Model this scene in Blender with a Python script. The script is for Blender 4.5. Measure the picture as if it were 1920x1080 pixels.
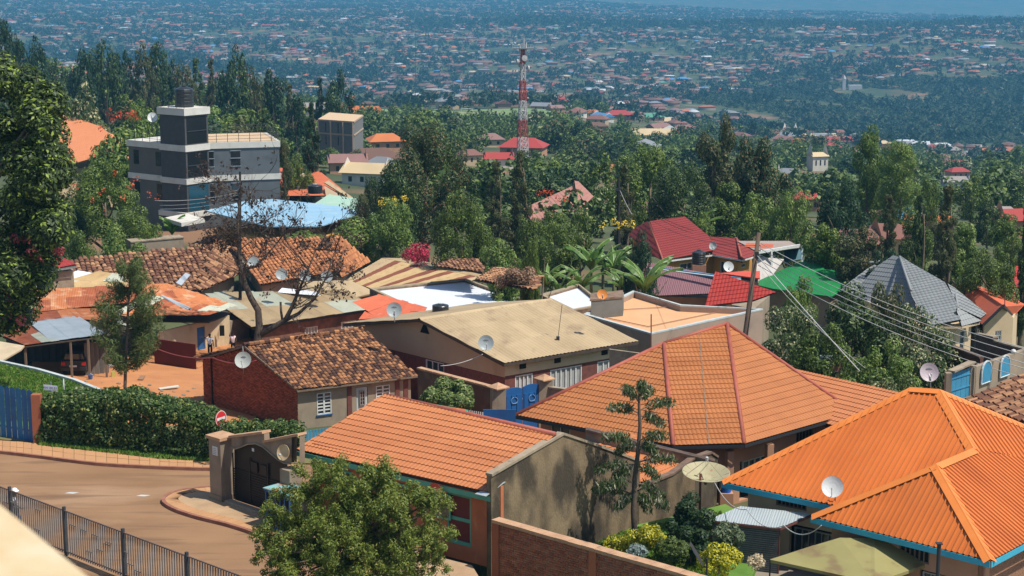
import bpy,bmesh,math,random
import numpy as np
from mathutils import Vector,noise

# ------------------------------------------------------------------ scene, camera, light
sc = bpy.context.scene
for o in list(bpy.data.objects):
    bpy.data.objects.remove(o)
COL = sc.collection
FPX,YH,CZ = 3200.0,-60.0,22.0            # focal length in photo pixels, horizon row, eye height (m)
PIT = math.atan((540 - YH) / FPX)
CP,SP = math.cos(PIT),math.sin(PIT)

cd = bpy.data.cameras.new("camera")
cd.sensor_width = 36.0
cd.lens = FPX / 1920 * 36
cd.clip_start = 0.3
cd.clip_end = 40000
cd.dof.use_dof = True
cd.dof.focus_distance = 88
cd.dof.aperture_fstop = 6.3
cam = bpy.data.objects.new("camera",cd)
cam.location = (0,0,CZ)
cam.rotation_euler = (math.pi / 2 - PIT,0,0)
COL.objects.link(cam)
sc.camera = cam

SUN_EL,SUN_AZ = math.radians(60),math.radians(-24)     # azimuth measured from +x towards +y
sd = bpy.data.lights.new("sun",'SUN')
sd.energy = 4.9
sd.angle = math.radians(0.53)
sd.color = (1.0,0.95,0.86)
sun = bpy.data.objects.new("sun",sd)
dirv = Vector((math.cos(SUN_EL) * math.cos(SUN_AZ),math.cos(SUN_EL) * math.sin(SUN_AZ),math.sin(SUN_EL)))
sun.rotation_euler = dirv.to_track_quat('Z','Y').to_euler()
sun.location = (60,0,120)
COL.objects.link(sun)

w = bpy.data.worlds.new("World")
sc.world = w
w.use_nodes = True
nt = w.node_tree
sky = nt.nodes.new("ShaderNodeTexSky")
sky.sky_type = 'NISHITA'
sky.sun_disc = False
sky.sun_elevation = SUN_EL
sky.sun_rotation = math.pi / 2 - SUN_AZ
sky.air_density = 1.2
sky.dust_density = 2.0
sky.altitude = 1500
nt.links.new(sky.outputs[0],nt.nodes["Background"].inputs[0])
nt.nodes["Background"].inputs[1].default_value = 0.125

sc.view_settings.view_transform = 'Standard'
sc.view_settings.look = 'None'
sc.view_settings.gamma = 1
sc.view_settings.use_curve_mapping = False
sc.view_settings.exposure = 0.30
sc.cycles.max_bounces = 6
sc.cycles.diffuse_bounces = 3
sc.cycles.glossy_bounces = 2
sc.cycles.transmission_bounces = 4
sc.cycles.transparent_max_bounces = 6
sc.cycles.volume_bounces = 1
sc.cycles.use_denoising = True

HAZE = 0.00017

# ------------------------------------------------------------------ projection helpers (photo measurements -> metres)
def ray(px,py):
    b = (540 - py) / FPX
    return np.array([(px - 960) / FPX,CP + b * SP,-SP + b * CP])
EYE = np.array([0.0,0.0,CZ])
def Z(px,py,z):
    r = ray(px,py)
    return EYE + r * ((z - CZ) / r[2])
def D(px,py,d):
    return EYE + ray(px,py) * d
def pix(p):
    q = np.asarray(p,float) - EYE
    d = q[1] * CP - q[2] * SP
    return 960 + FPX * q[0] / d,540 - FPX * (q[1] * SP + q[2] * CP) / d,FPX / d
def V3(p): return np.array(p,float)
def unit(v):
    v = np.array(v,float); n = np.linalg.norm(v); return v / n if n > 1e-12 else v
UP = np.array([0,0,1.0])

# ------------------------------------------------------------------ tags
def tag(o,label=None,cat=None,group=None,kind=None):
    if label: o['label'] = label
    if cat: o['category'] = cat
    if group: o['group'] = group
    if kind: o['kind'] = kind
    return o
def thing(name,label,cat,loc,group=None,rz=0):
    o = bpy.data.objects.new(name,None)
    o.empty_display_size = 0.3
    o.location = tuple(float(c) for c in loc); o.rotation_euler = (0,0,rz)
    COL.objects.link(o)
    return tag(o,label,cat,group)
def wloc(o):
    v = np.zeros(3)
    while o is not None:
        v += np.array(o.location); o = o.parent
    return v

# ------------------------------------------------------------------ mesh builder (world coordinates)
class MB:
    def __init__(s):
        s.v = []; s.f = []; s.m = []
    def add(s,vs,fs,mi=0):
        b = len(s.v); s.v += [tuple(map(float,p)) for p in vs]
        for f in fs:
            s.f.append(tuple(i + b for i in f)); s.m.append(mi)
        return s
    def poly(s,pts,mi=0):
        return s.add(pts,[tuple(range(len(pts)))],mi)
    def slab(s,pts,t,mi=0,n=None):
        """polygon thickened downwards along its normal by t"""
        P = [V3(p) for p in pts]
        if n is None:
            n = np.zeros(3)
            for i in range(len(P)):
                a,b = P[i],P[(i + 1) % len(P)]
                n += np.cross(a,b)
            n = unit(n)
            if n[2] < 0: n = -n; P = P[::-1]
        Q = [p - n * t for p in P]; k = len(P)
        fs = [tuple(range(k)),tuple(range(2 * k - 1,k - 1,-1))]
        fs += [(i,i + k,(i + 1) % k + k,(i + 1) % k) for i in range(k)]
        return s.add(P + Q,fs,mi)
    def prism(s,pts,z0,z1,mi=0):
        k = len(pts)
        a = sum(pts[i][0] * pts[(i + 1) % k][1] - pts[(i + 1) % k][0] * pts[i][1] for i in range(k))
        if a < 0: pts = list(pts)[::-1]
        vs = [(p[0],p[1],z0) for p in pts] + [(p[0],p[1],z1) for p in pts]
        fs = [tuple(range(k - 1,-1,-1)),tuple(range(k,2 * k))] + [(i,(i + 1) % k,(i + 1) % k + k,i + k) for i in range(k)]
        return s.add(vs,fs,mi)
    def obox(s,o,a,b,c,mi=0):
        """box from corner o along vectors a, b, c"""
        o,a,b,c = map(V3,(o,a,b,c))
        if np.dot(np.cross(a,b),c) < 0: a,b = b,a
        vs = [o,o + a,o + a + b,o + b,o + c,o + a + c,o + a + b + c,o + b + c]
        return s.add(vs,[(3,2,1,0),(4,5,6,7),(0,1,5,4),(1,2,6,5),(2,3,7,6),(3,0,4,7)],mi)
    def box(s,c,dx,dy,dz,ang=0,mi=0):
        """box with base centre c"""
        a = np.array([math.cos(ang),math.sin(ang),0]) * dx; b = np.array([-math.sin(ang),math.cos(ang),0]) * dy
        return s.obox(V3(c) - a / 2 - b / 2,a,b,UP * dz,mi)
    def bar(s,p,q,wd,h=None,mi=0,up=UP):
        p,q = V3(p),V3(q); h = h or wd
        d = q - p; side = np.cross(d,up)
        if np.linalg.norm(side) < 1e-9: side = np.array([1.0,0,0])
        side = unit(side); u2 = unit(np.cross(side,d))
        return s.obox(p - side * wd / 2 - u2 * h / 2,d,side * wd,u2 * h,mi)
    def tube(s,pts,rs,n=8,mi=0,cap=True):
        P = [V3(p) for p in pts]
        if not hasattr(rs,'__len__'): rs = [rs] * len(P)
        b = len(s.v); vs = []; ref = np.array([0.3,0.9,0.1])
        for i,p in enumerate(P):
            t = unit(P[min(i + 1,len(P) - 1)] - P[max(i - 1,0)])
            x = np.cross(t,ref)
            if np.linalg.norm(x) < .05: x = np.cross(t,[1,0,0.2])
            x = unit(x); y = np.cross(t,x); ref = np.cross(x,t) if i == 0 else ref
            for k in range(n):
                a = 2 * math.pi * k / n
                vs.append(p + (x * math.cos(a) + y * math.sin(a)) * rs[i])
        fs = []
        for i in range(len(P) - 1):
            for k in range(n):
                k2 = (k + 1) % n
                fs.append((i * n + k,i * n + k2,(i + 1) * n + k2,(i + 1) * n + k))
        if cap:
            fs.append(tuple(range(n - 1,-1,-1))); fs.append(tuple((len(P) - 1) * n + k for k in range(n)))
        return s.add(vs,fs,mi)
    def lathe(s,c,prof,n=16,mi=0,axis=UP,ref=None):
        """prof: list of (r, h) along axis from c"""
        ax = unit(axis); x = unit(np.cross(ax,[0.1,1,0.13] if ref is None else ref)); y = np.cross(ax,x)
        vs = []
        for r,h in prof:
            for k in range(n):
                a = 2 * math.pi * k / n
                vs.append(V3(c) + ax * h + (x * math.cos(a) + y * math.sin(a)) * r)
        fs = [(i * n + k,i * n + (k + 1) % n,(i + 1) * n + (k + 1) % n,(i + 1) * n + k) for i in range(len(prof) - 1) for k in range(n)]
        return s.add(vs,fs,mi)
    def build(s,name,mats,parent=None,kind=None,label=None,smooth=False):
        me = bpy.data.meshes.new(name)
        off = wloc(parent) if parent is not None else np.zeros(3)
        V = np.array(s.v,float).reshape(-1,3) - off
        loc = None
        if parent is None and len(V):
            loc = np.array([V[:,0].mean(),V[:,1].mean(),V[:,2].min()]); V = V - loc
        me.from_pydata(V.tolist(),[],s.f)
        if not isinstance(mats,(list,tuple)): mats = [mats]
        for m in mats: me.materials.append(m)
        if len(mats) > 1: me.polygons.foreach_set('material_index',s.m)
        if smooth: me.polygons.foreach_set('use_smooth',[True] * len(s.f))
        me.update()
        o = bpy.data.objects.new(name,me)
        if parent is not None: o.parent = parent
        elif loc is not None: o.location = loc.tolist()
        COL.objects.link(o)
        if kind: o['kind'] = kind
        if label: o['label'] = label
        return o

def np_mesh(name,V,F,mats,mi=None):
    """V (n,3), F (m,k) arrays with k constant"""
    me = bpy.data.meshes.new(name)
    n,m,k = len(V),len(F),F.shape[1]
    me.vertices.add(n); me.vertices.foreach_set('co',np.ascontiguousarray(V,dtype=np.float32).ravel())
    me.loops.add(m * k); me.loops.foreach_set('vertex_index',np.ascontiguousarray(F,dtype=np.int32).ravel())
    me.polygons.add(m)
    me.polygons.foreach_set('loop_start',np.arange(0,m * k,k,dtype=np.int32))
    me.polygons.foreach_set('loop_total',np.full(m,k,dtype=np.int32))
    if not isinstance(mats,(list,tuple)): mats = [mats]
    for x in mats: me.materials.append(x)
    if mi is not None: me.polygons.foreach_set('material_index',np.asarray(mi,dtype=np.int32))
    me.update(calc_edges=True); me.validate()
    return me
def link(name,me,parent=None,loc=(0,0,0),rot=(0,0,0),scale=(1,1,1)):
    o = bpy.data.objects.new(name,me); o.parent = parent
    o.location = tuple(map(float,loc)); o.rotation_euler = rot; o.scale = scale
    COL.objects.link(o); return o

# ------------------------------------------------------------------ materials
MATS = {}
def srgb(h):
    h = h.lstrip('#'); c = [int(h[i:i + 2],16) / 255 for i in (0,2,4)]
    return tuple(x / 12.92 if x <= .04045 else ((x + .055) / 1.055) ** 2.4 for x in c)
def mat(name,c,c2=None,scale=3.0,rough=0.8,metal=0.0,bump=0.0,bscale=30.0,rnd=0.0,isl=0.0,
        c3=None,s3=0.7,t3=0.55,w3=0.12,streak=0.0,spec=0.3,stretch=(1,1,1),grime=None,gs=0.25,gt=0.55,gw=.25,trans=0.0,ga=0.85,gx=(1,1,1)):
    """principled with two-colour noise, patches of c3, grime of its own shape, per-object/per-island variation, bump"""
    if name in MATS: return MATS[name]
    m = bpy.data.materials.new(name); m.use_nodes = True
    N,L = m.node_tree.nodes,m.node_tree.links
    P = N["Principled BSDF"]; P.inputs['Roughness'].default_value = rough; P.inputs['Metallic'].default_value = metal
    P.inputs['Specular IOR Level'].default_value = spec
    geo = N.new("ShaderNodeNewGeometry")
    mp = N.new("ShaderNodeMapping"); mp.inputs['Scale'].default_value = stretch
    L.new(geo.outputs['Position'],mp.inputs[0])
    def rgb(c): return (c[0],c[1],c[2],1)
    def noisef(sc_,det=4,src=None,dist=0.0):
        t = N.new("ShaderNodeTexNoise"); t.inputs['Scale'].default_value = sc_; t.inputs['Detail'].default_value = det
        t.inputs['Distortion'].default_value = dist
        L.new((src or mp).outputs[0],t.inputs['Vector']); return t.outputs['Fac']
    def ramp(f,a,b):
        r = N.new("ShaderNodeMapRange"); r.inputs[1].default_value = a; r.inputs[2].default_value = b
        L.new(f,r.inputs[0]); return r.outputs[0]
    def mix(f,A,B,mode='MIX',fac=None):
        x = N.new("ShaderNodeMix"); x.data_type = 'RGBA'; x.blend_type = mode
        if f is not None: L.new(f,x.inputs[0])
        else: x.inputs[0].default_value = fac
        for s_,i in ((A,6),(B,7)):
            if isinstance(s_,tuple): x.inputs[i].default_value = s_
            else: L.new(s_,x.inputs[i])
        return x.outputs[2]
    col = rgb(c)
    if c2 is not None:
        fac = ramp(noisef(scale),.3,.7)
        if isl or rnd:
            pieces = []
            if isl: pieces.append((geo.outputs['Random Per Island'],isl))
            if rnd:
                oi = N.new("ShaderNodeObjectInfo"); pieces.append((oi.outputs['Random'],rnd))
            acc = fac; tot = 1.0
            mm = N.new("ShaderNodeMath"); mm.operation = 'MULTIPLY'; L.new(fac,mm.inputs[0]); mm.inputs[1].default_value = max(0.05,1 - isl - rnd)
            acc = mm.outputs[0]
            for src,wgt in pieces:
                a = N.new("ShaderNodeMath"); a.operation = 'MULTIPLY_ADD'; L.new(src,a.inputs[0]); a.inputs[1].default_value = wgt; L.new(acc,a.inputs[2]); acc = a.outputs[0]
            fac = acc
        col = mix(fac,rgb(c),rgb(c2))
    if c3 is not None:
        col = mix(ramp(noisef(s3,5),t3,t3 + w3),col if not isinstance(col,tuple) else col,rgb(c3))
    if grime is not None:
        mg = N.new("ShaderNodeMapping"); mg.inputs['Scale'].default_value = gx; L.new(geo.outputs['Position'],mg.inputs[0])
        f = ramp(noisef(gs,8,mg),gt,gt + gw)
        a = N.new("ShaderNodeMath"); a.operation = 'MULTIPLY'; L.new(f,a.inputs[0]); a.inputs[1].default_value = ga
        col = mix(a.outputs[0],col,rgb(grime))
    if isinstance(col,tuple): P.inputs['Base Color'].default_value = col
    else: L.new(col,P.inputs['Base Color'])
    if bump:
        b = N.new("ShaderNodeBump"); b.inputs['Strength'].default_value = bump; b.inputs['Distance'].default_value = 0.05
        L.new(noisef(bscale,5),b.inputs['Height']); L.new(b.outputs[0],P.inputs['Normal'])
    if trans:
        t = N.new("ShaderNodeBsdfTranslucent"); ms = N.new("ShaderNodeMixShader"); ms.inputs[0].default_value = trans
        if isinstance(col,tuple): t.inputs[0].default_value = col
        else: L.new(col,t.inputs[0])
        out = N["Material Output"]
        L.new(P.outputs[0],ms.inputs[1]); L.new(t.outputs[0],ms.inputs[2]); L.new(ms.outputs[0],out.inputs[0])
    MATS[name] = m
    return m
def leafmat(name,a,b,tip=None,tr=0.3,tf=0.12,rough=.55):
    """leaf colour varying leaf by leaf and tree by tree; a share tf of the leaves takes the tip colour"""
    if name in MATS: return MATS[name]
    m = bpy.data.materials.new(name); m.use_nodes = True
    N,L = m.node_tree.nodes,m.node_tree.links
    P = N["Principled BSDF"]; P.inputs['Roughness'].default_value = rough; P.inputs['Specular IOR Level'].default_value = .35
    geo = N.new("ShaderNodeNewGeometry"); oi = N.new("ShaderNodeObjectInfo")
    def M_(op,x,y):
        q = N.new("ShaderNodeMath"); q.operation = op
        for i,s_ in ((0,x),(1,y)):
            if isinstance(s_,float): q.inputs[i].default_value = s_
            else: L.new(s_,q.inputs[i])
        return q.outputs[0]
    tx = N.new("ShaderNodeTexNoise"); tx.inputs['Scale'].default_value = .9; L.new(geo.outputs['Position'],tx.inputs['Vector'])
    f = M_('ADD',M_('MULTIPLY',geo.outputs['Random Per Island'],.55),M_('MULTIPLY',oi.outputs['Random'],.25))
    f = M_('ADD',f,M_('MULTIPLY',tx.outputs['Fac'],.2))
    x = N.new("ShaderNodeMix"); x.data_type = 'RGBA'; L.new(f,x.inputs[0])
    x.inputs[6].default_value = (*a,1); x.inputs[7].default_value = (*b,1); col = x.outputs[2]
    if tip is not None:
        y = N.new("ShaderNodeMix"); y.data_type = 'RGBA'
        t0 = M_('FRACT',M_('MULTIPLY',geo.outputs['Random Per Island'],7.31),0.0)
        mr = N.new("ShaderNodeMapRange"); mr.inputs[1].default_value = .52; mr.inputs[2].default_value = .66
        L.new(tx.outputs['Fac'],mr.inputs[0])
        L.new(M_('GREATER_THAN',M_('ADD',t0,M_('MULTIPLY',mr.outputs[0],0.25)),1.0 - tf + .0),y.inputs[0])
        L.new(col,y.inputs[6]); y.inputs[7].default_value = (*tip,1); col = y.outputs[2]
    L.new(col,P.inputs['Base Color'])
    t = N.new("ShaderNodeBsdfTranslucent"); ms = N.new("ShaderNodeMixShader"); ms.inputs[0].default_value = tr
    L.new(col,t.inputs[0]); L.new(P.outputs[0],ms.inputs[1]); L.new(t.outputs[0],ms.inputs[2]); L.new(ms.outputs[0],N["Material Output"].inputs[0])
    MATS[name] = m
    return m
# ------------------------------------------------------------------ terrain
T_D = np.array([20,45,66,80,97,113,128,160,200,300,450,600,800,950,1200,1600,2200,2800,3500,4500,6000,7500,9500,10800.])
T_A = (np.array([-500,0,480,960,1440,1920,2500]) - 960) / FPX
T_Z = np.array([
 [-1.8,-1.8,-1.8,-1.8,-1.8,-1.9,-1.9],
 [-1.8,-1.8,-1.8,-1.8,-1.8,-1.9,-1.9],
 [-1.8,-1.8,-1.8,-1.8,-1.9,-2.1,-2.1],
 [-1.8,-1.8,-1.9,-2.2,-2.6,-2.8,-3],
 [-4,-4,-4.2,-4.2,-4.0,-4.5,-5],
 [-4,-4.6,-5.2,-5.6,-5.6,-6,-6],
 [-5,-5.8,-6.6,-6.8,-7.0,-7.5,-8],
 [-6,-6,-4.8,-7.5,-8.5,-8.5,-9],
 [-7,-7,-6.5,-10.5,-11.5,-11.5,-12],
 [-12,-12,-16,-20,-22,-21,-22],
 [-15,-15,-22,-29,-36,-39,-42],
 [-19,-19,-30,-39,-50,-53,-55],
 [-44,-44,-44,-49,-64,-76,-80],
 [-60,-58,-52,-54,-76,-92,-96],
 [-85,-82,-74,-75,-96,-111,-115],
 [-112,-110,-108,-106,-122,-126,-128],
 [-96,-95,-108,-118,-122,-116,-112],
 [-92,-90,-100,-110,-100,-88,-84],
 [-86,-85,-88,-93,-96,-92,-90],
 [-80,-80,-84,-96,-124,-132,-134],
 [-80,-80,-84,-94,-132,-158,-165],
 [-85,-85,-90,-100,-165,-190,-195],
 [-80,-80,-90,-110,-130,-150,-160],
 [45,45,45,45,45,45,45.]])
LTD = np.log(T_D)
def ground_z(x,y):
    x = np.asarray(x,float); y = np.asarray(y,float)
    z = np.zeros(np.broadcast(x,y).shape)
    for _ in range(5):
        d = np.maximum(y * CP + (CZ - z) * SP,15.0)
        a = np.clip(x / d,T_A[0],T_A[-1]); ld = np.clip(np.log(d),LTD[0],LTD[-1])
        i = np.clip(np.searchsorted(LTD,ld) - 1,0,len(LTD) - 2); j = np.clip(np.searchsorted(T_A,a) - 1,0,len(T_A) - 2)
        u = (ld - LTD[i]) / (LTD[i + 1] - LTD[i]); v = (a - T_A[j]) / (T_A[j + 1] - T_A[j])
        us = u; vs = v * v * (3 - 2 * v)
        z = (T_Z[i,j] * (1 - us) + T_Z[i + 1,j] * us) * (1 - vs) + (T_Z[i,j + 1] * (1 - us) + T_Z[i + 1,j + 1] * us) * vs
    far = np.clip((y - 150) / 1500,0,1)
    z = z + far * (3.2 * np.sin(x * .013 + 1.3 * np.sin(y * .006)) + 2.6 * np.sin(y * .011 + x * .005))
    return z
def gpt(px,d):
    """ground point under photo column px at view depth d"""
    x = (px - 960) / FPX * d; z = 0.0
    for _ in range(6):
        y = (d - (CZ - z) * SP) / CP; z = float(ground_z(x,y))
    return np.array([x,y,z])

M_ground = mat("ground_soil_and_scrub",(.045,.062,.024),(.09,.10,.04),scale=.06,rough=.95,c3=(.21,.115,.062),s3=.022,t3=.52,w3=.09,grime=(.035,.055,.022),gs=.012,gt=.5,gw=.08,ga=.7,bump=.3,bscale=2)
ys = np.concatenate([np.linspace(8,180,90),np.exp(np.linspace(math.log(184),math.log(10800),170))])
aa = np.linspace(-.48,.48,150)
YY,AA = np.meshgrid(ys,aa,indexing='ij'); XX = AA * (YY + 14)
ZZ = ground_z(XX,YY)
V = np.stack([XX,YY,ZZ],-1).reshape(-1,3)
nr,ncl = len(ys),len(aa)
I = np.arange(nr * ncl).reshape(nr,ncl)
F = np.stack([I[:-1,:-1],I[:-1,1:],I[1:,1:],I[1:,:-1]],-1).reshape(-1,4)
me = np_mesh("ground",V,F,M_ground); me.polygons.foreach_set('use_smooth',[True] * len(F))
tag(link("ground",me),kind='structure')

# ------------------------------------------------------------------ haze: the air itself, one closed box round everything
hm = bpy.data.materials.new("haze_air"); hm.use_nodes = True
hn = hm.node_tree.nodes; hn.clear()
ho = hn.new("ShaderNodeOutputMaterial"); hv = hn.new("ShaderNodeVolumePrincipled")
hv.inputs['Density'].default_value = HAZE
hv.inputs['Color'].default_value = (.13,.42,.68,1)
hv.inputs['Anisotropy'].default_value = 0.0
hm.node_tree.links.new(hv.outputs[0],ho.inputs['Volume'])
b = MB().obox((-7000,-80,-260),(14000,0,0),(0,11000,0),(0,0,320))
tag(b.build("haze",hm),kind='stuff')

# ------------------------------------------------------------------ leaves and trees
rng = np.random.default_rng(7)
def dirs(n,r):
    v = r.normal(size=(n,3)); return v / np.linalg.norm(v,axis=1,keepdims=True)
def leaf_cloud(cen,rad,n,size,r,up=.35,shell=(.70,1.06),aspect=.5,rnd=.7,droop=0.0,squash=1.0):
    cen = np.asarray(cen,float); rad = np.asarray(rad,float)
    wts = rad ** 2 / (rad ** 2).sum()
    k = r.choice(len(cen),size=n,p=wts)
    d = dirs(n,r)
    t = r.uniform(shell[0],shell[1],n) ** .7
    off = d * (rad[k] * t)[:,None]; off[:,2] *= squash
    P = cen[k] + off
    nrm = d + r.normal(size=(n,3)) * rnd * .5; nrm[:,2] += up
    nrm /= np.linalg.norm(nrm,axis=1,keepdims=True)
    a = np.cross(nrm,dirs(n,r)); a[:,2] -= droop; a /= np.linalg.norm(a,axis=1,keepdims=True)
    bb = np.cross(nrm,a)
    L = size * r.uniform(.6,1.35,n)[:,None]
    V = np.stack([P - a * L * .5,P + bb * L * aspect * .5 - a * L * .05,P + a * L * .5,P - bb * L * aspect * .5 - a * L * .05],1).reshape(-1,3)
    F = np.arange(4 * n).reshape(n,4)
    return V,F
def clumps(kind,r):
    """clump centres and radii for a tree 10 m tall, foot at the origin"""
    c,q = [],[]
    if kind == 'broad':
        for i in range(46):
            d = dirs(1,r)[0]; rr = r.uniform(.62,1.0)
            p = np.array([d[0] * 3.7 * rr,d[1] * 3.7 * rr,5.4 + d[2] * 3.8 * rr])
            if p[2] < 2.2: continue
            c.append(p); q.append(r.uniform(.65,1.25))
    elif kind == 'tall':
        z = 2.6
        while z < 9.6:
            wd = 1.9 * (1 - ((z - 5.6) / 6.0) ** 2)
            for i in range(4):
                a = r.uniform(0,6.28); rr = r.uniform(.3,1) * wd
                c.append((math.cos(a) * rr,math.sin(a) * rr,z + r.uniform(-.3,.3))); q.append(r.uniform(.45,.95))
            z += .62
    elif kind == 'spire':
        z = 1.4
        while z < 9.7:
            wd = 1.5 * (1 - z / 10.0) ** .75 + .1
            for i in range(3):
                a = r.uniform(0,6.28); rr = r.uniform(.2,1) * wd
                c.append((math.cos(a) * rr,math.sin(a) * rr,z)); q.append(r.uniform(.3,.55) * (1.15 - z / 14))
            z += .42
    elif kind == 'umbrella':
        for i in range(30):
            a = r.uniform(0,6.28); rr = math.sqrt(r.uniform(0,1)) * 5.6
            c.append((math.cos(a) * rr,math.sin(a) * rr,8.3 - (rr / 5.6) ** 2 * 1.7 + r.uniform(-.3,.3))); q.append(r.uniform(.9,1.4))
    elif kind == 'bush':
        for i in range(26):
            d = dirs(1,r)[0]; rr = r.uniform(.3,1)
            c.append((d[0] * 5 * rr,d[1] * 5 * rr,4.4 + d[2] * 4.0 * rr)); q.append(r.uniform(1.2,2.2))
    elif kind == 'open':
        for i in range(40):
            d = dirs(1,r)[0]; rr = r.uniform(.25,1.05)
            c.append((d[0] * 2.9 * rr,d[1] * 2.9 * rr,5.9 + d[2] * 3.7 * rr)); q.append(r.uniform(.5,1.05))
    return np.array(c),np.array(q)
M_bark = mat("bark_grey_brown",(.10,.075,.05),(.19,.15,.105),scale=6,rough=.95,bump=.6,bscale=25)
def trunk_mesh(kind,r,cen,rad,n=6,limbs=7):
    b = MB()
    top = {'broad': 6.0,'tall': 7.8,'spire': 8.2,'umbrella': 7.4,'bush': 3.5,'open': 7.0}[kind]
    k = 7; bend = r.normal(size=2) * .25
    P = [(bend[0] * math.sin(i / k * 2.2),bend[1] * math.sin(i / k * 2.6),-.5 + (top + .5) * i / k) for i in range(k + 1)]
    r0 = {'broad': .28,'tall': .2,'spire': .18,'umbrella': .3,'bush': .22,'open': .2}[kind]
    b.tube(P,[r0 * (1 - .75 * i / k) for i in range(k + 1)],n)
    idx = r.choice(len(cen),size=min(limbs,len(cen)),replace=False)
    for i in idx:
        t = cen[i]; s0 = np.array(P[int(np.clip((t[2] - 1.6 - np.hypot(t[0],t[1]) * .3) / top * k,2,k - 1))])
        m = (s0 * .55 + t * .45) + np.array([0,0,-.25])
        b.tube([s0,m,t],[r0 * .4,r0 * .28,r0 * .08],5,cap=False)
    me = bpy.data.meshes.new("trunk"); me.from_pydata(b.v,[],b.f); me.materials.append(M_bark)
    me.polygons.foreach_set('use_smooth',[True] * len(b.f)); return me
PROTO = {}
LOD = {'hero': (24000,.21),'near': (11000,.30),'mid': (3200,.50),'far': (900,.85)}
def proto(kind,lod,var=0):
    key = (kind,lod,var)
    if key not in PROTO:
        r = np.random.default_rng(abs(hash((len(kind),kind[0],var))) % 9999 if False else (ord(kind[0]) * 31 + ord(kind[1]) * 7 + var * 101))
        c,q = clumps(kind,r); n,s = LOD[lod]
        kw = dict(aspect=.5)
        if kind in ('tall',): kw = dict(aspect=.34,droop=.5)
        if kind == 'spire': kw = dict(aspect=.2,droop=-.5,rnd=1.2); s *= 1.1
        if kind == 'umbrella': kw = dict(aspect=.6,squash=.45,up=.8)
        if kind == 'bush': s *= 1.5
        V,F = leaf_cloud(c,q,n,s,r,**kw)
        PROTO[key] = (np_mesh("crown",V,F,MATS["leaf_mid_green"]),trunk_mesh(kind,r,c,q))
    return PROTO[key]
LEAF = {
 'dark':  leafmat("leaf_dark_green",(.013,.032,.009),(.062,.108,.022),tip=(.15,.20,.05),tf=.07,tr=.2),
 'mid':   leafmat("leaf_mid_green",(.024,.052,.009),(.125,.185,.024),tip=(.22,.28,.05),tr=.25),
 'light': leafmat("leaf_light_green",(.05,.10,.018),(.17,.25,.045),tip=(.28,.34,.08)),
 'olive': leafmat("leaf_olive_green",(.035,.050,.015),(.11,.125,.04),tip=(.17,.14,.06)),
 'blue':  leafmat("leaf_blue_green",(.012,.036,.015),(.045,.090,.034)),
 'tips':  leafmat("leaf_green_with_pale_tips",(.020,.045,.014),(.10,.15,.045),tip=(.46,.44,.24),tf=.20),
 'rust':  leafmat("leaf_green_with_rusty_flush",(.02,.042,.012),(.08,.11,.03),tip=(.26,.15,.07),tf=.07),
}
TREES_PLACED = []
def tree(p,h,kind,leaf,label,lod='mid',var=0,wide=1.0,rz=None,group='trees among the houses',name='tree',cat='tree',parts=True):
    p = V3(p); rz = random.uniform(0,6.28) if rz is None else rz
    t = thing(name,label,cat,p,group)
    cm,tm = proto(kind,lod,var); s = h / 10
    t.rotation_euler[2] = rz
    a = link("crown",cm,t,scale=(s * wide,s * wide,s))
    a.material_slots[0].link = 'OBJECT'; a.material_slots[0].material = LEAF[leaf]
    if parts: link("trunk",tm,t,scale=(s,s,s))
    TREES_PLACED.append((p[0],p[1]))
    return t
# ------------------------------------------------------------------ far city: houses and trees
ROOFC = {
 'rust': (.22,.10,.075),'terracotta': (.42,.13,.055),'pink': (.26,.14,.12),'pale': (.30,.27,.24),'white': (.52,.53,.54),
 'red': (.36,.05,.04),'grey': (.22,.23,.24),'blue': (.09,.26,.48),'green': (.10,.28,.18),'brown': (.15,.08,.055),'cream': (.55,.42,.24),'orange': (.55,.17,.05)}
MR = {k: mat("far_roof_" + k,v,tuple(x * .72 for x in v),scale=.25,rough=.6,rnd=.3,isl=.3) for k,v in ROOFC.items()}
M_fwall = mat("far_wall_plaster",(.34,.27,.21),(.14,.11,.085),scale=.3,rough=.9,rnd=.5,isl=.4)
M_fwall2 = mat("far_wall_brick",(.26,.13,.08),(.36,.22,.14),scale=.3,rough=.9,rnd=.3,isl=.3)
M_fdark = mat("far_window_glass",(.02,.025,.03),rough=.2,spec=.6)
RK = list(ROOFC)
RP = np.array([.27,.10,.15,.10,.035,.035,.13,.02,.012,.13,.03,.01]); RP /= RP.sum()

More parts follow.
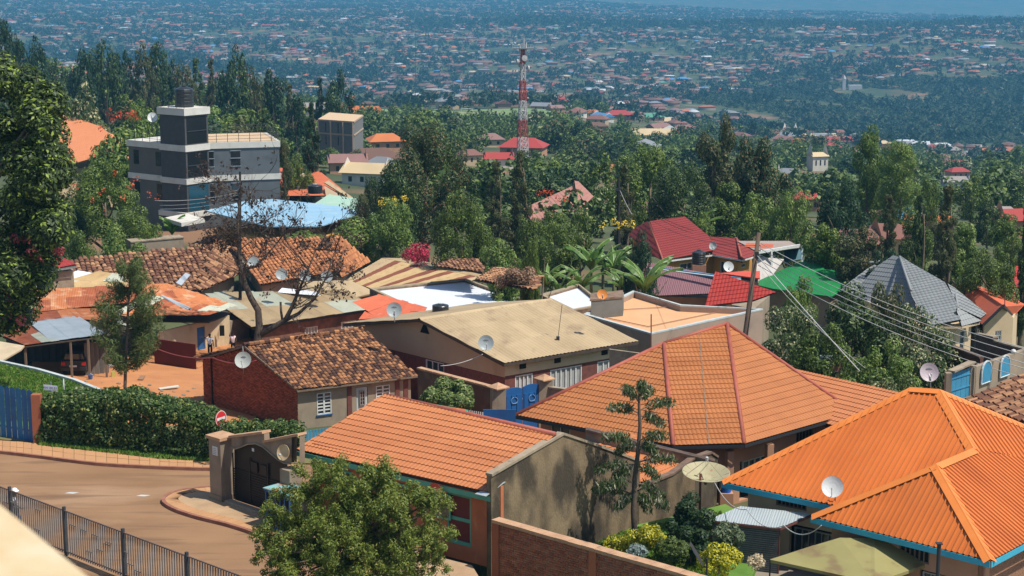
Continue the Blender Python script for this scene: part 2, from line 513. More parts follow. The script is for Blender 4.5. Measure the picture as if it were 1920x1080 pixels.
def hut_arrays(hip):
    """unit house: footprint 1x1 (x along ridge), eave at z=1, ridge at z=2, overhang .08; returns verts, tris, part id"""
    v = [(-.46,-.45,-1.2),(.46,-.45,-1.2),(.46,.45,-1.2),(-.46,.45,-1.2),(-.46,-.45,1),(.46,-.45,1),(.46,.45,1),(-.46,.45,1),
         (-.5,-.52,.97),(.5,-.52,.97),(.5,.52,.97),(-.5,.52,.97),(-.5 + hip,0,2),(.5 - hip,0,2)]
    t = [(0,1,5),(0,5,4),(1,2,6),(1,6,5),(2,3,7),(2,7,6),(3,0,4),(3,4,7),
         (8,9,13),(8,13,12),(10,11,12),(10,12,13),(9,10,13),(11,8,12)]
    return np.array(v,float),np.array(t),np.array([0] * 8 + [1] * 6)
def scatter_huts(name,P,Lx,Ly,H,R,A,roof,wall,hip):
    V0,T0,I0 = hut_arrays(.28); V1,_,_ = hut_arrays(0.0)
    n = len(P); V = np.where(hip[:,None,None],V0[None],V1[None]).copy()
    z = V[:,:,2]; z = np.where(z > 1,H[:,None] + R[:,None],z * H[:,None])
    x = V[:,:,0] * Lx[:,None]; y = V[:,:,1] * Ly[:,None]
    c,s = np.cos(A)[:,None],np.sin(A)[:,None]
    W = np.stack([x * c - y * s + P[:,0:1],x * s + y * c + P[:,1:2],z + P[:,2:3]],-1).reshape(-1,3)
    F = (T0[None] + (np.arange(n) * 14)[:,None,None]).reshape(-1,3)
    mi = np.where(I0[None] == 0,wall[:,None],2 + roof[:,None]).reshape(-1)
    me = np_mesh(name,W,F,[M_fwall,M_fwall2] + [MR[k] for k in RK],mi)
    return link(name,me)

R9 = np.random.default_rng(21)
def clump_noise(x,y,s,ph=0.0):
    x = x / s; y = y / s
    return (np.sin(x * 1.7 + 2.1 * np.sin(y * 1.1 + ph)) + np.sin(y * 2.3 + 1.7 * np.sin(x * 1.3 + ph * 2) + 1) + .7 * np.sin((x + y) * 3.1 + ph)) / 2.7
def wedge(n,d0,d1,a0=-.34,a1=.34):
    d = np.sqrt(R9.uniform(d0 ** 2,d1 ** 2,n)); a = R9.uniform(a0,a1,n)
    x = a * d; y = d - 14 * (d < 3000); z = ground_z(x,y)
    q = np.stack([x,y,z],-1); dd = y * CP + (CZ - z) * SP
    py = 540 - FPX * (y * SP + (z - CZ) * CP) / dd; px = 960 + FPX * x / dd
    return q,dd,px,py
def green_zone(px,py,d):
    """the wooded valley slope on the right and the wooded belt in front of the pitch"""
    w_ = 46 * np.sin(d * .013) + 30 * np.sin(d * .031 + px * .02)
    m = (px > 1345 + (py < 165) * 60 + w_) & (d > 1330) & (d < 2150 + w_ * 1.2)
    m &= ~((px > 1500) & (px < 1660) & (py < 165) & (py > 140) & False)
    m |= (d < 930) & (px > 620)
    return m
PITCH = lambda px,d: (px > 655) & (px < 985) & (d > 850) & (d < 1075)

# distant houses (beyond the countable ones)
q,d,px,py = wedge(30000,1250,6800)
keep = ~green_zone(px,py,d) & ~PITCH(px,d)
keep &= (clump_noise(q[:,0],q[:,1],130.) < .55)
# rows, as streets follow the slope
q,d,px,py = q[keep],d[keep],px[keep],py[keep]
thin = R9.random(len(q)) < np.where(d < 2600,.72,np.where(d < 4000,.60,.42))
# the far ridge at the right ends at its crest
q,d,px,py = q[thin],d[thin],px[thin],py[thin]
n = len(q)
ang = np.round((clump_noise(q[:,0],q[:,1],260.,2.) * 2)) * .35 + R9.normal(0,.12,n) + (R9.random(n) < .4) * 1.57
Lx = R9.uniform(8,17,n); Ly = R9.uniform(6,10,n); big = R9.random(n) < .015; Lx[big] *= 2.4; Ly[big] *= 1.5
roof = R9.choice(len(RK),size=n,p=RP); wall = (R9.random(n) < .35).astype(int)
H = R9.uniform(2.5,3.6,n) * np.where(R9.random(n) < .1,2,1)
tag(scatter_huts("distant_houses",q,Lx,Ly,H,R9.uniform(.9,2.2,n),ang,roof,wall,R9.random(n) < .55),
    "thousands of small houses covering the far hillsides across the valley",'houses',kind='stuff')

# distant trees
def puff(r,kind):
    if kind == 'round':
        k = 46; d_ = dirs(k,r); d_[:,2] = np.abs(d_[:,2]) * 1.3 - .45
        c = d_ * [.46,.46,.42] * r.uniform(.6,1.05,(k,1)) + [0,0,.52]; s = .20
    elif kind == 'tall':
        k = 46; z = r.uniform(.12,1,k); wd = .24 * (1 - np.abs(z - .5) * 1.2)
        a = r.uniform(0,6.28,k); c = np.stack([np.cos(a) * wd,np.sin(a) * wd,z],-1); s = .13
    else:
        k = 60; a = r.uniform(0,6.28,k); rr = np.sqrt(r.random(k)) * .75
        c = np.stack([np.cos(a) * rr,np.sin(a) * rr,.85 - rr ** 2 * .3],-1); s = .22
    t = c[:,None,:] + r.normal(size=(k,3,3)) * s * .6
    return t.reshape(-1,3)
PUFF = [puff(R9,k) for k in ('round','round','round','tall','tall','flat')]
def scatter_puffs(P,Hh,Wd,which):
    VV = []
    for i in range(len(PUFF)):
        s = which == i
        if not s.any(): continue
        T = PUFF[i]; p,h,w_ = P[s],Hh[s],Wd[s]; A = R9.uniform(0,6.28,len(p))
        c,sn = np.cos(A)[:,None],np.sin(A)[:,None]
        x = (T[None,:,0] * c - T[None,:,1] * sn) * w_[:,None] + p[:,0:1]
        y = (T[None,:,0] * sn + T[None,:,1] * c) * w_[:,None] + p[:,1:2]
        VV.append(np.stack([x,y,T[None,:,2] * h[:,None] + p[:,2:3]],-1).reshape(-1,3))
    V = np.concatenate(VV); return V,np.arange(len(V)).reshape(-1,3)
M_wood = leafmat("far_tree_leaf",(.008,.024,.010),(.038,.070,.024),tr=.2)
q,d,px,py = wedge(52000,1080,6400)
cn = clump_noise(q[:,0],q[:,1],90.,1.) + .5 * clump_noise(q[:,0],q[:,1],23.,4.)
g = green_zone(px,py,d)
band = ((d > 3350) & (d < 3560) & (px > 780)) | ((px > 1400) & (px < 1680) & (d > 2160) & (d < 2300)) | ((d > 2120) & (d < 2240) & (px < 700))
keep = ((g & (cn > -.95)) | (~g & (cn > -.08)) | (band & (cn > -.9))) & ~PITCH(px,d)
field = g & (np.sin(q[:,0] * .021 + q[:,1] * .004) * np.sin(q[:,1] * .0135 + q[:,0] * .006) > .50)
keep &= ~field
q,d,g,band = q[keep],d[keep],g[keep],band[keep]
n = len(q); wh = R9.choice(6,size=n,p=[.22,.22,.2,.14,.12,.10])
Hh = R9.uniform(5,13,n) * np.where(band,1.5,1); Hh[wh == 5] *= .8
Wd = Hh * R9.uniform(.8,1.15,n)
Vt,Ft = scatter_puffs(q - [0,0,.8],Hh,Wd,wh)
tag(link("distant_woods",np_mesh("distant_woods",Vt,Ft,M_wood)),"trees and woodland spread over the far valley slopes and between the distant houses",'woodland',kind='stuff')
# valley scrub: low bushes and crops
q,d,px,py = wedge(11000,1290,2200,.09,.34)
g = green_zone(px,py,d) & ~(np.sin(q[:,0] * .021 + q[:,1] * .004) * np.sin(q[:,1] * .0135 + q[:,0] * .006) > .56)
q = q[g]; n = len(q)
Vt,Ft = scatter_puffs(q - [0,0,.5],R9.uniform(2,5,n),R9.uniform(4,8,n),R9.choice(3,n))
tag(link("valley_scrub",np_mesh("valley_scrub",Vt,Ft,leafmat("scrub_leaf",(.018,.040,.015),(.07,.11,.035),tr=.15))),"low scrub and crops covering the wooded valley slope",'scrub',kind='stuff')
# ------------------------------------------------------------------ building helpers
def bm_clip(verts,faces,poly2,tol=1e-6):
    """clip a small (u,v,w) mesh to a convex counter-clockwise polygon in (u,v)"""
    bm = bmesh.new(); vs = [bm.verts.new(p) for p in verts]
    for f in faces:
        try: bm.faces.new([vs[i] for i in f])
        except ValueError: pass
    us = [p[0] for p in verts]; vv = [p[1] for p in verts]
    cs = [(a,b) for a in (min(us),max(us)) for b in (min(vv),max(vv))]
    k = len(poly2)
    for i in range(k):
        a,b = poly2[i],poly2[(i + 1) % k]
        nx,ny = b[1] - a[1],-(b[0] - a[0]); l = math.hypot(nx,ny)
        if l < 1e-6: continue
        nx /= l; ny /= l
        dd = [(c[0] - a[0]) * nx + (c[1] - a[1]) * ny for c in cs]
        if max(dd) <= tol: continue
        if min(dd) >= -tol: bm.free(); return None,None
        bmesh.ops.bisect_plane(bm,geom=bm.verts[:] + bm.edges[:] + bm.faces[:],plane_co=(a[0],a[1],0),plane_no=(nx,ny,0),clear_outer=True)
        if not bm.faces: bm.free(); return None,None
    bm.verts.index_update()
    V = [tuple(v.co) for v in bm.verts]; F = [tuple(v.index for v in f.verts) for f in bm.faces]
    bm.free(); return V,F

def hull(q):
    P = sorted(set((round(a,5),round(b,5)) for a,b in q))
    cr = lambda o,a,b: (a[0] - o[0]) * (b[1] - o[1]) - (a[1] - o[1]) * (b[0] - o[0])
    lo = []
    for p in P:
        while len(lo) > 1 and cr(lo[-2],lo[-1],p) <= 0: lo.pop()
        lo.append(p)
    up = []
    for p in P[::-1]:
        while len(up) > 1 and cr(up[-2],up[-1],p) <= 0: up.pop()
        up.append(p)
    return lo[:-1] + up[:-1]
def deck(fr,t,m,parent):
    o,u,v,n,q = fr
    MB().slab([o + u * a + v * b_ - n * .025 for a,b_ in q],t,n=n).build("roof_deck",m,parent)
def plane_frame(poly):
    P = [V3(p) for p in poly]
    n = np.zeros(3)
    for i in range(len(P)): n += np.cross(P[i] - P[0],P[(i + 1) % len(P)] - P[0])
    n = unit(n)
    if n[2] < 0: n = -n
    u = P[1] - P[0]; u = unit(u - n * np.dot(u,n)); v = np.cross(n,u)
    o = P[0]
    q = [((p - o) @ u,(p - o) @ v) for p in P]
    if sum(q[i][0] * q[(i + 1) % len(q)][1] - q[(i + 1) % len(q)][0] * q[i][1] for i in range(len(q))) < 0:
        u = -u; v = np.cross(n,u); q = [((p - o) @ u,(p - o) @ v) for p in P]
        q = q[::-1]
    if np.mean([b for a,b in q]) < 0:
        u = -u; v = -v; q = [(-a,-b) for a,b in q]
    return o,u,v,n,hull(q)
def put(parent,name,mats,V,F,fr,kind=None,smooth=False):
    o,u,v,n,_ = fr
    b = MB(); A = np.array(V)
    W = o + A[:,0:1] * u + A[:,1:2] * v + A[:,2:3] * n
    b.add(W,F); return b.build(name,mats,parent,kind=kind,smooth=smooth)

def roof_tiles(parent,poly,m,course=.38,wave=.2,amp=.028,lip=.035,under=None):
    """metal tile roof: every course a strip of its own with waves and a lip"""
    fr = plane_frame(poly); q = fr[4]
    if under: deck(fr,.08,under,parent)
    u0,u1 = min(p[0] for p in q),max(p[0] for p in q); v0,v1 = min(p[1] for p in q),max(p[1] for p in q)
    nv = max(1,int(math.ceil((v1 - v0) / course)))
    for j in range(nv):
        a,b_ = v0 + j * course,v0 + (j + 1) * course
        # extent of this course
        n = max(2,int((u1 - u0) / wave * 5)); us = np.linspace(u0,u1,n + 1)
        ph = (us / wave) % 1.0
        wv = amp * (np.abs(np.sin(np.pi * ph)) ** .8)
        dip = -.035 * (1 - np.abs(np.sin(np.pi * ph)))         # scalloped front edge
        V = [];
        for i in range(n + 1): V.append((us[i],a + .012 + dip[i] * .6,.0 + wv[i] * .3))
        for i in range(n + 1): V.append((us[i],a + dip[i] * .6,lip + wv[i]))
        for i in range(n + 1): V.append((us[i],b_ + .03,.004 + wv[i]))
        k = n + 1
        F = [(i,i + 1,k + i + 1,k + i) for i in range(n)] + [(k + i,k + i + 1,2 * k + i + 1,2 * k + i) for i in range(n)]
        V2,F2 = bm_clip(V,F,q)
        if V2: put(parent,"tile_course",m,V2,F2,fr)
def roof_sheets(parent,poly,ms,width=.86,ribs=4,h=.03,kind='rib',name="roof_sheet",under=None,rows=1,jitter=0.0,seed=1,mix=None,skew=0.0):
    """profiled metal sheets laid side by side, each a piece of its own"""
    r = random.Random(seed)
    fr = plane_frame(poly); q = fr[4]
    if under: deck(fr,.06,under,parent)
    if not isinstance(ms,(list,tuple)): ms = [ms]
    u0,u1 = min(p[0] for p in q),max(p[0] for p in q); v0,v1 = min(p[1] for p in q),max(p[1] for p in q)
    n = max(1,int(math.ceil((u1 - u0) / width)))
    for rr in range(rows):
        va = v0 + (v1 - v0) * rr / rows; vb = v0 + (v1 - v0) * (rr + 1) / rows + (.12 if rr < rows - 1 else .001)
        for i in range(n):
            a = u0 + i * width; lift = .0015 * (i % 2) + .012 * (rows - rr - 1) + r.uniform(0,jitter)
            tilt = r.uniform(-jitter,jitter)
            prof = []
            if kind == 'rib':
                st = width / ribs
                for k in range(ribs):
                    prof += [(a + k * st,0),(a + k * st + st * .62,0),(a + k * st + st * .72,h),(a + k * st + st * .9,h)]
                prof += [(a + width,0),(a + width + .03,0)]
            else:
                kk = ribs * 4
                prof = [(a + (width + .05) * k / kk,h * .5 * (1 - math.cos(2 * math.pi * k / 4))) for k in range(kk + 1)]
            V = []
            for (uu,ww) in prof: V.append((uu,va,ww + lift))
            for (uu,ww) in prof: V.append((uu + tilt,vb,ww + lift - (.01 if rows > 1 else 0)))
            k = len(prof); F = [(j,j + 1,k + j + 1,k + j) for j in range(k - 1)]
            V2,F2 = bm_clip(V,F,q)
            if V2:
                m = ms[(mix(i,rr) if mix else r.randrange(len(ms)))]
                put(parent,name,m,V2,F2,fr)
def tile_mesh(m):
    k = 5; V = []; L_,W_ = .42,.25
    for v_,s,z in ((0,1.0,.03),(L_,.82,.0)):
        for i in range(k + 1):
            a = math.pi * i / k; V.append((math.cos(a) * -W_ * .5 * s,v_,math.sin(a) * .085 * s + z))
    for i in range(k + 1):
        a = math.pi * i / k; V.append((math.cos(a) * -W_ * .43,0,math.sin(a) * .055 + .03))
    F = [(i,i + 1,k + 1 + i + 1,k + 1 + i) for i in range(k)] + [(i,2 * (k + 1) + i,2 * (k + 1) + i + 1,i + 1) for i in range(k)]
    return V,F
M_deck = mat("roof_deck_dark_timber",(.04,.028,.02),(.07,.05,.035),rough=.95)
def inpoly(u,v,q,mgn=0.0):
    for i in range(len(q)):
        a,b = q[i],q[(i + 1) % len(q)]
        cr = (b[0] - a[0]) * (v - a[1]) - (b[1] - a[1]) * (u - a[0])
        if cr < -mgn * math.hypot(b[0] - a[0],b[1] - a[1]): return False
    return True
def roof_pantiles(parent,poly,m,parts=300,pitch=.235,row=.33,seed=3,messy=.02,size=1.0,base=M_deck):
    fr = plane_frame(poly); o,u,v,n,q = fr
    deck(fr,.07,base,parent)
    u0,u1 = min(p[0] for p in q),max(p[0] for p in q); v0,v1 = min(p[1] for p in q),max(p[1] for p in q)
    r = random.Random(seed); TV,TF = tile_mesh(m); TV = np.array(TV) * size; spots = []
    me = bpy.data.meshes.new("roof_tile"); W = TV[:,0:1] * u + TV[:,1:2] * v + TV[:,2:3] * n
    me.from_pydata(W.tolist(),[],TF); me.materials.append(m)
    vv = v0 - .02
    while vv < v1 - .05:
        uu = u0 + pitch * .5
        while uu < u1:
            if inpoly(uu,vv + .12,q,.05): spots.append((uu + r.gauss(0,messy * .6),vv + r.gauss(0,messy),r.gauss(0,messy * .25)))
            uu += pitch
        vv += row
    # the tiles nearest the viewer are pieces of their own
    pts = [o + u * a + v * b_ + n * c for a,b_,c in spots]
    order = sorted(range(len(pts)),key=lambda i: np.linalg.norm(pts[i] - EYE))
    off = wloc(parent); rest = MB()
    for c,i in enumerate(order):
        if c < parts: link("roof_tile",me,parent,pts[i] - off)
        else: rest.add(W + pts[i],TF)
    if rest.v: rest.build("roof_tiles",m,parent,kind='stuff')
def bricks(parent,p0,p1,z0,z1,m,mj,parts=0,bl=.24,bh=.085,depth=.10,top=None,seed=5,normal=None):
    """courses of real bricks on a mortar backing between ground points p0-p1; top(u)->z limit"""
    r = random.Random(seed)
    p0,p1 = V3(p0),V3(p1); a = p1 - p0; a[2] = 0; L_ = np.linalg.norm(a); a /= L_
    n = np.array([a[1],-a[0],0]) if normal is None else normal
    spots = []; z = z0; j = 0
    while z < z1:
        u = -(j % 2) * bl * .5
        while u < L_:
            a0,a1 = max(u,0),min(u + bl - .026,L_)
            if a1 - a0 > .05 and (top is None or z + bh < top((a0 + a1) / 2)): spots.append((a0,a1,z))
            u += bl
        z += bh; j += 1
    def cell(b,a0,a1,zz):
        pr = r.uniform(.008,.045)
        b.obox((p0[0] + a[0] * a0,p0[1] + a[1] * a0,zz),a * (a1 - a0),n * pr,UP * (bh - .024))
    spots.sort(key=lambda s: np.linalg.norm(np.array([p0[0] + a[0] * s[0],p0[1] + a[1] * s[0],s[2]]) - EYE))
    rest = MB()
    for i,s in enumerate(spots):
        if i < parts:
            b = MB(); cell(b,*s); b.build("brick",m,parent)
        else: cell(rest,*s)
    if rest.v: rest.build("bricks",m,parent,kind='stuff')
def wall(parent,p0,p1,z0,z1,m,openings=(),top=(),t=.18,name="wall",z0b=None,mi=None,reveal=None):
    """wall face from p0 to p1 (outside on the right hand going p0->p1), openings (u0,u1,zb,zt) recessed; top: extra (u,z) points above z1"""
    p0,p1 = V3(p0),V3(p1); a = p1 - p0; a[2] = 0; L_ = np.linalg.norm(a); a /= L_
    n = np.array([a[1],-a[0],0.0])
    P = lambda u,z,dpt=0.0: (p0[0] + a[0] * u - n[0] * dpt,p0[1] + a[1] * u - n[1] * dpt,z)
    b = MB()
    us = sorted({0,L_} | {o[0] for o in openings} | {o[1] for o in openings}); zs = sorted({z0,z1} | {o[2] for o in openings} | {o[3] for o in openings})
    for i in range(len(us) - 1):
        for j in range(len(zs) - 1):
            cu,cz = (us[i] + us[i + 1]) / 2,(zs[j] + zs[j + 1]) / 2
            if any(o[0] < cu < o[1] and o[2] < cz < o[3] for o in openings): continue
            b.poly([P(us[i],zs[j]),P(us[i + 1],zs[j]),P(us[i + 1],zs[j + 1]),P(us[i],zs[j + 1])])
    for o in openings:
        for (ua,za,ub,zb) in ((o[0],o[2],o[1],o[2]),(o[1],o[2],o[1],o[3]),(o[1],o[3],o[0],o[3]),(o[0],o[3],o[0],o[2])):
            b.poly([P(ua,za),P(ub,zb),P(ub,zb,t),P(ua,za,t)])
    if top:
        pts = [P(0,z1)] + [P(L_,z1)] + [P(u,z) for u,z in top[::-1]]
        b.poly(pts)
    # back and ends give thickness
    b.poly([P(L_,z0,t),P(0,z0,t),P(0,z1,t),P(L_,z1,t)]) if not openings else None
    b.poly([P(0,z0,t),P(0,z0),P(0,z1),P(0,z1,t)]); b.poly([P(L_,z0),P(L_,z0,t),P(L_,z1,t),P(L_,z1)])
    b.poly([P(0,z1),P(L_,z1),P(L_,z1,t),P(0,z1,t)])
    o_ = b.build(name,m,parent)
    return a,n,P
M_glass = mat("window_glass_dark",(.025,.032,.038),(.05,.06,.065),scale=2,rough=.12,spec=.7)
M_white = mat("white_painted_joinery",(.62,.63,.60),(.5,.5,.47),scale=4,rough=.6)
M_curtain = mat("net_curtain",(.38,.37,.35),(.22,.21,.2),scale=5,rough=.9,stretch=(6,6,.3))
M_black = mat("black_void_interior",(.012,.011,.010),rough=.9)
M_steel = mat("galvanised_steel",(.35,.36,.36),(.24,.25,.25),rough=.45,metal=.5)
M_darksteel = mat("dark_painted_steel",(.03,.032,.035),rough=.5)
def window(parent,P,n,u0,u1,z0,z1,frame=M_white,cols=2,rows=2,pane=M_glass,fw=.055,bw=.03,inset=.06,sill=None,name="window",a=None):
    a = unit(V3(P(1,0)) - V3(P(0,0)))
    def bx(ua,ub,za,zb,d0,d1,b): b.obox(P(ua,za,d1),a * (ub - ua),n * (d1 - d0),UP * (zb - za))
    b = MB()
    bx(u0,u1,z1 - fw,z1,inset - .04,inset + .04,b); bx(u0,u1,z0,z0 + fw,inset - .04,inset + .04,b)
    bx(u0,u0 + fw,z0 + fw,z1 - fw,inset - .04,inset + .04,b); bx(u1 - fw,u1,z0 + fw,z1 - fw,inset - .04,inset + .04,b)
    iu0,iu1,iz0,iz1 = u0 + fw,u1 - fw,z0 + fw,z1 - fw
    for i in range(1,cols):
        c = iu0 + (iu1 - iu0) * i / cols; bx(c - bw * .7,c + bw * .7,iz0,iz1,inset - .03,inset + .03,b)
    for j in range(1,rows):
        c = iz0 + (iz1 - iz0) * j / rows; bx(iu0,iu1,c - bw / 2,c + bw / 2,inset - .02,inset + .02,b)
    w_ = b.build(name,frame,parent)
    g = MB().poly([P(iu0,iz0,inset + .035),P(iu1,iz0,inset + .035),P(iu1,iz1,inset + .035),P(iu0,iz1,inset + .035)]).build("pane",pane,w_)
    if sill is not None:
        s = MB(); bx(u0 - .06,u1 + .06,z0 - .07,z0 - .002,-.07,.03,s); s.build("sill",sill,w_)
    return w_
def door(parent,P,n,u0,u1,z0,z1,m,frame=None,inset=.06):
    a = unit(V3(P(1,0)) - V3(P(0,0)))
    b = MB().obox(P(u0 + .03,z0,inset + .04),a * (u1 - u0 - .06),n * .04,UP * (z1 - z0 - .03))
    k = (z1 - z0)
    for zz in (.15,.55): b.obox(P(u0 + .15,z0 + k * zz,inset),a * (u1 - u0 - .3),n * .012,UP * k * .32)
    d = b.build("door",m,parent)
    h = MB().obox(P(u1 - .14,z0 + k * .45,inset - .012),a * .03,n * .05,UP * .12); h.build("handle",M_steel,d)
    return d
def ridge(parent,p,q,m,r=.09,name="ridge_cap",lift=.03):
    p,q = V3(p) + UP * lift,V3(q) + UP * lift
    MB().tube([p,q],r,8).build(name,m,parent,smooth=True)
def flatcap(parent,p,q,m,wd=.3,name="ridge_cap",lift=.05):
    """folded sheet-metal ridge flashing"""
    p,q = V3(p) + UP * lift,V3(q) + UP * lift
    d = unit(q - p); s = unit(np.cross(d,UP))
    b = MB(); dn = -UP * wd * .42
    pts = [p - s * wd + dn,p - s * .04,p + UP * .03,p + s * .04,p + s * wd + dn]; pts2 = [x + (q - p) for x in pts]
    b.add(pts + pts2,[(i,i + 1,i + 6,i + 5) for i in range(4)]); b.build(name,m,parent)
def fascia(parent,p,q,m,h=.2,t=.03,name="fascia",out=0.02,drop=.02):
    p,q = V3(p),V3(q); a = unit(q - p); n = unit(np.cross(a,UP))
    if np.dot(n,(EYE - p) * [1,1,0]) < 0 and False: n = -n
    MB().obox(p + n * out - UP * (h + drop),q - p,n * t,UP * h).build(name,m,parent)

def dish(p,dia,aim,m,label,post=.9,group='satellite dishes',foot=None,face=None,wm=None):
    """satellite dish whose reflector centre is at p, looking along aim, on a pipe arm"""
    p = V3(p); ax = unit(aim); foot = p - UP * post if foot is None else V3(foot)
    t = thing("satellite_dish",label,"satellite dish",foot,group)
    R = dia / 2; dep = R * .22
    prof = [(0.001,-dep),(R * .35,-dep * .88),(R * .7,-dep * .5),(R,0),(R + .012,.008),(R + .012,-.012),(R * .7,-dep * .5 - .015),(R * .35,-dep * .88 - .015),(0.001,-dep - .015)]
    rf = MB().lathe(p + ax * dep * .5,prof,22,axis=ax).build("reflector",m,t,smooth=False)
    low = p - unit(np.cross(np.cross(ax,UP),ax)) * R * .96
    tip = p + ax * R * .95 - unit(np.cross(np.cross(ax,UP),ax)) * R * .28
    MB().tube([low,tip],.014,6).build("feed_arm",M_steel,t)
    MB().tube([tip - ax * .02,tip - ax * .14],[.04,.03],8).build("receiver_head",M_lnb,t)
    back = p - ax * dep * 1.1
    MB().tube([foot,foot + UP * (back - foot)[2] * .75,back],.025,7).build("mounting_pole",M_steel,t)
    if wm:
        side = unit(np.cross(UP,ax)); up2 = unit(np.cross(ax,side)); b = MB(); x = -R * .5
        for ch in wm:
            wd = R * .13
            c = p + ax * (-dep * .42) + side * (x) + up2 * R * .28
            b.obox(c,side * wd,up2 * R * .2,ax * .02); x += R * .155
        b.build("wordmark",M_mark,rf)
    return t
M_lnb = mat("receiver_plastic",(.5,.5,.48),rough=.5)
M_mark = mat("dish_print_grey",(.13,.13,.14),rough=.7)
M_dishw = mat("dish_white_paint",(.60,.62,.60),(.50,.52,.50),scale=2,rough=.4)
M_dishg = mat("dish_grey_paint",(.30,.33,.33),(.24,.27,.27),scale=2,rough=.4)
M_dishgr = mat("dish_pale_grey_paint",(.44,.46,.42),(.36,.38,.35),scale=2,rough=.4)
M_tank = mat("black_water_tank_plastic",(.014,.016,.018),(.03,.033,.036),scale=3,rough=.35,spec=.5)
def water_tank(p,r,h,label,stand=0,lid=None):
    p = V3(p); t = thing("water_tank",label,"water tank",p - UP * stand,'rooftop water tanks')
    prof = [(0.001,0),(r,0)]
    for i in range(5):
        z = h * .8 * i / 5; prof += [(r,z + .02),(r,z + h * .11),(r * .965,z + h * .125),(r * .965,z + h * .15)]
    prof += [(r,h * .8),(r * .95,h * .84),(r * .3,h * .96),(0.001,h * .96)]
    MB().lathe(p,prof,20).build("tank_body",M_tank,t,smooth=False)
    MB().lathe(p + UP * h * .94,[(r * .26,0),(r * .28,h * .06),(0.001,h * .08)],14).build("lid",lid or M_tank,t)
    if stand:
        st = MB().obox(p - np.array([r,r,stand]),(2 * r,0,0),(0,2 * r,0),UP * stand)
        st.build("stand",mat("brick_plinth",(.34,.17,.10),(.24,.12,.08),rough=.95,scale=6),t)
    return t
def wire(name,pts,sag,r,label,m=None,cat="cable",group=None,n=14):
    """sagging cable through the given points"""
    b = MB(); line = []
    for i in range(len(pts) - 1):
        p,q = V3(pts[i]),V3(pts[i + 1])
        for k in range(n + (i == len(pts) - 2)):
            t = k / n; line.append(p * (1 - t) + q * t - UP * sag * 4 * t * (1 - t))
    b.tube(line,r,5)
    o = b.build(name,m or M_cable,smooth=True)
    return tag(o,label,cat,group)
M_cable = mat("cable_aluminium",(.42,.42,.40),rough=.5)
M_cabled = mat("cable_black",(.02,.02,.02),rough=.6)
M_cabler = mat("cable_red",(.35,.08,.08),rough=.6)
# ------------------------------------------------------------------ shared materials
M_road = mat("asphalt_brown_dusty",(.205,.112,.055),(.275,.158,.082),scale=.35,rough=.92,c3=(.33,.205,.12),s3=.22,t3=.56,w3=.2,grime=(.11,.066,.04),gs=1.1,gt=.54,gw=.12,ga=.55,gx=(.16,1.5,1),bump=.35,bscale=30,stretch=(.6,1.6,1))
M_pave = mat("orange_paver",(.46,.25,.12),(.36,.19,.09),scale=2.5,rough=.9,rnd=.4,isl=.4,grime=(.24,.15,.09),gs=1.2,gt=.6)
M_kerb = mat("kerb_stone_red",(.22,.09,.06),(.30,.14,.09),scale=3,rough=.9)
M_sandm = mat("sand_strip",(.42,.25,.13),(.33,.19,.10),scale=2,rough=.95)
M_tileA = mat("metal_tile_orange_brown",(.50,.185,.07),(.38,.13,.046),scale=.8,rough=.55,rnd=.5,grime=(.36,.13,.055),gs=.7,gt=.6,gw=.2,ga=.5,bump=.15,bscale=60)
M_tileB = mat("metal_tile_ochre",(.40,.145,.045),(.29,.10,.03),scale=.8,rough=.55,rnd=.5,grime=(.30,.12,.05),gs=.7,gt=.6,gw=.2,ga=.5,bump=.15,bscale=60)
M_tileRed = mat("metal_tile_maroon",(.24,.035,.03),(.19,.03,.025),scale=.8,rough=.55,rnd=.4)
M_tileRed2 = mat("metal_tile_red",(.42,.05,.035),(.36,.04,.03),scale=.8,rough=.5,rnd=.4)
M_tileGrey = mat("metal_tile_grey",(.23,.24,.235),(.18,.19,.185),scale=.8,rough=.5,rnd=.4)
M_ribO = mat("ribbed_sheet_orange",(.55,.150,.028),(.43,.108,.019),scale=.5,rough=.48,rnd=.4,grime=(.40,.13,.035),gs=.7,gt=.55,gw=.25,ga=.5,spec=.4)
M_ridgeR = mat("ridge_cap_dull_red",(.36,.095,.06),(.26,.07,.045),scale=2,rough=.6)
M_ridgeO = mat("ridge_flashing_orange",(.66,.20,.04),(.58,.17,.03),scale=1,rough=.45,spec=.4)
M_cyan = mat("fascia_paint_cyan",(.05,.36,.48),(.04,.30,.42),scale=2,rough=.6)
M_greenp = mat("paint_sea_green",(.10,.36,.25),(.08,.28,.2),scale=2,rough=.7,grime=(.25,.2,.13),gs=3,gt=.6)
M_wallO = mat("plaster_burnt_orange",(.46,.16,.07),(.36,.12,.055),scale=1.2,rough=.9,grime=(.55,.30,.16),gs=2.4,gt=.58,gx=(1,1,.3),bump=.2)
M_conc = mat("stained_concrete_wall",(.14,.10,.058),(.235,.172,.10),scale=1.1,rough=.95,c3=(.12,.085,.052),s3=.55,t3=.5,w3=.2,grime=(.035,.028,.02),gs=.62,gt=.43,gw=.16,ga=.88,gx=(1.2,1.2,.7),bump=.5,bscale=12,stretch=(1.1,1.1,.75))
M_cop = mat("coping_weathered_cement",(.34,.27,.19),(.24,.19,.13),scale=2,rough=.95,grime=(.08,.065,.05),gs=2.2,gt=.55,bump=.4)
M_copO = mat("coping_orange_cement",(.48,.29,.17),(.36,.21,.12),scale=2,rough=.95,grime=(.15,.10,.07),gs=2.2,gt=.58,bump=.4)
M_brick = mat("brick_red",(.44,.15,.07),(.18,.055,.03),scale=3,rough=.92,rnd=.45,isl=.45,bump=.3,bscale=50)
M_brickD = mat("brick_dark_red",(.44,.12,.06),(.035,.014,.012),scale=3,rough=.92,rnd=.45,isl=.5,bump=.3,bscale=50)
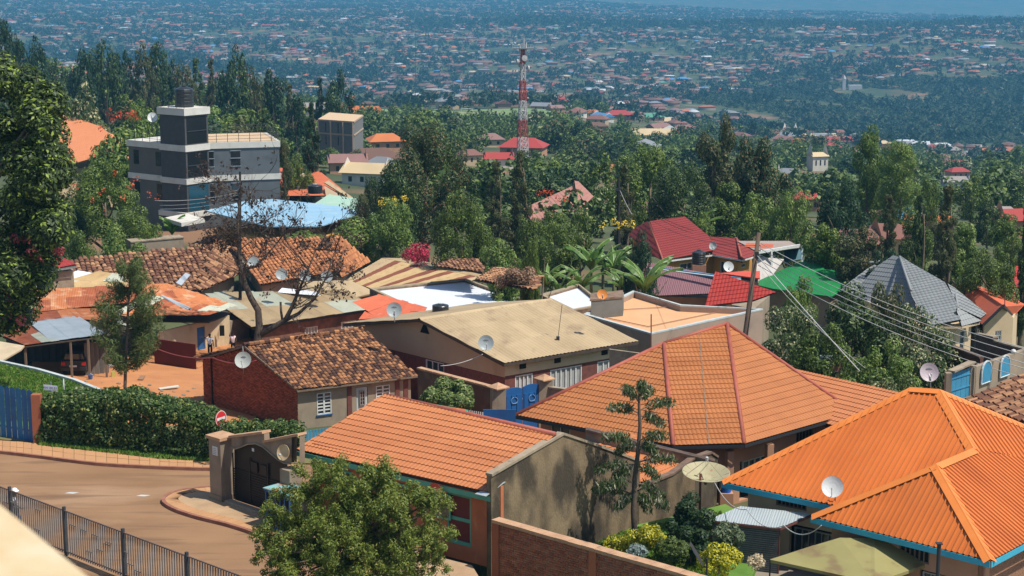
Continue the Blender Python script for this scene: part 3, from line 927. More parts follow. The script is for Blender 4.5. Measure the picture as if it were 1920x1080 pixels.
M_mort = mat("mortar_dusty",(.46,.33,.22),(.34,.24,.16),scale=3,rough=.95)
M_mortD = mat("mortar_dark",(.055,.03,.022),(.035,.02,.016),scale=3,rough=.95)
M_plast = mat("plaster_grey_brown",(.24,.19,.135),(.30,.24,.17),scale=1.6,rough=.92,grime=(.12,.09,.065),gs=1.6,gt=.54,gx=(1,1,.35),bump=.25)
M_tan = mat("plaster_tan",(.42,.31,.20),(.37,.27,.17),scale=.7,rough=.9,grime=(.27,.20,.13),gs=.9,gt=.6,gx=(1,1,.4))
M_cream = mat("plaster_cream",(.56,.43,.27),(.48,.36,.22),scale=.8,rough=.9,grime=(.30,.22,.14),gs=1.3,gt=.6,gx=(1,1,.4))
M_peach = mat("plaster_peach",(.44,.24,.145),(.37,.20,.12),scale=.8,rough=.9,grime=(.22,.13,.08),gs=1.3,gt=.6,gx=(1,1,.4))
M_ochre = mat("plaster_ochre",(.50,.26,.07),(.42,.21,.05),scale=.8,rough=.9)
M_maroon = mat("maroon_brickwork_band",(.17,.06,.045),(.11,.042,.034),scale=4,rough=.9)
M_clay = mat("clay_tile_mottled",(.66,.30,.12),(.06,.028,.02),scale=5,rough=.92,rnd=.75,isl=.75)
M_clay2 = mat("clay_tile_orange_mottled",(.62,.26,.10),(.28,.11,.05),scale=4,rough=.92,rnd=.6,isl=.7)
M_clay3 = mat("clay_tile_buff_mottled",(.60,.33,.16),(.14,.06,.035),scale=2,rough=.92,rnd=.7,isl=.8)
M_sheetBe = mat("sheet_metal_beige",(.44,.33,.19),(.33,.24,.135),scale=.5,rough=.6,rnd=.45,grime=(.20,.13,.08),gs=.9,gt=.54,gw=.2,ga=.65,gx=(1,.6,1))
M_rust = mat("sheet_metal_rust",(.36,.10,.04),(.22,.065,.03),scale=1.3,rough=.85,rnd=.4,grime=(.48,.24,.13),gs=1.6,gt=.55,gw=.2)
M_rust2 = mat("sheet_metal_rust_orange",(.50,.19,.07),(.36,.12,.05),scale=1.3,rough=.85,rnd=.4,grime=(.52,.38,.24),gs=1.4,gt=.52)
M_galv = mat("sheet_metal_galvanised",(.50,.53,.54),(.38,.42,.43),scale=.9,rough=.42,metal=.25,rnd=.3,grime=(.42,.28,.18),gs=1.2,gt=.68)
M_mint = mat("sheet_metal_faded_mint",(.46,.46,.36),(.36,.38,.30),scale=.9,rough=.6,rnd=.3,grime=(.38,.22,.12),gs=1.0,gt=.55)
M_straw = mat("sheet_metal_faded_ochre",(.46,.32,.16),(.36,.25,.12),scale=1.2,rough=.75,rnd=.3,grime=(.34,.20,.10),gs=2.2,gt=.55)
M_whitesheet = mat("sheet_metal_white",(.70,.72,.74),(.62,.64,.67),scale=.5,rough=.45,rnd=.2)
M_peachroof = mat("peach_roof_screed",(.62,.34,.17),(.56,.30,.15),scale=.5,rough=.75,grime=(.42,.24,.13),gs=.6,gt=.62)
M_bluep = mat("blue_painted_steel",(.02,.085,.22),(.03,.12,.28),scale=1.5,rough=.55,grime=(.05,.06,.10),gs=2,gt=.58)
M_bluel = mat("light_blue_painted_steel",(.05,.24,.38),(.04,.19,.32),scale=2,rough=.6,grime=(.10,.13,.14),gs=3,gt=.6)
M_redw = mat("dark_red_painted_sheet",(.12,.018,.014),(.09,.015,.012),scale=1,rough=.7)
M_pale = mat("pale_cap_paint",(.46,.50,.48),(.38,.41,.40),scale=2,rough=.7,grime=(.2,.18,.15),gs=2,gt=.6)
M_timber = mat("weathered_timber",(.22,.16,.11),(.14,.10,.07),scale=4,rough=.95,stretch=(1,1,.2))
M_lawn = mat("lawn_turf",(.075,.16,.022),(.13,.24,.04),scale=.7,rough=.95,grime=(.16,.19,.06),gs=1.1,gt=.6,bump=.5,bscale=30)
M_dirt = mat("orange_dirt_yard",(.47,.205,.08),(.38,.155,.06),scale=.5,rough=.95,grime=(.30,.15,.08),gs=.9,gt=.56,bump=.4,bscale=6)

def seg(p0,p1): return np.linalg.norm((V3(p1) - V3(p0))[:2])
def VP(px,py,p0,dr):
    """where the view ray meets the upright plane through p0 along dr"""
    r = ray(px,py); n = np.array([dr[1],-dr[0],0.0]); t = ((V3(p0) - EYE) @ n) / (r @ n)
    return EYE + r * t
def shrink(pts,d):
    P = [V3(p) for p in pts]; c = sum(P) / len(P); out = []
    for p in P:
        v = (c - p) * [1,1,0]; out.append(p + v / np.linalg.norm(v) * d * 1.4)
    return out
def strip(name,mats,left,right,z,t=.12,parent=None):
    b = MB(); k = len(left)
    for i in range(k - 1):
        b.slab([left[i],right[i],right[i + 1],left[i + 1]],t)
    return b.build(name,mats,parent)

# ------------------------------------------------------------------ road, pavements, lawn, yard
def smooth_line(P,n=6):
    P = [V3(p) for p in P]; out = []
    for i in range(len(P) - 1):
        a,b,c,d = P[max(i - 1,0)],P[i],P[i + 1],P[min(i + 2,len(P) - 1)]
        for k in range(n):
            t = k / n; out.append(.5 * ((2 * b) + (-a + c) * t + (2 * a - 5 * b + 4 * c - d) * t * t + (-a + 3 * b - 3 * c + d) * t ** 3))
    out.append(P[-1]); return out
road_pts = [(-500,800),(-60,838),(60,850),(200,864),(390,868),(620,868),(760,900),(900,1300),(500,1330),(200,1210),(-500,960)]
rp = [Z(a,b,.03) for a,b in road_pts]
b = MB(); b.slab(rp,2.5); o = b.build("road",M_road); tag(o,kind='structure')
# a base sheet to carry the road edge down to the ground
bk = smooth_line([Z(a,b,.14) for a,b in [(-300,803),(-40,823),(60,830),(180,843),(300,856),(400,860),(560,862)]])
fr_ = smooth_line([Z(a,b,.14) for a,b in [(-300,826),(-40,843),(60,853),(180,868),(300,875),(400,878),(560,878)]])
pv = thing("pavement",None,None,bk[3]); tag(pv,kind='structure')
for i in range(len(bk) - 1):
    n = max(1,int(seg(bk[i],bk[i + 1]) / .62))
    for k in range(n):
        for (c0,c1) in ((0,.5),(.5,.97)):
            L0 = bk[i] + (bk[i + 1] - bk[i]) * k / n; L1 = bk[i] + (bk[i + 1] - bk[i]) * (k + .97) / n
            R0 = fr_[i] + (fr_[i + 1] - fr_[i]) * k / n; R1 = fr_[i] + (fr_[i + 1] - fr_[i]) * (k + .97) / n
            q_ = [L0 + (R0 - L0) * c0,L0 + (R0 - L0) * (c1 - .015),L1 + (R1 - L1) * (c1 - .015),L1 + (R1 - L1) * c0]
            MB().slab([p + UP * random.uniform(-.006,.006) for p in q_],.12).build("paving_slab",M_pave,pv)
b = MB()
for i in range(len(fr_) - 1): b.bar(fr_[i] + (0,0,-.05),fr_[i + 1] + (0,0,-.05),.14,.17)
tag(b.build("kerb",M_kerb),kind='structure')
# gate island
isl = smooth_line([Z(a,b,.14) for a,b in [(400,912),(350,917),(320,925),(306,938),(326,953),(370,968),(430,983),(490,1003),(580,1040),(700,1090),(860,1180)]],5)
inner = [Z(a,b,.14) for a,b in [(900,1085),(885,1060),(560,978),(432,938),(400,925)]]
b = MB(); b.slab(isl + inner,2.5)
tag(MB().slab([Z(a,c,.1) for a,c in [(-300,776),(400,800),(620,812),(640,872),(400,858),(180,841),(60,828),(-40,821),(-300,800)]],3).build('verge',mat('verge_earth',(.20,.15,.07),(.10,.12,.04),scale=.8,rough=.95,bump=.4,bscale=8)),kind='structure')
isle = tag(b.build("gate_pavement",mat("worn_paving",(.42,.28,.16),(.33,.21,.12),scale=1.3,rough=.92,grime=(.24,.19,.12),gs=.8,gt=.5,bump=.4,bscale=12)),kind='structure')
b = MB(); pcs = []
for i in range(len(isl) - 1): b.bar(isl[i] - UP * .05,isl[i + 1] - UP * .05,.15,.17)
tag(b.build("kerb",M_kerb),kind='structure')
cen_ = np.mean([p for p in isl],axis=0)
edge = thing("pavement",None,None,isl[4]); tag(edge,kind='structure')
for i in range(len(isl) - 1):
    d_ = unit(isl[i + 1] - isl[i]); nn = np.array([-d_[1],d_[0],0]);
    if np.dot(nn,Z(460,950,.14) - isl[i]) < 0: nn = -nn
    n = max(1,int(seg(isl[i],isl[i + 1]) / .25))
    for k in range(n):
        a0 = isl[i] + (isl[i + 1] - isl[i]) * k / n + UP * .012; a1 = isl[i] + (isl[i + 1] - isl[i]) * (k + .93) / n + UP * .012
        MB().slab([a0 + nn * .09,a1 + nn * .09,a1 + nn * .62,a0 + nn * .62],.05).build("paver",M_pave,edge)

lawn = [(-260,655),(-60,674),(0,681),(70,696),(140,716),(205,742),(235,760),(230,800),(-260,800)]
lw = [Z(a,b,0.12) for a,b in lawn]
b = MB(); b.slab(lw,4.6); o = tag(b.build("lawn",M_lawn),kind='structure')
b = MB()
for i in range(1,6): b.bar(lw[i] + UP * .05,lw[i + 1] + UP * .05,.22,.22)
tag(b.build("lawn_kerb",M_pale),kind='structure')
# yard of orange earth, following the ground
R5 = np.random.default_rng(5)
gy = []; nx_,ny_ = 26,20
b = MB()
for j in range(ny_ + 1):
    for i in range(nx_ + 1):
        px_ = 60 + 420 * i / nx_; d_ = 88 + 36 * j / ny_
        p = gpt(px_,d_); gy.append(p + UP * (.10 + .03 * R5.random()))
b.add(gy,[(j * (nx_ + 1) + i,j * (nx_ + 1) + i + 1,(j + 1) * (nx_ + 1) + i + 1,(j + 1) * (nx_ + 1) + i) for j in range(ny_) for i in range(nx_)])
tag(b.build("dirt_yard",M_dirt,smooth=True),kind='structure')
# garden lawn and courtyard at the lower right
GZ = -1.2
gl = [Z(a,b,GZ) for a,b in [(900,1060),(1190,985),(1360,945),(1440,990),(1330,1330),(925,1200)]]
tag(MB().slab(gl,.8).build("garden_lawn",M_lawn),kind='structure')
cy = [Z(a,b,-1.5) for a,b in [(1370,1060),(1560,960),(2300,1000),(2300,1400),(1370,1400)]]
tag(MB().slab(cy,.5).build("courtyard",mat("courtyard_cement",(.26,.22,.17),(.2,.165,.13),scale=.8,rough=.95,grime=(.12,.1,.08),gs=1,gt=.55)),kind='structure')
# courtyard of earth between the middle houses
for nm,pts_,dz in (("alley",[(640,105),(1010,76),(1060,90),(960,112),(560,118)],.06),("alley",[(430,126),(900,126),(1000,118),(1400,112),(1400,145),(430,145)],.05)):
    P = [gpt(a,d_) + UP * (dz + .12) for a,d_ in pts_]
    tag(MB().slab(P,.5).build(nm,M_dirt),kind='structure')

for k_,(x_,y_,lb_) in enumerate(((134,924,"worn white paint mark in the middle of the road bend"),(268,929,"smaller worn white paint mark nearer the gate island"))):
    c_ = Z(x_,y_,.036); tag(MB().poly([c_ + (-.28,-.06,0),c_ + (.1,-.13,0),c_ + (.32,.05,0),c_ + (-.1,.12,0)]).build("road_marking",M_pale),lb_,"road marking")
# ------------------------------------------------------------------ steel fence along the road
fA,fB = Z(-60,889.5,1.85),Z(640,1149,1.85)
fd = (fB - fA) * [1,1,0]; fL = np.linalg.norm(fd); fd /= fL
fz0 = 0.03
def fpx(px):
    lo,hi = 0,fL
    for _ in range(40):
        m_ = (lo + hi) / 2
        if pix(fA + fd * m_)[0] < px: lo = m_
        else: hi = m_
    return lo
u120,u230,u350 = fpx(120),fpx(231),fpx(350)
sp = (u350 - u120) / 2
fence = thing("steel_fence","grey steel picket fence along the near side of the brown road","fence",(fA[0],fA[1],fz0))
fn = np.array([fd[1],-fd[0],0])
M_fpost = mat("fence_post_dark_grey",(.035,.04,.045),(.05,.055,.06),scale=3,rough=.55)
M_fbar = mat("fence_bar_grey",(.20,.185,.17),(.15,.14,.13),scale=3,rough=.55,rnd=.3)
M_frail = mat("fence_rail_rusty_brown",(.16,.085,.06),(.12,.065,.05),scale=4,rough=.7)
us_ = [u120 + sp * k for k in range(-1,4) if -0.1 < u120 + sp * k < fL]
for u in us_:
    c = fA + fd * u; MB().obox((c[0] - fd[0] * .05 - fn[0] * .05,c[1] - fd[1] * .05 - fn[1] * .05,fz0 - .1),fd * .10,fn * .10,UP * 2.05).build("post",M_fpost,fence)
for zz in (1.83,.22): MB().bar(fA * [1,1,0] + UP * zz,fA * [1,1,0] + fd * fL + UP * zz,.05,.04).build("rail",M_frail,fence)
u = .1; bars = []
while u < fL - .05:
    if min(abs(u - x) for x in us_) > .08: bars.append(u)
    u += .145
b0 = None
off = wloc(fence)
for u in bars:
    c = fA + fd * u
    if b0 is None:
        b0 = MB().obox((c[0] - fd[0] * .03 + fn[0] * .03,c[1] - fd[1] * .03 + fn[1] * .03,fz0 + .1),fd * .045,fn * -.03,UP * 1.74).build("bar",M_fbar,fence); c0 = c
    else: link("bar",b0.data,fence,(c - c0) * [1,1,0])
# sparse curls welded to the bars
b = MB()
r_ = random.Random(3)
for k,u in enumerate(bars[:-3]):
    if r_.random() < .30:
        c = fA + fd * u; z = r_.uniform(.5,1.5);
        b.bar((c[0],c[1],z),(c[0] + fd[0] * .145 * 3,c[1] + fd[1] * .145 * 3,z),.03)
b.build("cross_bars",M_fbar,fence,kind="stuff")

# ------------------------------------------------------------------ gate with arched head
gz = .14
g0,g1 = Z(431,938,gz),Z(538,974,gz)
gd = unit((g1 - g0) * [1,1,0]); gn = np.array([gd[1],-gd[0],0])
gate = thing("entrance_gate","arched cement gateway with dark slatted metal gate beside the road bend","gate",g0)
M_gatew = mat("gate_cement_brown",(.215,.16,.11),(.28,.215,.15),scale=1.6,rough=.95,grime=(.09,.065,.05),gs=1.3,gt=.53,gx=(1,1,.35),bump=.4)
Zg = lambda px,py: VP(px,py,g0,gd)
pc = g0 - gd * .45
b = MB().box(pc,.78,.72,2.62,math.atan2(gd[1],gd[0])); b.box(pc,.86,.80,.22,math.atan2(gd[1],gd[0]),0)
pil = b.build("pillar",M_gatew,gate)
MB().box(pc + UP * 2.62,.98,.9,.13,math.atan2(gd[1],gd[0])).build("pillar_cap",M_copO,gate)
pc2 = g1 + gd * .3
MB().box(pc2,.6,.6,2.2,math.atan2(gd[1],gd[0])).build("pillar",M_gatew,gate)
arch = [(432,838),(440,842),(452,838),(464,833),(478,832),(492,838),(506,850),(520,862),(532,869),(545,870)]
topl = [(432,818),(493,812),(493,829),(545,818),(557,815)]
lowP = [Zg(a,b_) for a,b_ in arch];
topP = [Zg(a,b_) for a,b_ in [(432,819),(460,815),(493,811),(494,828),(520,822),(548,816),(560,818),(560,870)]]
ring = lowP + topP[::-1]
b = MB(); k = len(ring); fr2 = [p - gn * .05 for p in ring]; bk2 = [p - gn * .32 for p in ring]
b.add(fr2 + bk2,[(i,(i + 1) % k,k + (i + 1) % k,k + i) for i in range(k)])
# faces of the arch head as strips
def strip_face(P,Q):
    for i in range(len(P) - 1): b.poly([P[i],P[i + 1],Q[i + 1],Q[i]])
tt = lambda x: np.interp(x,[a for a,_ in [(432,0),(493,0)]],[0,0])
def samp(line,x):
    xs = [a for a,_ in line]; ys2 = [c for _,c in line]; return float(np.interp(x,xs,ys2))
for dd_ in (.05,.32):
    xs = sorted({a for a,_ in arch} | {460,493,494,520,545})
    tl = [(432,819),(460,815),(493,811),(493.9,828),(520,822),(545,816)]
    for i in range(len(xs) - 1):
        b.poly([Zg(xs[i],samp(arch,xs[i])) - gn * dd_,Zg(xs[i + 1],samp(arch,xs[i + 1])) - gn * dd_,Zg(xs[i + 1],samp(tl,xs[i + 1])) - gn * dd_,Zg(xs[i],samp(tl,xs[i])) - gn * dd_])
b.build("arch_head",M_gatew,gate)
for (x0,y0,x1,y1) in ((430,819,493,811),(494,828,560,815)):
    MB().bar(Zg(x0,y0) - gn * .18,Zg(x1,y1) - gn * .18,.46,.1).build("coping",M_copO,gate)
MB().tube([Zg(a,b_) - gn * .02 for a,b_ in arch],.03,6).build("arch_trim",M_cop,gate)
# gate leaf
b = MB(); xs = [a for a,_ in arch][:-1]
for i in range(len(xs) - 1):
    b.poly([Zg(xs[i],samp(arch,xs[i])) - gn * .2,Zg(xs[i + 1],samp(arch,xs[i + 1])) - gn * .2,(g0 + gd * ((Zg(xs[i + 1],900) - g0) @ gd)) - gn * .2,(g0 + gd * ((Zg(xs[i],900) - g0) @ gd)) - gn * .2])
M_gate = mat("gate_brown_black_paint",(.016,.011,.008),(.026,.018,.013),scale=2,rough=.5)
leaf = b.build("gate_leaf",M_gate,gate)
gw = (Zg(532,900) - g0) @ gd
slat = None
for k in range(12):
    o_ = MB().obox(g0 + gd * .12 - gn * .185 + UP * (.18 + k * .105),gd * (gw - .2),gn * .03,UP * .06).build("slat",M_gate,leaf)
for f_ in (.02,.33,.66,.97):
    MB().obox(g0 + gd * gw * f_ - gn * .16 + UP * .05,gd * .06,gn * .03,UP * 2.0).build("stile",M_gate,leaf)
for f_ in (.36,.53): MB().obox(g0 + gd * gw * f_ - gn * .165 + UP * 1.5,gd * gw * .12,gn * .03,UP * .42).build("raised_panel",M_gate,leaf)
tag(MB().obox(Zg(472,846) - gn * .03,gd * .13,gn * .02,UP * .13).build("number_plate",M_white),"small white number plate under the top of the gate arch","plate")
pl = MB().obox(pc + gn * .365 - gd * .12 + UP * 1.95,gd * .34,gn * .02,UP * .38).build("notice",M_white)
tag(pl,"white paper notice stuck high on the left gate pillar","notice")
b = MB()
for k in range(4): b.obox(pc + gn * .386 - gd * .08 + UP * (2.0 + k * .075),gd * .22,gn * .002,UP * .02)
b.build("print_line",M_mark,pl)
tag(MB().obox(g0 - gn * -.05 + gd * .1,gd * (gw + .5),gn * .3,UP * .1).build("gate_threshold",M_cop),kind='structure')
dish(Zg(541,846) + gn * .25,.62,unit((-.55,-.78,.25)),mat("dish_cream_rust",(.55,.44,.26),(.45,.3,.15),rough=.6),"cream rusty dish mounted on the arched gate wall",foot=Zg(541,868) - gn * .1)

# blue kiosk in front of the gate
kp = Z(538,990,gz)
kio = thing("blue_kiosk","small blue barred kiosk with rusty turquoise lid beside the gate","kiosk",kp)
an = math.atan2(gd[1],gd[0])
ka = np.array([math.cos(an),math.sin(an),0]); kb = np.array([-ka[1],ka[0],0])
ko = kp - ka * .75 - kb * .42
MB().obox(ko + UP * .08,ka * 1.5,kb * .9,UP * 1.42).build("body",M_black,kio)
for i in range(6):
    MB().obox(ko + ka * (.0 + i * .288) - kb * .03 + UP * .02,ka * .06,kb * .05,UP * 1.5).build("bar",M_bluep,kio)
for i in range(4): MB().obox(ko - ka * .03 + kb * (i * .26) + UP * .02,ka * .05,kb * .06,UP * 1.5).build("bar",M_bluep,kio)
for zz in (.02,.72,1.46): MB().obox(ko - ka * .03 - kb * .03 + UP * zz,ka * 1.56,kb * .05,UP * .06).build("rail",M_bluep,kio); MB().obox(ko - ka * .035 - kb * .02 + UP * zz,ka * .05,kb * .9,UP * .06).build("rail",M_bluep,kio)
MB().obox(ko - ka * .08 - kb * .08 + UP * 1.56,ka * 1.68,kb * 1.1,UP * .05).build("lid",mat("kiosk_lid_turquoise_rust",(.22,.42,.40),(.16,.34,.36),scale=2,rough=.6,c3=(.36,.13,.05),s3=1.6,t3=.52,w3=.08),kio)
# ------------------------------------------------------------------ front tiled house
ze = 2.58
A,C = Z(555,843,ze),Z(921,929,ze)
hh = 1.45
R1,R2 = Z(722,743,ze + hh),Z(1040,816,ze + hh)
ht = thing("tiled_house","low house with orange metal tile roof and dull red ridge beside the stained concrete wall","house",Z(640,960,0))
roof_tiles(ht,[A,C,R2,R1],M_tileA,under=M_deck)
A2,C2 = 2 * R1 - A,2 * R2 - C; A2[2] = C2[2] = ze
roof_tiles(ht,[C2,A2,R1,R2],M_tileA,under=M_deck,course=.5)
ridge(ht,R1 - unit(R2 - R1) * .05,R2,M_ridgeR,.12)
ax_ = unit((C - A) * [1,1,0]); sx_ = unit((R1 - A) * [1,1,0])
fascia(ht,A - UP * .02,C - UP * .02,M_greenp,.2)
MB().bar(A - UP * .06,R1 - UP * .06,.03,.16).build("barge_board",M_greenp,ht)
MB().bar(R1 - UP * .06,A2 - UP * .06,.03,.16).build("barge_board",M_greenp,ht)
w0,w1 = A + ax_ * .35 + sx_ * .5,C + sx_ * .5 - ax_ * .02
w0[2] = w1[2] = 0
# facade with the maroon and green door
uu = lambda px,py=1000: (VP(px,py,w0,ax_) - w0) @ ax_
ud0,ud1 = uu(838),uu(883)
_,n_,P = wall(ht,w0,w1,-.5,ze + .25,M_wallO,openings=[(ud0,ud1,.1,2.15)])
MB().obox(P(ud0 + .06,.14,.10),ax_ * (ud1 - ud0 - .12),n_ * .03,UP * 1.96).build("door",mat("door_maroon",(.13,.02,.018),(.1,.016,.014),rough=.6),ht)
for zz in (.1,1.05,2.03): MB().obox(P(ud0,zz,.08),ax_ * (ud1 - ud0),n_ * .05,UP * .14).build("door_rail",M_greenp,ht)
MB().obox(P(ud0 - .02,.1,.08),ax_ * .09,n_ * .06,UP * 2.06).build("door_jamb",M_greenp,ht)
MB().obox(P(ud1 - .07,.1,.08),ax_ * .09,n_ * .06,UP * 2.06).build("door_jamb",M_greenp,ht)
wb0 = A2 + ax_ * .35 - sx_ * .5; wb0[2] = 0
wall(ht,wb0,w0,-.5,ze + .1,M_wallO,top=[(0,ze + .2),(seg(wb0,w0) / 2,ze + hh + .05 - .1),(seg(wb0,w0),ze + .2)])
for k,(a0_,a1_) in enumerate(((1.2,2.2),(4.2,5.2),(6.5,7.4))):
    b_ = MB().obox(P(a0_,1.0,-.02),ax_ * (a1_ - a0_),n_ * .04,UP * 1.0); wv_ = b_.build("window",M_greenp,ht)
    MB().obox(P(a0_ + .08,1.08,-.045),ax_ * (a1_ - a0_ - .16),n_ * .02,UP * .84).build("pane",M_glass,wv_)
fl = MB().slab([C - ax_ * .55 + sx_ * -.25 + UP * .02,C - ax_ * .02 - sx_ * .25 + UP * .02,C - ax_ * .02 + sx_ * .75 + UP * .38,C - ax_ * .22 + sx_ * .75 + UP * .33],.02).build("flashing",M_galv,ht)
rd = thing("satellite_dish","edge of a round red dish hanging under the green eave behind the shrub","satellite dish",Z(817,925,2.0))
rc = Z(817,922,2.3)
MB().lathe(rc,[(.001,-.06),(.2,-.04),(.34,.03),(.35,.05),(.2,-.02),(.001,-.03)],18,axis=unit((-.6,-.7,.1))).build("reflector",mat("red_enamel",(.42,.06,.04),rough=.5),rd)
MB().tube([rc,rc - ax_ * -.3 + sx_ * .5],.025,6).build("bracket",M_steel,rd)

# ------------------------------------------------------------------ stained concrete boundary wall along the gable
gx0 = C + ax_ * .06 - sx_ * .12
gdir = unit((R2 - C) * [1,1,0])
gnm = np.array([gdir[1],-gdir[0],0]);  gnm = gnm if gnm @ (EYE - gx0) > 0 else -gnm
Q = lambda px,py: VP(px,py,gx0,gdir)
cw = thing("concrete_wall","tall stained concrete gable wall with pale coping beside the orange tiled roof","wall",(gx0[0],gx0[1],0))
prof1 = [(921,893),(1056,815),(1110,833),(1160,851),(1200,866)]
prof2 = [(1184,922),(1222,906),(1262,890),(1300,862),(1334,850),(1346,858)]
def wallpanel(par,prof,zb,th,m,name="wall_panel",tex=M_cop,cop=True,steps=1):
    b = MB(); T = [Q(*p) for p in prof]
    for i in range(len(T) - 1):
        p,q = T[i],T[i + 1]
        f = [(p[0],p[1],zb),(q[0],q[1],zb),tuple(q),tuple(p)]
        bkk = [tuple(V3(x) - gnm * th) for x in f]
        b.poly(f if np.cross(V3(f[1]) - V3(f[0]),V3(f[2]) - V3(f[0])) @ gnm > 0 else f[::-1]); b.poly(bkk)
    for (e,i) in ((T[0],0),(T[-1],1)):
        b.poly([(e[0],e[1],zb),tuple(e),tuple(e - gnm * th),(e[0] - gnm[0] * th,e[1] - gnm[1] * th,zb)])
    b.build(name,m,par)
    if cop:
        for i in range(len(T) - 1): MB().bar(T[i] - gnm * th / 2 + UP * .04,T[i + 1] - gnm * th / 2 + UP * .04,th + .1,.1).build("coping",tex,par)
    return T
wallpanel(cw,prof1,-1.5,.22,M_conc)
cw2 = thing("concrete_wall","lower stained wall with V-shaped top in front of the small orange roof, behind the slim tiered tree","wall",tuple(Q(1260,900) * [1,1,0]))
wallpanel(cw2,prof2,-2.0,.2,M_conc,tex=mat("brick_capping_dark",(.12,.08,.06),(.2,.13,.09),rough=.95,scale=4))
# small mono-pitch roof behind it
sr = thing("shed","small orange tiled lean-to roof tucked behind the stained concrete wall","shed",tuple(Q(1240,900) * [1,1,0]))
e0,e1 = Q(1180,925) - gnm * .2,Q(1322,858) - gnm * .2
e0[2] = e1[2] = (Q(1262,890)[2]) - .12
dbk = -gnm * 3.4
e0 = Q(1184,922) - gnm * .25; e1 = e0 + gdir * 5.3; e0[2] -= .12; e1[2] = e0[2]
roof_tiles(sr,[e0,e1,e1 + dbk + UP * .9,e0 + dbk + UP * .9],M_tileA,under=M_deck)
MB().prism([tuple(p[:2]) for p in (e0,e1,e1 + dbk,e0 + dbk)],-2,e0[2] - .1).build("wall",M_plast,sr)
dw = thing("boundary_wall","long low dark-capped wall between the two orange tiled roofs","wall",gpt(1200,74))
p_,q_ = D(1098,808,76),D(1340,868,75.5)
pzz = min(p_[2],q_[2])
b = MB(); dd_ = unit((q_ - p_) * [1,1,0]); nn = np.array([-dd_[1],dd_[0],0])
b.add([tuple(p_ * [1,1,0] + UP * -3),tuple(q_ * [1,1,0] + UP * -3),tuple(q_),tuple(p_)] + [tuple(x + nn * .2) for x in (p_ * [1,1,0] + UP * -3,q_ * [1,1,0] + UP * -3,q_,p_)],
      [(0,1,2,3),(7,6,5,4),(3,2,6,7),(0,3,7,4),(1,5,6,2)])
b.build("wall_panel",M_plast,dw)
MB().bar(p_ + nn * .1 + UP * .05,q_ + nn * .1 + UP * .05,.42,.1).build("coping",mat("capping_nearly_black",(.05,.035,.03),(.12,.08,.06),rough=.95,scale=4),dw)

# ------------------------------------------------------------------ brick garden wall, the nearest bricks built one by one
bp0,bp1 = Z(925,977,2.0),Z(1296,1083,2.0)
bd = unit((bp1 - bp0) * [1,1,0]); bp1 = bp1 + bd * 2.0
bn = np.array([bd[1],-bd[0],0])
gwl = thing("brick_wall","red brick garden wall with pale orange coping in front of the lawn and yellow shrubs","wall",(bp0[0],bp0[1],-.1))
L_ = seg(bp0,bp1)
MB().obox((bp0[0],bp0[1],-.4),bd * L_,-bn * .2,UP * 2.36).build("wall_core",M_mort,gwl)
for u in (0.0,.42 * L_ / 1.0,.80 * L_):
    MB().obox((bp0[0] + bd[0] * u,bp0[1] + bd[1] * u,-.4),bd * .32,bn * .09,UP * 2.36).build("pier",M_brick,gwl)
bricks(gwl,(bp0[0],bp0[1],0),(bp1[0],bp1[1],0),-.1,1.95,M_brick,M_mort,parts=300,bl=.235,bh=.088)
k_ = int(L_ / .6)
for i in range(k_):
    p = V3((bp0[0],bp0[1],2.0 + random.uniform(-.008,.008))) + bd * (L_ * i / k_)
    MB().obox(p + bn * .1 - UP * .04,bd * (L_ / k_ - .015),-bn * .42,UP * .12).build("coping_stone",M_copO,gwl)

# ------------------------------------------------------------------ octagonal-cornered tiled house
ze = D(1395,833,FPX / 41)[2]
A,Vv,B_,C_ = Z(968,779,ze),Z(1262,836,ze),Z(1395,833,ze),Z(1602,774,ze)
hh = 3.62
E_,F_ = Z(1245,645,ze + 2.98),Z(1363,608,ze + hh)
K_ = A + (C_ - B_) * 1.05 + (0,1.5,0); H_ = K_ + (B_ - Vv)
h2 = thing("tiled_hip_house","peach house under a large ochre tiled hip roof with chamfered corner and red ridges","house",(Vv[0],Vv[1] + 3,ze - 3.3))
for pl_ in ([A,Vv,E_],[Vv,B_,F_,E_],[B_,C_,F_]): roof_tiles(h2,pl_,M_tileB,course=.40,under=M_deck)
for pl_ in ([K_,A,E_,F_],[C_,K_,F_]): MB().slab(pl_,.1).build("roof_back",M_tileB,h2)
for a_,b_ in ((A,E_),(E_,F_),(F_,C_),(F_,B_),(E_,Vv)):
    ridge(h2,a_,b_,M_ridgeR,.11)
MB().bar(F_ * .55 + E_ * .45 + (0,-.02,.05),Vv * .5 + B_ * .5 + (0,0,.07),.05,.03).build('seam',M_timber,h2)
for a_,b_ in ((A,Vv),(Vv,B_),(B_,C_)): fascia(h2,a_,b_,M_darksteel,.14)
wq = [A + (1.2,.45,0),Vv + (-.1,1.0,0),B_ + (-.35,.9,0),C_ + (-1.0,.3,0)]
Pw = {}
def fit(p0,dr,px): return float((VP(px,800,p0,dr) - p0) @ dr)
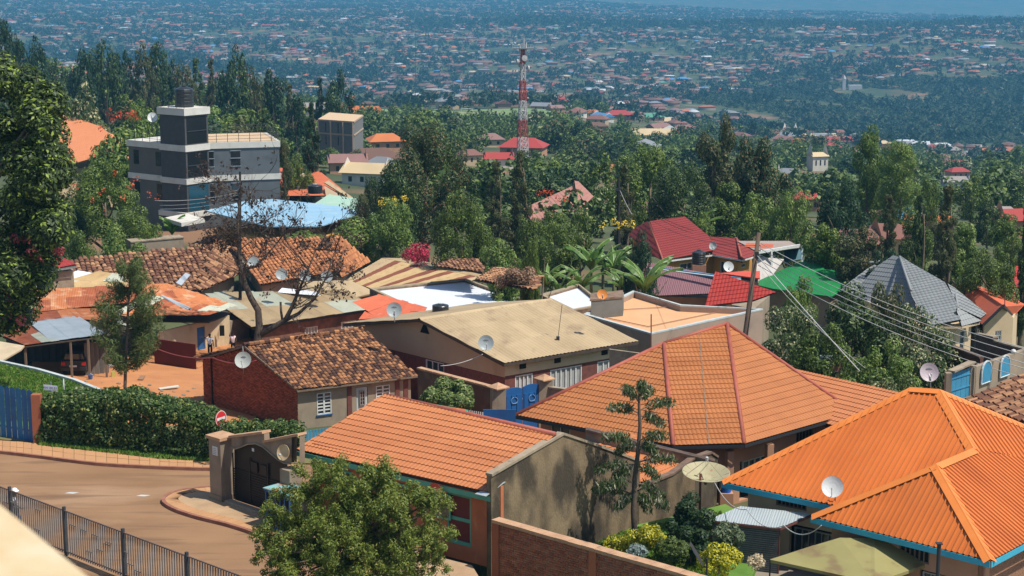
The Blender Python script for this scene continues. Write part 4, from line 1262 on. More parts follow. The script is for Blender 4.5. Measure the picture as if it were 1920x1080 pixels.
for i in range(3):
    p0,p1 = wq[i],wq[i + 1]; dr = unit((p1 - p0) * [1,1,0]); Lw = seg(p0,p1)
    ops = []
    if i == 0: ops = [(Lw * .08,Lw * .24,ze - 1.5,ze - .4)]
    if i == 1: ops = [(Lw * .25,Lw * .8,ze - 3.1,ze - 1.15)]
    if i == 2: ops = [(.5,Lw * .5,ze - 3.1,ze - 1.2),(Lw * .62,Lw * .8,ze - 1.2,ze - .5)]
    p0z,p1z = V3(p0),V3(p1); p0z[2] = p1z[2] = 0
    a_,n_,P = wall(h2,p0z,p1z,ze - 3.9,ze + .15,M_peach,openings=ops,t=.3)
    if i == 0: window(h2,P,n_,*ops[0][:2],*ops[0][2:],cols=2,rows=1)
    if i == 2: window(h2,P,n_,*ops[1][:2],*ops[1][2:],frame=M_timber,cols=5,rows=1,pane=M_black); window(h2,P,n_,(.9),Lw * .48,ze - 2.8,ze - 1.3,frame=M_white,cols=6,rows=2,inset=.22)
    if i == 1: door(h2,P,n_,Lw * .35,Lw * .7,ze - 3.3,ze - 1.25,M_maroon,inset=.25)
MB().prism([tuple(p[:2] + unit((sum(wq) / 4 - p)[:2]) * .35) for p in wq] ,ze - 3.9,ze - .1).build("inner_room",M_black,h2)
for p in (B_ + (-.6,.35,0),B_ + (1.4,1.5,0)): MB().box((p[0],p[1],ze - 3.9),.32,.32,3.5,.3).build("porch_column",M_peach,h2)
bw = thing("water_drum","bright blue plastic drum on the porch of the tiled hip house","drum",(B_[0] - .9,B_[1] + .1,ze - 2.3))
MB().lathe((B_[0] - .75,B_[1] + .1,ze - 2.3),[(.001,0),(.22,0),(.24,.3),(.22,.62),(.001,.62)],14).build("drum_body",mat("blue_plastic",(.02,.12,.5),rough=.4),bw)
tag(MB().box((B_[0] - .75,B_[1] + .1,ze - 3.7),.6,.6,1.4).build("porch_ledge",M_peach),"low peach ledge under the blue drum on the porch","ledge")
# its rear wing
w2 = thing("tiled_wing","lower orange tiled wing behind the ochre hip roof running to the right","house",Z(1600,800,0))
Ra,Rb = Z(1462,686,1.7),Z(1724,745,1.7)
dn_ = unit((B_ - C_) * [1,1,0]);
Ea,Eb = Ra + dn_ * 3.6 - UP * 1.25,Rb + dn_ * 3.6 - UP * 1.25
roof_tiles(w2,[Ea,Eb,Rb,Ra],M_tileA,course=.36,wave=.19,under=M_deck)
MB().slab([Ra,Rb,Rb - dn_ * 3 - UP * 1.1,Ra - dn_ * 3 - UP * 1.1],.1).build("roof_back",M_tileA,w2)
MB().prism([tuple(p[:2]) for p in shrink([Ea,Eb,Rb - dn_ * 3,Ra - dn_ * 3],.4)],-4,.2).build("wall",M_peach,w2)

# ------------------------------------------------------------------ big orange ribbed-metal house
s0 = D(1857,1052,FPX / 53); ze = s0[2]
Cc = s0; Aw = Z(1521,968,ze); ad = unit((Aw - Cc) * [1,1,0]); bd2 = np.array([ad[1],-ad[0],0]); bd2 = bd2 if bd2[1] > 0 else -bd2
Lw = seg(Aw,Cc)
W_,M_ = Z(1353,903,ze),Z(1572,949,ze)
# wing apex
best = None
for h in np.arange(1.4,3.2,.02):
    q = Z(1755,873,ze + h); al = (q - Cc) @ ad
    e = abs(al - Lw / 2)
    if best is None or e < best[0]: best = (e,h,q)
hw,Kp = best[1],best[2]; pitch_ = hw / (Lw / 2)
best = None
for h in np.arange(hw,5.5,.02):
    q = Z(1707,729,ze + h); e = W_ + (-ad) * 0
    perp = (q - W_) @ bd2; e = abs(h / max(perp,.1) - pitch_)
    if best is None or e < best[0]: best = (e,h,q,perp)
hm_,N1,perp = best[1],best[2],best[3]
npl = unit(np.cross(M_ - W_,N1 - W_))
r_ = ray(1762,733); N2 = EYE + r_ * (((W_ - EYE) @ npl) / (r_ @ npl))
Jp = Kp + bd2 * (((W_ - Kp) @ npl) / (bd2 @ npl))
print("J",pix(Jp),N2 - N1)
hz = thing("orange_roof_house","large house with bright orange ribbed hip roofs and cyan fascia at the courtyard","house",(Kp[0],Kp[1],-1.8))
tot = 2 * perp + ((W_ - Aw) @ bd2)
Bf = Cc + bd2 * tot
print("ORANGE",ze,Lw,hw,hm_,perp,tot,Kp,N1)
rs = dict(width=.92,ribs=4,h=.055,under=M_deck)
V_ = M_ + bd2 * 0
roof_sheets(hz,[W_,M_,Jp,N2,N1],M_ribO,**rs)
roof_sheets(hz,[Cc,Aw,Kp],M_ribO,**rs)
roof_sheets(hz,[Cc,Bf,Jp,Kp],M_ribO,**rs)
roof_sheets(hz,[Jp,Bf,N2],M_ribO,**{**rs,'under': None})
MB().slab([Aw,Kp,Jp,Aw + bd2 * 1.5 + UP * .05],.08).build("roof_back",M_ribO,hz)
Wb = W_ + bd2 * 2 * perp
MB().slab([W_,N1,Wb],.1).build("roof_back",M_ribO,hz); MB().slab([Wb,N1,N2,Bf],.1).build("roof_back",M_ribO,hz)
for a_,b_ in ((W_,N1),(N1,N2),(N2,Jp),(Kp,Jp),(Aw,Kp),(Kp,Cc),(N2,Bf)): flatcap(hz,a_,b_,M_ridgeO,.26)
fascia(hz,W_,M_ + ad * -.3,M_cyan,.22); fascia(hz,Aw,Cc,M_cyan,.22); fascia(hz,Bf,Cc,M_cyan,.22,out=-.05)
MB().obox(Aw - UP * .24,unit((Jp - Kp)) * 1.6,-ad * .04,UP * .22).build("fascia",M_maroon,hz)
# walls
def hwall(p0,p1,ops,m=M_tan,z1=None):
    p0,p1 = V3(p0),V3(p1); p0[2] = p1[2] = 0
    return wall(hz,p0,p1,-2.2,(ze + .1) if z1 is None else z1,m,openings=ops,t=.2)
m0 = W_ + bd2 * .75 - ad * .8; m1 = M_ + bd2 * .75 + ad * .2
Lm = seg(m0,m1)
a_,n_,P = hwall(m0,m1,[(Lm * .30,Lm * .62,ze - .75,ze - .3),(Lm * .45,Lm * .95,-1.6,ze - 1.4)],M_cream)
window(hz,P,n_,Lm * .30,Lm * .62,ze - .75,ze - .3,frame=M_timber,cols=7,rows=1,pane=M_black,name="vent_window")
window(hz,P,n_,Lm * .5,Lm * .93,-1.5,ze - 1.5,cols=6,rows=1,frame=M_steel)
f0 = Aw + bd2 * .7 - ad * .5; f1 = Cc + bd2 * .7 + ad * .6; Lf = seg(f0,f1)
a_,n_,P = hwall(f0,f1,[(Lf * .46,Lf * .66,ze - 1.0,ze - .45),(Lf * .60,Lf * .88,-1.6,ze - 1.25),(.15,Lf * .1,-.2,ze - .9)],M_peach)
window(hz,P,n_,Lf * .46,Lf * .66,ze - 1.0,ze - .45,frame=M_timber,cols=6,rows=1,pane=M_black,name="vent_window")
window(hz,P,n_,Lf * .62,Lf * .86,-1.5,ze - 1.3,cols=5,rows=1,frame=M_steel)
window(hz,P,n_,.2,Lf * .1 - .03,-.2,ze - .9,cols=1,rows=2,frame=M_timber)
hwall(f1,f1 + bd2 * (tot - 1.4),[],M_peach)
hwall(m1 - bd2 * 0,f0,[],M_peach)
cs = [m0,m1,f0,f1,f1 + bd2 * (tot - 1.5),m0 + bd2 * (2 * perp - 1.4)]
MB().prism([tuple(p[:2] + bd2[:2] * .5) for p in (m0,m1 )] + [tuple((p + bd2 * .5)[:2]) for p in (f0,f1)] + [tuple((f1 + bd2 * (tot - 2))[:2]),tuple((m0 + bd2 * (2 * perp - 1.6))[:2])],-2.2,ze - .15).build("inner_room",M_black,hz)
# plinth block and pale wall at the lower right corner
tag(MB().obox(Z(1905,1085,-.6) * [1,1,0] - UP * 2,bd2 * 6,-ad * .3,UP * 2.2).build("yard_wall",M_peach),"low peach yard wall at the foot of the orange roofed house corner","wall")

# white dish on the eave
dish(Z(1561,913,ze + .75),.82,unit((-.25,-.9,.45)),M_dishw,"white satellite dish standing on the cyan eave of the orange roof",foot=Z(1566,945,ze))

# corrugated lean-to canopy beside the house
lt = thing("lean_to_canopy","grey corrugated lean-to canopy with slatted side below the cyan eave","canopy",Z(1430,1100,-1.5))
zl = ze - .95
l0,l1 = Z(1327,975,zl),Z(1462,990,zl); l2,l3 = Z(1524,963,zl + .35),Z(1388,949,zl + .35)
M_canopy = mat("canopy_sheet_pale",(.40,.44,.44),(.32,.36,.36),scale=1,rough=.45,metal=.2,rnd=.3)
roof_sheets(lt,[l0,l1,l2,l3],M_canopy,width=.8,ribs=8,h=.012,kind='cor',under=M_darksteel)
fascia(lt,l0,l1,M_maroon,.08); fascia(lt,l1,l2,M_maroon,.08)
M_slatg = mat("slat_grey_brown",(.15,.15,.145),(.10,.10,.10),scale=4,rough=.7,rnd=.4)
dl = unit((l1 - l0) * [1,1,0]); ll = seg(l0,l1); nl = np.array([dl[1],-dl[0],0])
sl = None
kk = int((zl + 1.6) / .085)
for k in range(kk):
    if sl is None: sl = MB().obox(l0 + dl * .1 - nl * .1 - UP * .18,dl * (ll - .15),-nl * .03,UP * .06).build("slat",M_slatg,lt)
    else: link("slat",sl.data,lt,(0,0,-.085 * k))
MB().obox(l0 + dl * .1 - nl * .16 - UP * (zl + 1.6),dl * (ll - .15),-nl * .02,UP * (zl + 1.5)).build("backing",M_darksteel,lt)
for p in (l0 + dl * .1,l1 - dl * .08): MB().obox((p[0] - nl[0] * .1,p[1] - nl[1] * .1,-1.6),dl * .07,-nl * .07,UP * (zl + 1.55)).build("post",M_maroon,lt)

# olive tent canopy
tz = .35
tn = thing("tent_canopy","faded olive fabric canopy with raised centre in the courtyard of the orange roofed house","canopy",Z(1600,1100,-1.5))
t0,t1,t2,t3 = Z(1444,1049,tz),Z(1640,1092,tz),Z(1755,1051,tz),Z(1575,1010,tz + .02)
t3 = t0 + (t2 - t1)
ap1,ap2 = Z(1575,1008,tz + .62),Z(1640,1010,tz + .62)
M_tent = mat("tent_fabric_olive",(.30,.265,.105),(.25,.22,.085),scale=.9,rough=.85,grime=(.20,.14,.07),gs=.9,gt=.55,gw=.1,trans=.12)
for nm_,pl_ in (("panel",[t0,t1,ap2,ap1]),("panel",[t1,t2,ap2]),("panel",[t2,t3,ap1,ap2]),("panel",[t3,t0,ap1])): MB().slab(pl_,.015).build("fabric_" + nm_,M_tent,tn)
for a_,b_ in ((t0,t1),(t1,t2),(t2,t3),(t3,t0)): MB().bar(a_ - UP * .06,b_ - UP * .06,.02,.12).build("valance",M_tent,tn)
for p in (t0,t1,t2,t3): MB().tube([p - UP * .02,(p[0],p[1],-1.6)],.03,6).build("pole",M_darksteel,tn)
# post beside it
po = thing("steel_post","thin dark steel post standing in front of the lower cyan fascia","post",(Z(1760,1060,0)[0],Z(1760,1060,0)[1],-1.6))
pt = D(1761,1020,pix(Z(1760,1085,-1.5))[2] and 56.5)
MB().tube([pt,(pt[0],pt[1],-1.6)],.07,8).build("shaft",M_darksteel,po); MB().box(pt,.2,.2,.04).build("cap",M_darksteel,po)

# big mesh dish on a pole in the garden
bp = Z(1311,1000,GZ)
bdh = thing("satellite_dish","very large old cream dish tilted to the sky on a rusty pole in the garden","satellite dish",bp)
cc = D(1324,884,pix(bp)[2] and FPX / pix(bp)[2]); ax = unit((.02,-.16,1.0)); Rr = .98
prof = [(.02,-.30),(Rr * .3,-.27),(Rr * .6,-.18),(Rr * .85,-.07),(Rr,0),(Rr + .02,-.01),(Rr * .85,-.10),(Rr * .6,-.21),(Rr * .3,-.30),(.02,-.33)]
M_bigd = mat("dish_aged_cream",(.38,.34,.20),(.30,.27,.16),scale=1.5,rough=.6,grime=(.33,.12,.04),gs=1.7,gt=.66,gw=.06)
ref_ = MB().lathe(cc,prof,28,axis=ax).build("reflector",M_bigd,bdh)
for k in range(12):
    a = math.pi * 2 * k / 12; x = unit(np.cross(ax,[.1,1,.13])); y = np.cross(ax,x); dd_ = x * math.cos(a) + y * math.sin(a)
    MB().tube([cc + dd_ * .05 - ax * .33,cc + dd_ * Rr * .6 - ax * .2,cc + dd_ * Rr * .99 + ax * .005],.012,4).build("rib",M_cop,ref_)
MB().tube([bp,(bp[0],bp[1],1.4),cc - ax * .55],[.055,.05,.05],8).build("pole",mat("pole_rust",(.20,.07,.045),(.13,.05,.035),scale=4,rough=.8),bdh)
MB().tube([cc - ax * .6,cc - ax * .33],[.05,.16],8).build("hub",M_cop,bdh)
for k in range(3):
    a = 2.1 * k + .4; dd_ = x * math.cos(a) + y * math.sin(a); MB().tube([cc + dd_ * Rr * .9 - ax * .03,cc + ax * .55],.012,4).build("feed_leg",M_cop,bdh)
MB().tube([cc + ax * .5,cc + ax * .66],.06,8).build("receiver_head",M_lnb,bdh)
# garden lamp
lp = Z(1325,1080,.6); lp[2] = GZ
gl_ = thing("garden_lamp","dark solar floodlight panel on a short post behind the brick garden wall","lamp",lp)
MB().tube([lp,lp + UP * (1.25 - GZ)],.04,8).build("post",M_darksteel,gl_)
MB().obox(lp + UP * (1.25 - GZ) + (-.28,0,.0),(.14,-.05,-.3),(.06,.3,0),(-.35,.0,.55)).build("panel",M_darksteel,gl_)
# ------------------------------------------------------------------ generic house from eave and ridge points
def house(name,label,planes,walls=None,cat="house",group=None,wm=None,zb=None,inset=.45,ridges=(),rm=None,fm=None,fasc=(),under=M_deck,loc=None):
    """planes: (points, kind, material, options); walls: footprint points"""
    allp = [V3(p) for pl_ in planes for p in pl_[0]]
    c = sum(allp) / len(allp); zb = float(ground_z(c[0],c[1])) - 1 if zb is None else zb
    t = thing(name,label,cat,(c[0],c[1],zb + 1),group)
    for pl_ in planes:
        pts,kind,m = pl_[0],pl_[1],pl_[2]; opt = pl_[3] if len(pl_) > 3 else {}
        if kind == 'tile': roof_tiles(t,pts,m,under=under,**opt)
        elif kind == 'rib': roof_sheets(t,pts,m,under=under,kind='rib',**opt)
        elif kind == 'cor': roof_sheets(t,pts,m,under=under,kind='cor',**opt)
        elif kind == 'pan': roof_pantiles(t,pts,m,**opt)
        else: MB().slab(pts,.1).build("roof_slope",m,t)
    if walls is not None:
        fp = shrink(walls,inset); zt = min(p[2] for p in walls) - .04
        MB().prism([tuple(p[:2]) for p in fp],zb,zt).build("wall",wm or M_tan,t)
    for a_,b_ in ridges: ridge(t,a_,b_,rm or M_ridgeR,.1)
    for a_,b_ in fasc: fascia(t,a_,b_,fm or M_darksteel,.15)
    return t
def pwin(t,p0,p1,items,frame=M_white,pane=M_glass,out=.03,sill=None):
    """windows set proud on an existing wall line p0->p1 (outside on the right); items: (u0,u1,z0,z1,cols,rows) u in metres"""
    p0,p1 = V3(p0),V3(p1); a = unit((p1 - p0) * [1,1,0]); n = np.array([a[1],-a[0],0])
    P = lambda u,z,dpt=0.0: (p0[0] + a[0] * u - n[0] * dpt,p0[1] + a[1] * u - n[1] * dpt,z)
    for it in items:
        window(t,P,n,it[0],it[1],it[2],it[3],frame=frame,pane=pane,cols=it[4],rows=it[5],inset=-out,sill=sill)

# ------------------------------------------------------------------ brick house with mottled clay tile roof
s0 = D(557,731,FPX / 32.5); ze = s0[2]; GB = -5.0
Cb,Bb = s0,Z(784,703,ze)
hb = 1.75
Ra,Rb = Z(457,648,ze + hb),Z(681,617,ze + hb)
Fa,Fb = 2 * Ra - Cb,2 * Rb - Bb; Fa[2] = Fb[2] = ze
print("BRICK",ze,Ra,Rb,pix(Fa))
bh = thing("brick_house","dark red brick house with mottled clay tile roof and white slatted windows behind the hedge","house",(Cb[0],Cb[1] + 3,GB))
roof_pantiles(bh,[Cb,Bb,Rb,Ra],M_clay,parts=300,pitch=.24,row=.33)
roof_pantiles(bh,[Fb,Fa,Ra,Rb],M_clay,parts=0,pitch=.3,row=.45,seed=9)
ub = unit((Bb - Cb) * [1,1,0]); vb = unit((Ra - Cb) * [1,1,0])
for k in range(24):
    p = Ra + (Rb - Ra) * k / 24 + UP * .06; MB().tube([p - ub * .02,p + (Rb - Ra) / 24],[.15,.12],7).build("ridge_tile",M_clay,bh)
for a_,b_ in ((Cb,Ra),(Ra,Fa)): MB().bar(a_ - UP * .05,b_ - UP * .05,.05,.12).build("barge_board",M_timber,bh)
g0_,g1_ = Cb + ub * .25 + vb * .35,Fa + ub * .25 - vb * .35      # gable wall, seen from the left
half = seg(g0_,g1_) / 2
topf = lambda u: ze + (hb) * (1 - abs(u - half) / (half + .35)) - .08
g0z,g1z = V3(g0_),V3(g1_); g0z[2] = g1z[2] = 0
gal = unit(g1z - g0z); gno = np.array([-gal[1],gal[0],0]); gno = gno if gno[0] < 0 else -gno
Lg = seg(g0z,g1z)
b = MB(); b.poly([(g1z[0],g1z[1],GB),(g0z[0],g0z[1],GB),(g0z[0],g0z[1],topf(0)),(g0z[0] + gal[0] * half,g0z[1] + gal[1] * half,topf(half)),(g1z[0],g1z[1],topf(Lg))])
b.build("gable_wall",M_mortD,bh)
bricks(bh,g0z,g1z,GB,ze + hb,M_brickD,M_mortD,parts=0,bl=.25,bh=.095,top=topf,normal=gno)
b = MB().obox((g1z[0] - gal[0] * 1.1,g1z[1] - gal[1] * 1.1,GB),gal * .14,gno * .08,UP * (topf(Lg - 1.1) - GB)).build("drain_pipe",M_black,bh)
f0,f1 = V3(g0z),g0z + ub * (seg(Cb,Bb) - .5)
Lf = seg(f0,f1)
fu = lambda px: (VP(px,750,f0,ub) - f0) @ ub
wz0,wz1 = ze - 1.75,ze - .45
ops = [(fu(594),fu(621),wz0,wz1),(fu(705),fu(731),wz0,wz1),(fu(668),fu(690),GB,ze - .4)]
_,n_,P = wall(bh,f0,f1,GB,ze + .02,M_plast,openings=ops,t=.14)
M_slotp = M_black
window(bh,P,n_,*ops[0],cols=2,rows=6,sill=M_bluep,inset=.02,bw=.07); window(bh,P,n_,*ops[1],cols=2,rows=6,sill=M_bluep,inset=.02,bw=.07)
door(bh,P,n_,*ops[2],M_pale,inset=.04)
window(bh,P,n_,ops[2][0] + .2,ops[2][1] - .2,ze - 1.5,ze - .6,cols=2,rows=4,frame=M_steel,inset=-.01,bw=.03)
for px_ in (651,741,757): MB().obox(P(fu(px_),GB,0),ub * .28,n_ * .05,UP * (ze - GB - .02)).build("brick_pilaster",M_maroon,bh)
MB().prism([tuple((p + ub * .2)[:2]) for p in (f0 + vb * .3,)] + [tuple((f1 + vb * .3)[:2]),tuple((f1 + vb * (Lg - .3))[:2]),tuple((f0 + vb * (Lg - .3))[:2])],GB,ze - .1).build("inner_room",M_black,bh)
MB().bar(Cb - UP * .1,Bb - UP * .1,.05,.1).build("eave_board",M_timber,bh)
pd_ = D(456,675,FPX / 33.4)
dish(pd_,.92,unit((-.12,-.92,.38)),M_dishgr,"large pale grey dish with faint print on the dark brick gable",foot=VP(458,700,g0z,gal) + gno * .05,wm="ooooo")

# steps of blue slat fence and brown door beside the front plaster wall
bf = thing("blue_slat_fence","short blue slatted fence between the hedge end and the orange tiled roof","fence",Z(585,815,-.3))
q0,q1 = Z(562,812,.9),Z(640,800,.9)
dq = unit(q1 - q0);
for k in range(11):
    p = q0 + dq * (.0 + k * .16); MB().obox((p[0],p[1],-1),dq * .12,(dq[1] * .03,-dq[0] * .03,0),UP * 1.95).build("slat",M_bluel,bf)
MB().obox((q0 + dq * 1.8)[:2].tolist() + [-1],dq * .5,(0,-.05,0),UP * 2).build("door",M_redw,bf)
for k in range(5): MB().obox(((q0 + dq * (2.4 + k * .2))[0],(q0 + dq * (2.4 + k * .2))[1],-1),dq * .09,(0,-.03,0),UP * 1.95).build("slat",M_pale,bf)

# ------------------------------------------------------------------ long beige-roofed house
s0 = D(945,682,FPX / 32.0); ze = s0[2]; GC = -5.0
C1,B1 = s0,Z(1197,640,ze); hb = 1.55
R1,R2 = Z(786,598,ze + hb),Z(1034,561,ze + hb)
F1,F2 = 2 * R1 - C1,2 * R2 - B1; F1[2] = F2[2] = ze + .1
print("BEIGE",ze,pix(F1),pix(F2),R1,R2)
bg = thing("beige_roof_house","long tan house with flat-toned beige sheet roof, maroon window band and triangular gable vent","house",(C1[0],C1[1] + 4,GC))
roof_sheets(bg,[C1,B1,R2,R1],[M_sheetBe],width=.84,ribs=3,h=.045,kind='cor',rows=3,jitter=.012,under=M_deck,name="roof_sheet")
roof_sheets(bg,[F2,F1,R1,R2],[M_sheetBe],width=.84,ribs=6,h=.022,kind='cor',rows=2,jitter=.006,under=M_deck)
flatcap(bg,R1,R2,M_sheetBe,.22)
u1_ = unit((B1 - C1) * [1,1,0]); v1_ = unit((R1 - C1) * [1,1,0])
for a_,b_ in ((C1,B1),(C1,R1),(R1,F1),(B1,R2)): MB().bar(a_ - UP * .1,b_ - UP * .1,.04,.17).build("fascia",mat("fascia_dark_brown",(.05,.035,.028),(.08,.055,.04),rough=.7,scale=3),bg)
w0 = C1 + u1_ * .45 + v1_ * .45; w0[2] = 0
Lr = seg(C1,B1) - .9
w1 = w0 + u1_ * Lr; Lg = seg(C1,F1) - .9; w3 = w0 + v1_ * Lg
ru = lambda px: (VP(px,700,w0,u1_) - w0) @ u1_
bandt = ze - .95
ops = [(ru(966),ru(999),GC + .3,ze - .92),(ru(1032),ru(1091),GC + .3,ze - .92),(ru(1120),ru(1153),GC + .3,ze - .92)]
z_band = ze - .9
wall(bg,w0,w1,z_band,ze - .02,M_cream,t=.2)
a_,n_,P = wall(bg,w0 + np.array([0,0,0]),w1,GC,z_band - .004,M_maroon,openings=[(o[0],o[1],ze - 2.5,z_band - .1) for o in ops],t=.15,name="window_band")
for o_,c_ in zip(ops,(4,6,3)): window(bg,P,n_,o_[0],o_[1],ze - 2.5,z_band - .1,cols=c_,rows=1,pane=M_curtain,inset=.05,fw=.07,bw=.06)
for px_ in (980,1045,1133):
    u = ru(px_); MB().obox(P(u - .24,ze - .62,.02),u1_ * .48,n_ * .05,UP * .3).build("vent",M_black,bg)
# gable side
gh = hb * (1 - 0)
_,n2,P2 = wall(bg,w3,w0,ze - .98,ze - .02,M_tan,top=[(0,ze + .05),(Lg / 2,ze + hb - .12),(Lg,ze + .02)],name="gable_wall")
wall(bg,w3,w0,GC,ze - 1.0,M_maroon,openings=[(Lg * .5,Lg * .62,ze - 2.2,ze - 1.05)],name="window_band",t=.15)
window(bg,P2,n2,Lg * .5,Lg * .62,ze - 2.2,ze - 1.05,cols=3,rows=2,inset=.05)
tp = VP(797,612,w0,v1_)
c_ = tp + n2 * .02
MB().add([c_ - v1_ * .42 - UP * .42,c_ + v1_ * .42 - UP * .42,c_ + UP * .32,c_ - v1_ * .42 - UP * .42 + n2 * .03,c_ + v1_ * .42 - UP * .42 + n2 * .03,c_ + UP * .32 + n2 * .03],[(3,4,5),(5,4,3),(0,1,4,3),(1,2,5,4),(2,0,3,5)]).build("triangular_vent",M_black,bg)
wall(bg,w1,w1 + v1_ * Lg,GC,ze - .02,M_tan,top=[(0,ze),(Lg / 2,ze + hb - .12),(Lg,ze)])
MB().prism([tuple((w0 + (u1_ + v1_) * .25)[:2]),tuple((w1 + (v1_ - u1_) * .25)[:2]),tuple((w1 + v1_ * (Lg - .25) - u1_ * .25)[:2]),tuple((w3 + (u1_ - v1_) * .25)[:2])],GC,ze - .05).build("inner_room",M_black,bg)
am = VP(1046,640,C1 + v1_ * 2.2,u1_); am = Z(1046,636,ze + .45)
an_ = thing("roof_antenna","thin roof aerial standing on a small dark block on the beige sheet roof","antenna",am)
MB().box(am - UP * .05,.2,.2,.22).build("base",M_darksteel,an_); MB().tube([am,D(1054,571,pix(am)[2] and FPX / pix(am)[2])],.018,5).build("mast",M_darksteel,an_)
sc_ = D(911,643,FPX / 32.5)
dish(sc_,.88,unit((.12,-.93,.34)),M_dishg,"grey dish with dark print at the lower verge of the beige roof",foot=Z(906,668,ze + .1),wm="oooooo")
dish(D(739,581,FPX / 31),.9,unit((.1,-.93,.34)),M_dishg,"grey dish standing on the far ridge edge of the beige roof",foot=D(740,604,FPX / 31),wm="oooooo")
wire("cable",[D(905,664,99),D(826,686,97.5)],.15,.02,"thin pale cable from the dish on the beige roof verge across the tan gable",group=None)

# ------------------------------------------------------------------ courtyard wall, pillars and blue gate between the two houses
cwz = thing("courtyard_wall","brown brick wall with pale coping between the clay tile roof and the blue gate","wall",gpt(850,92))
k0,k1 = D(783,692,96.5),D(925,729,91.5); kd = unit((k1 - k0) * [1,1,0]); kn = np.array([kd[1],-kd[0],0])
b = MB(); b.add([tuple(k0 * [1,1,0] + UP * -6),tuple(k1 * [1,1,0] + UP * -6),tuple(k1),tuple(k0)] + [tuple(p - kn * .2) for p in (k0 * [1,1,0] + UP * -6,k1 * [1,1,0] + UP * -6,k1,k0)],[(0,1,2,3),(7,6,5,4),(3,2,6,7),(0,3,7,4),(1,5,6,2)])
b.build("wall_panel",mat("old_brick_render",(.15,.075,.05),(.10,.06,.042),scale=.8,rough=.95,grime=(.2,.15,.1),gs=1.2,gt=.55,bump=.4),cwz)
nk = 9
for i in range(nk): MB().bar(k0 + (k1 - k0) * i / nk + UP * .05 - kn * .1,k0 + (k1 - k0) * (i + .96) / nk + UP * .05 - kn * .1,.34,.1).build("coping_stone",M_copO,cwz)
for (px_,py_,d_) in ((934,727,91),(1021,711,92.5)):
    p = D(px_,py_,d_); MB().box((p[0],p[1],-6),.75,.6,p[2] + 6,.2).build("pillar",M_plast,cwz)
    MB().lathe(p,[(.62,0),(.62,.06),(.001,.3)],4).build("pillar_cap",M_copO,cwz)
# right part of the wall
k0,k1 = D(1027,727,92.5),D(1075,733,91.5)
MB().obox(k0 * [1,1,0] + UP * -6,(k1 - k0) * [1,1,0],(0,.2,0),UP * (k0[2] + 6)).build("wall_panel",M_plast,cwz)
MB().bar(k0 + UP * .04,k1 + UP * .04,.3,.1).build("coping_stone",M_cop,cwz)
bgz = thing("blue_gate","bright blue sheet-metal double gate with carved swirls beside the tan house","gate",gpt(980,91))
M_bluegate = mat("gate_blue_paint",(.015,.105,.30),(.02,.08,.23),scale=1.5,rough=.5)
q0,q1 = D(947,733,91.2),D(1013,722,92.3); dq = unit((q1 - q0) * [1,1,0]); nq = np.array([dq[1],-dq[0],0]); Lq = seg(q0,q1)
zt = q0[2]
for k in range(2):
    a0 = Lq * k / 2 + .02; a1 = Lq * (k + 1) / 2 - .02
    n_s = 6; ptsb = []
    lf = MB();
    pts_t = [(a0 + (a1 - a0) * i / n_s,zt + .12 * math.sin(math.pi * i / n_s) * (1 if k == 0 else 1) + (.0 if k == 0 else .06)) for i in range(n_s + 1)]
    pts3 = [q0 * [1,1,0] + dq * a0 + UP * -6] + [q0 * [1,1,0] + dq * a1 + UP * -6] + [q0 * [1,1,0] + dq * u + UP * z for u,z in pts_t[::-1]]
    m_ = len(pts3); lf.add(pts3 + [p - nq * .05 for p in pts3],[tuple(range(m_)),tuple(range(2 * m_ - 1,m_ - 1,-1))] + [(i,(i + 1) % m_,m_ + (i + 1) % m_,m_ + i)[::-1] for i in range(m_)])
    lo = lf.build("gate_leaf",M_bluegate,bgz)
    for i in range(3):
        MB().obox(q0 * [1,1,0] + dq * (a0 + .06 + i * (a1 - a0 - .1) / 3) + nq * .0 + UP * (zt - 1.6),dq * ((a1 - a0 - .1) / 3 - .05),nq * .03,UP * 1.3).build("panel",M_bluegate,lo)
    c_ = q0 * [1,1,0] + dq * ((a0 + a1) / 2) + nq * .06 + UP * (zt - .62)
    for sgn in (-1,1):
        MB().tube([c_ + dq * (.2 * math.sin(t) * sgn) + UP * (.22 * math.cos(t * .9) * (1 - t * .1)) for t in np.linspace(.2,4.2,10)],.02,5).build("swirl",mat("gate_swirl_pale",(.16,.27,.42),rough=.6),lo)
tag(MB().obox(D(906,768,89) * [1,1,0] + UP * -6,unit(D(955,768,89) - D(906,768,89)) * 1.7,(0,.06,0),UP * (D(906,768,89)[2] + 6)).build("metal_sheet",M_bluegate),"low dark blue metal panel in front of the blue gate behind the dull red ridge","panel")
pkf = thing("picket_fence","little row of white pickets below the leafy shrub behind the red ridge","fence",D(868,775,88))
for k in range(10):
    p = D(868 + k * 4,768 + k * .6,88.5); MB().obox((p[0],p[1],-5),(.06,0,0),(0,.03,0),UP * (p[2] + 5)).build("picket",M_white,pkf)

# ------------------------------------------------------------------ signs near the hedge
sg = thing("no_entry_sign","red and white no-entry road sign on a pale pole behind the cement gateway","sign",Z(417,900,0))
sp_ = D(414.5,785,FPX / 42); sa = unit((.85,-.52,.03)); ss = unit(np.cross(UP,sa)); su = np.cross(sa,ss)
plt_ = MB().lathe(sp_,[(.001,.0),(.36,0),(.37,-.02),(.001,-.025)],28,axis=sa).build("sign_face",mat("sign_red",(.50,.025,.03),rough=.4),sg)
MB().lathe(sp_ + sa * .002,[(.335,.0),(.362,0),(.362,.004),(.335,.004),(.335,0)],28,axis=sa).build("rim",M_white,plt_)
MB().obox(sp_ - ss * .27 - su * .055 + sa * .003,ss * .54,su * .12,sa * .006).build("white_bar",M_white,plt_)
MB().tube([sp_ - sa * .05 + su * .3,(sp_[0] - sa[0] * .05,sp_[1] - sa[1] * .05,0)],.03,8).build("pole",M_steel,sg)
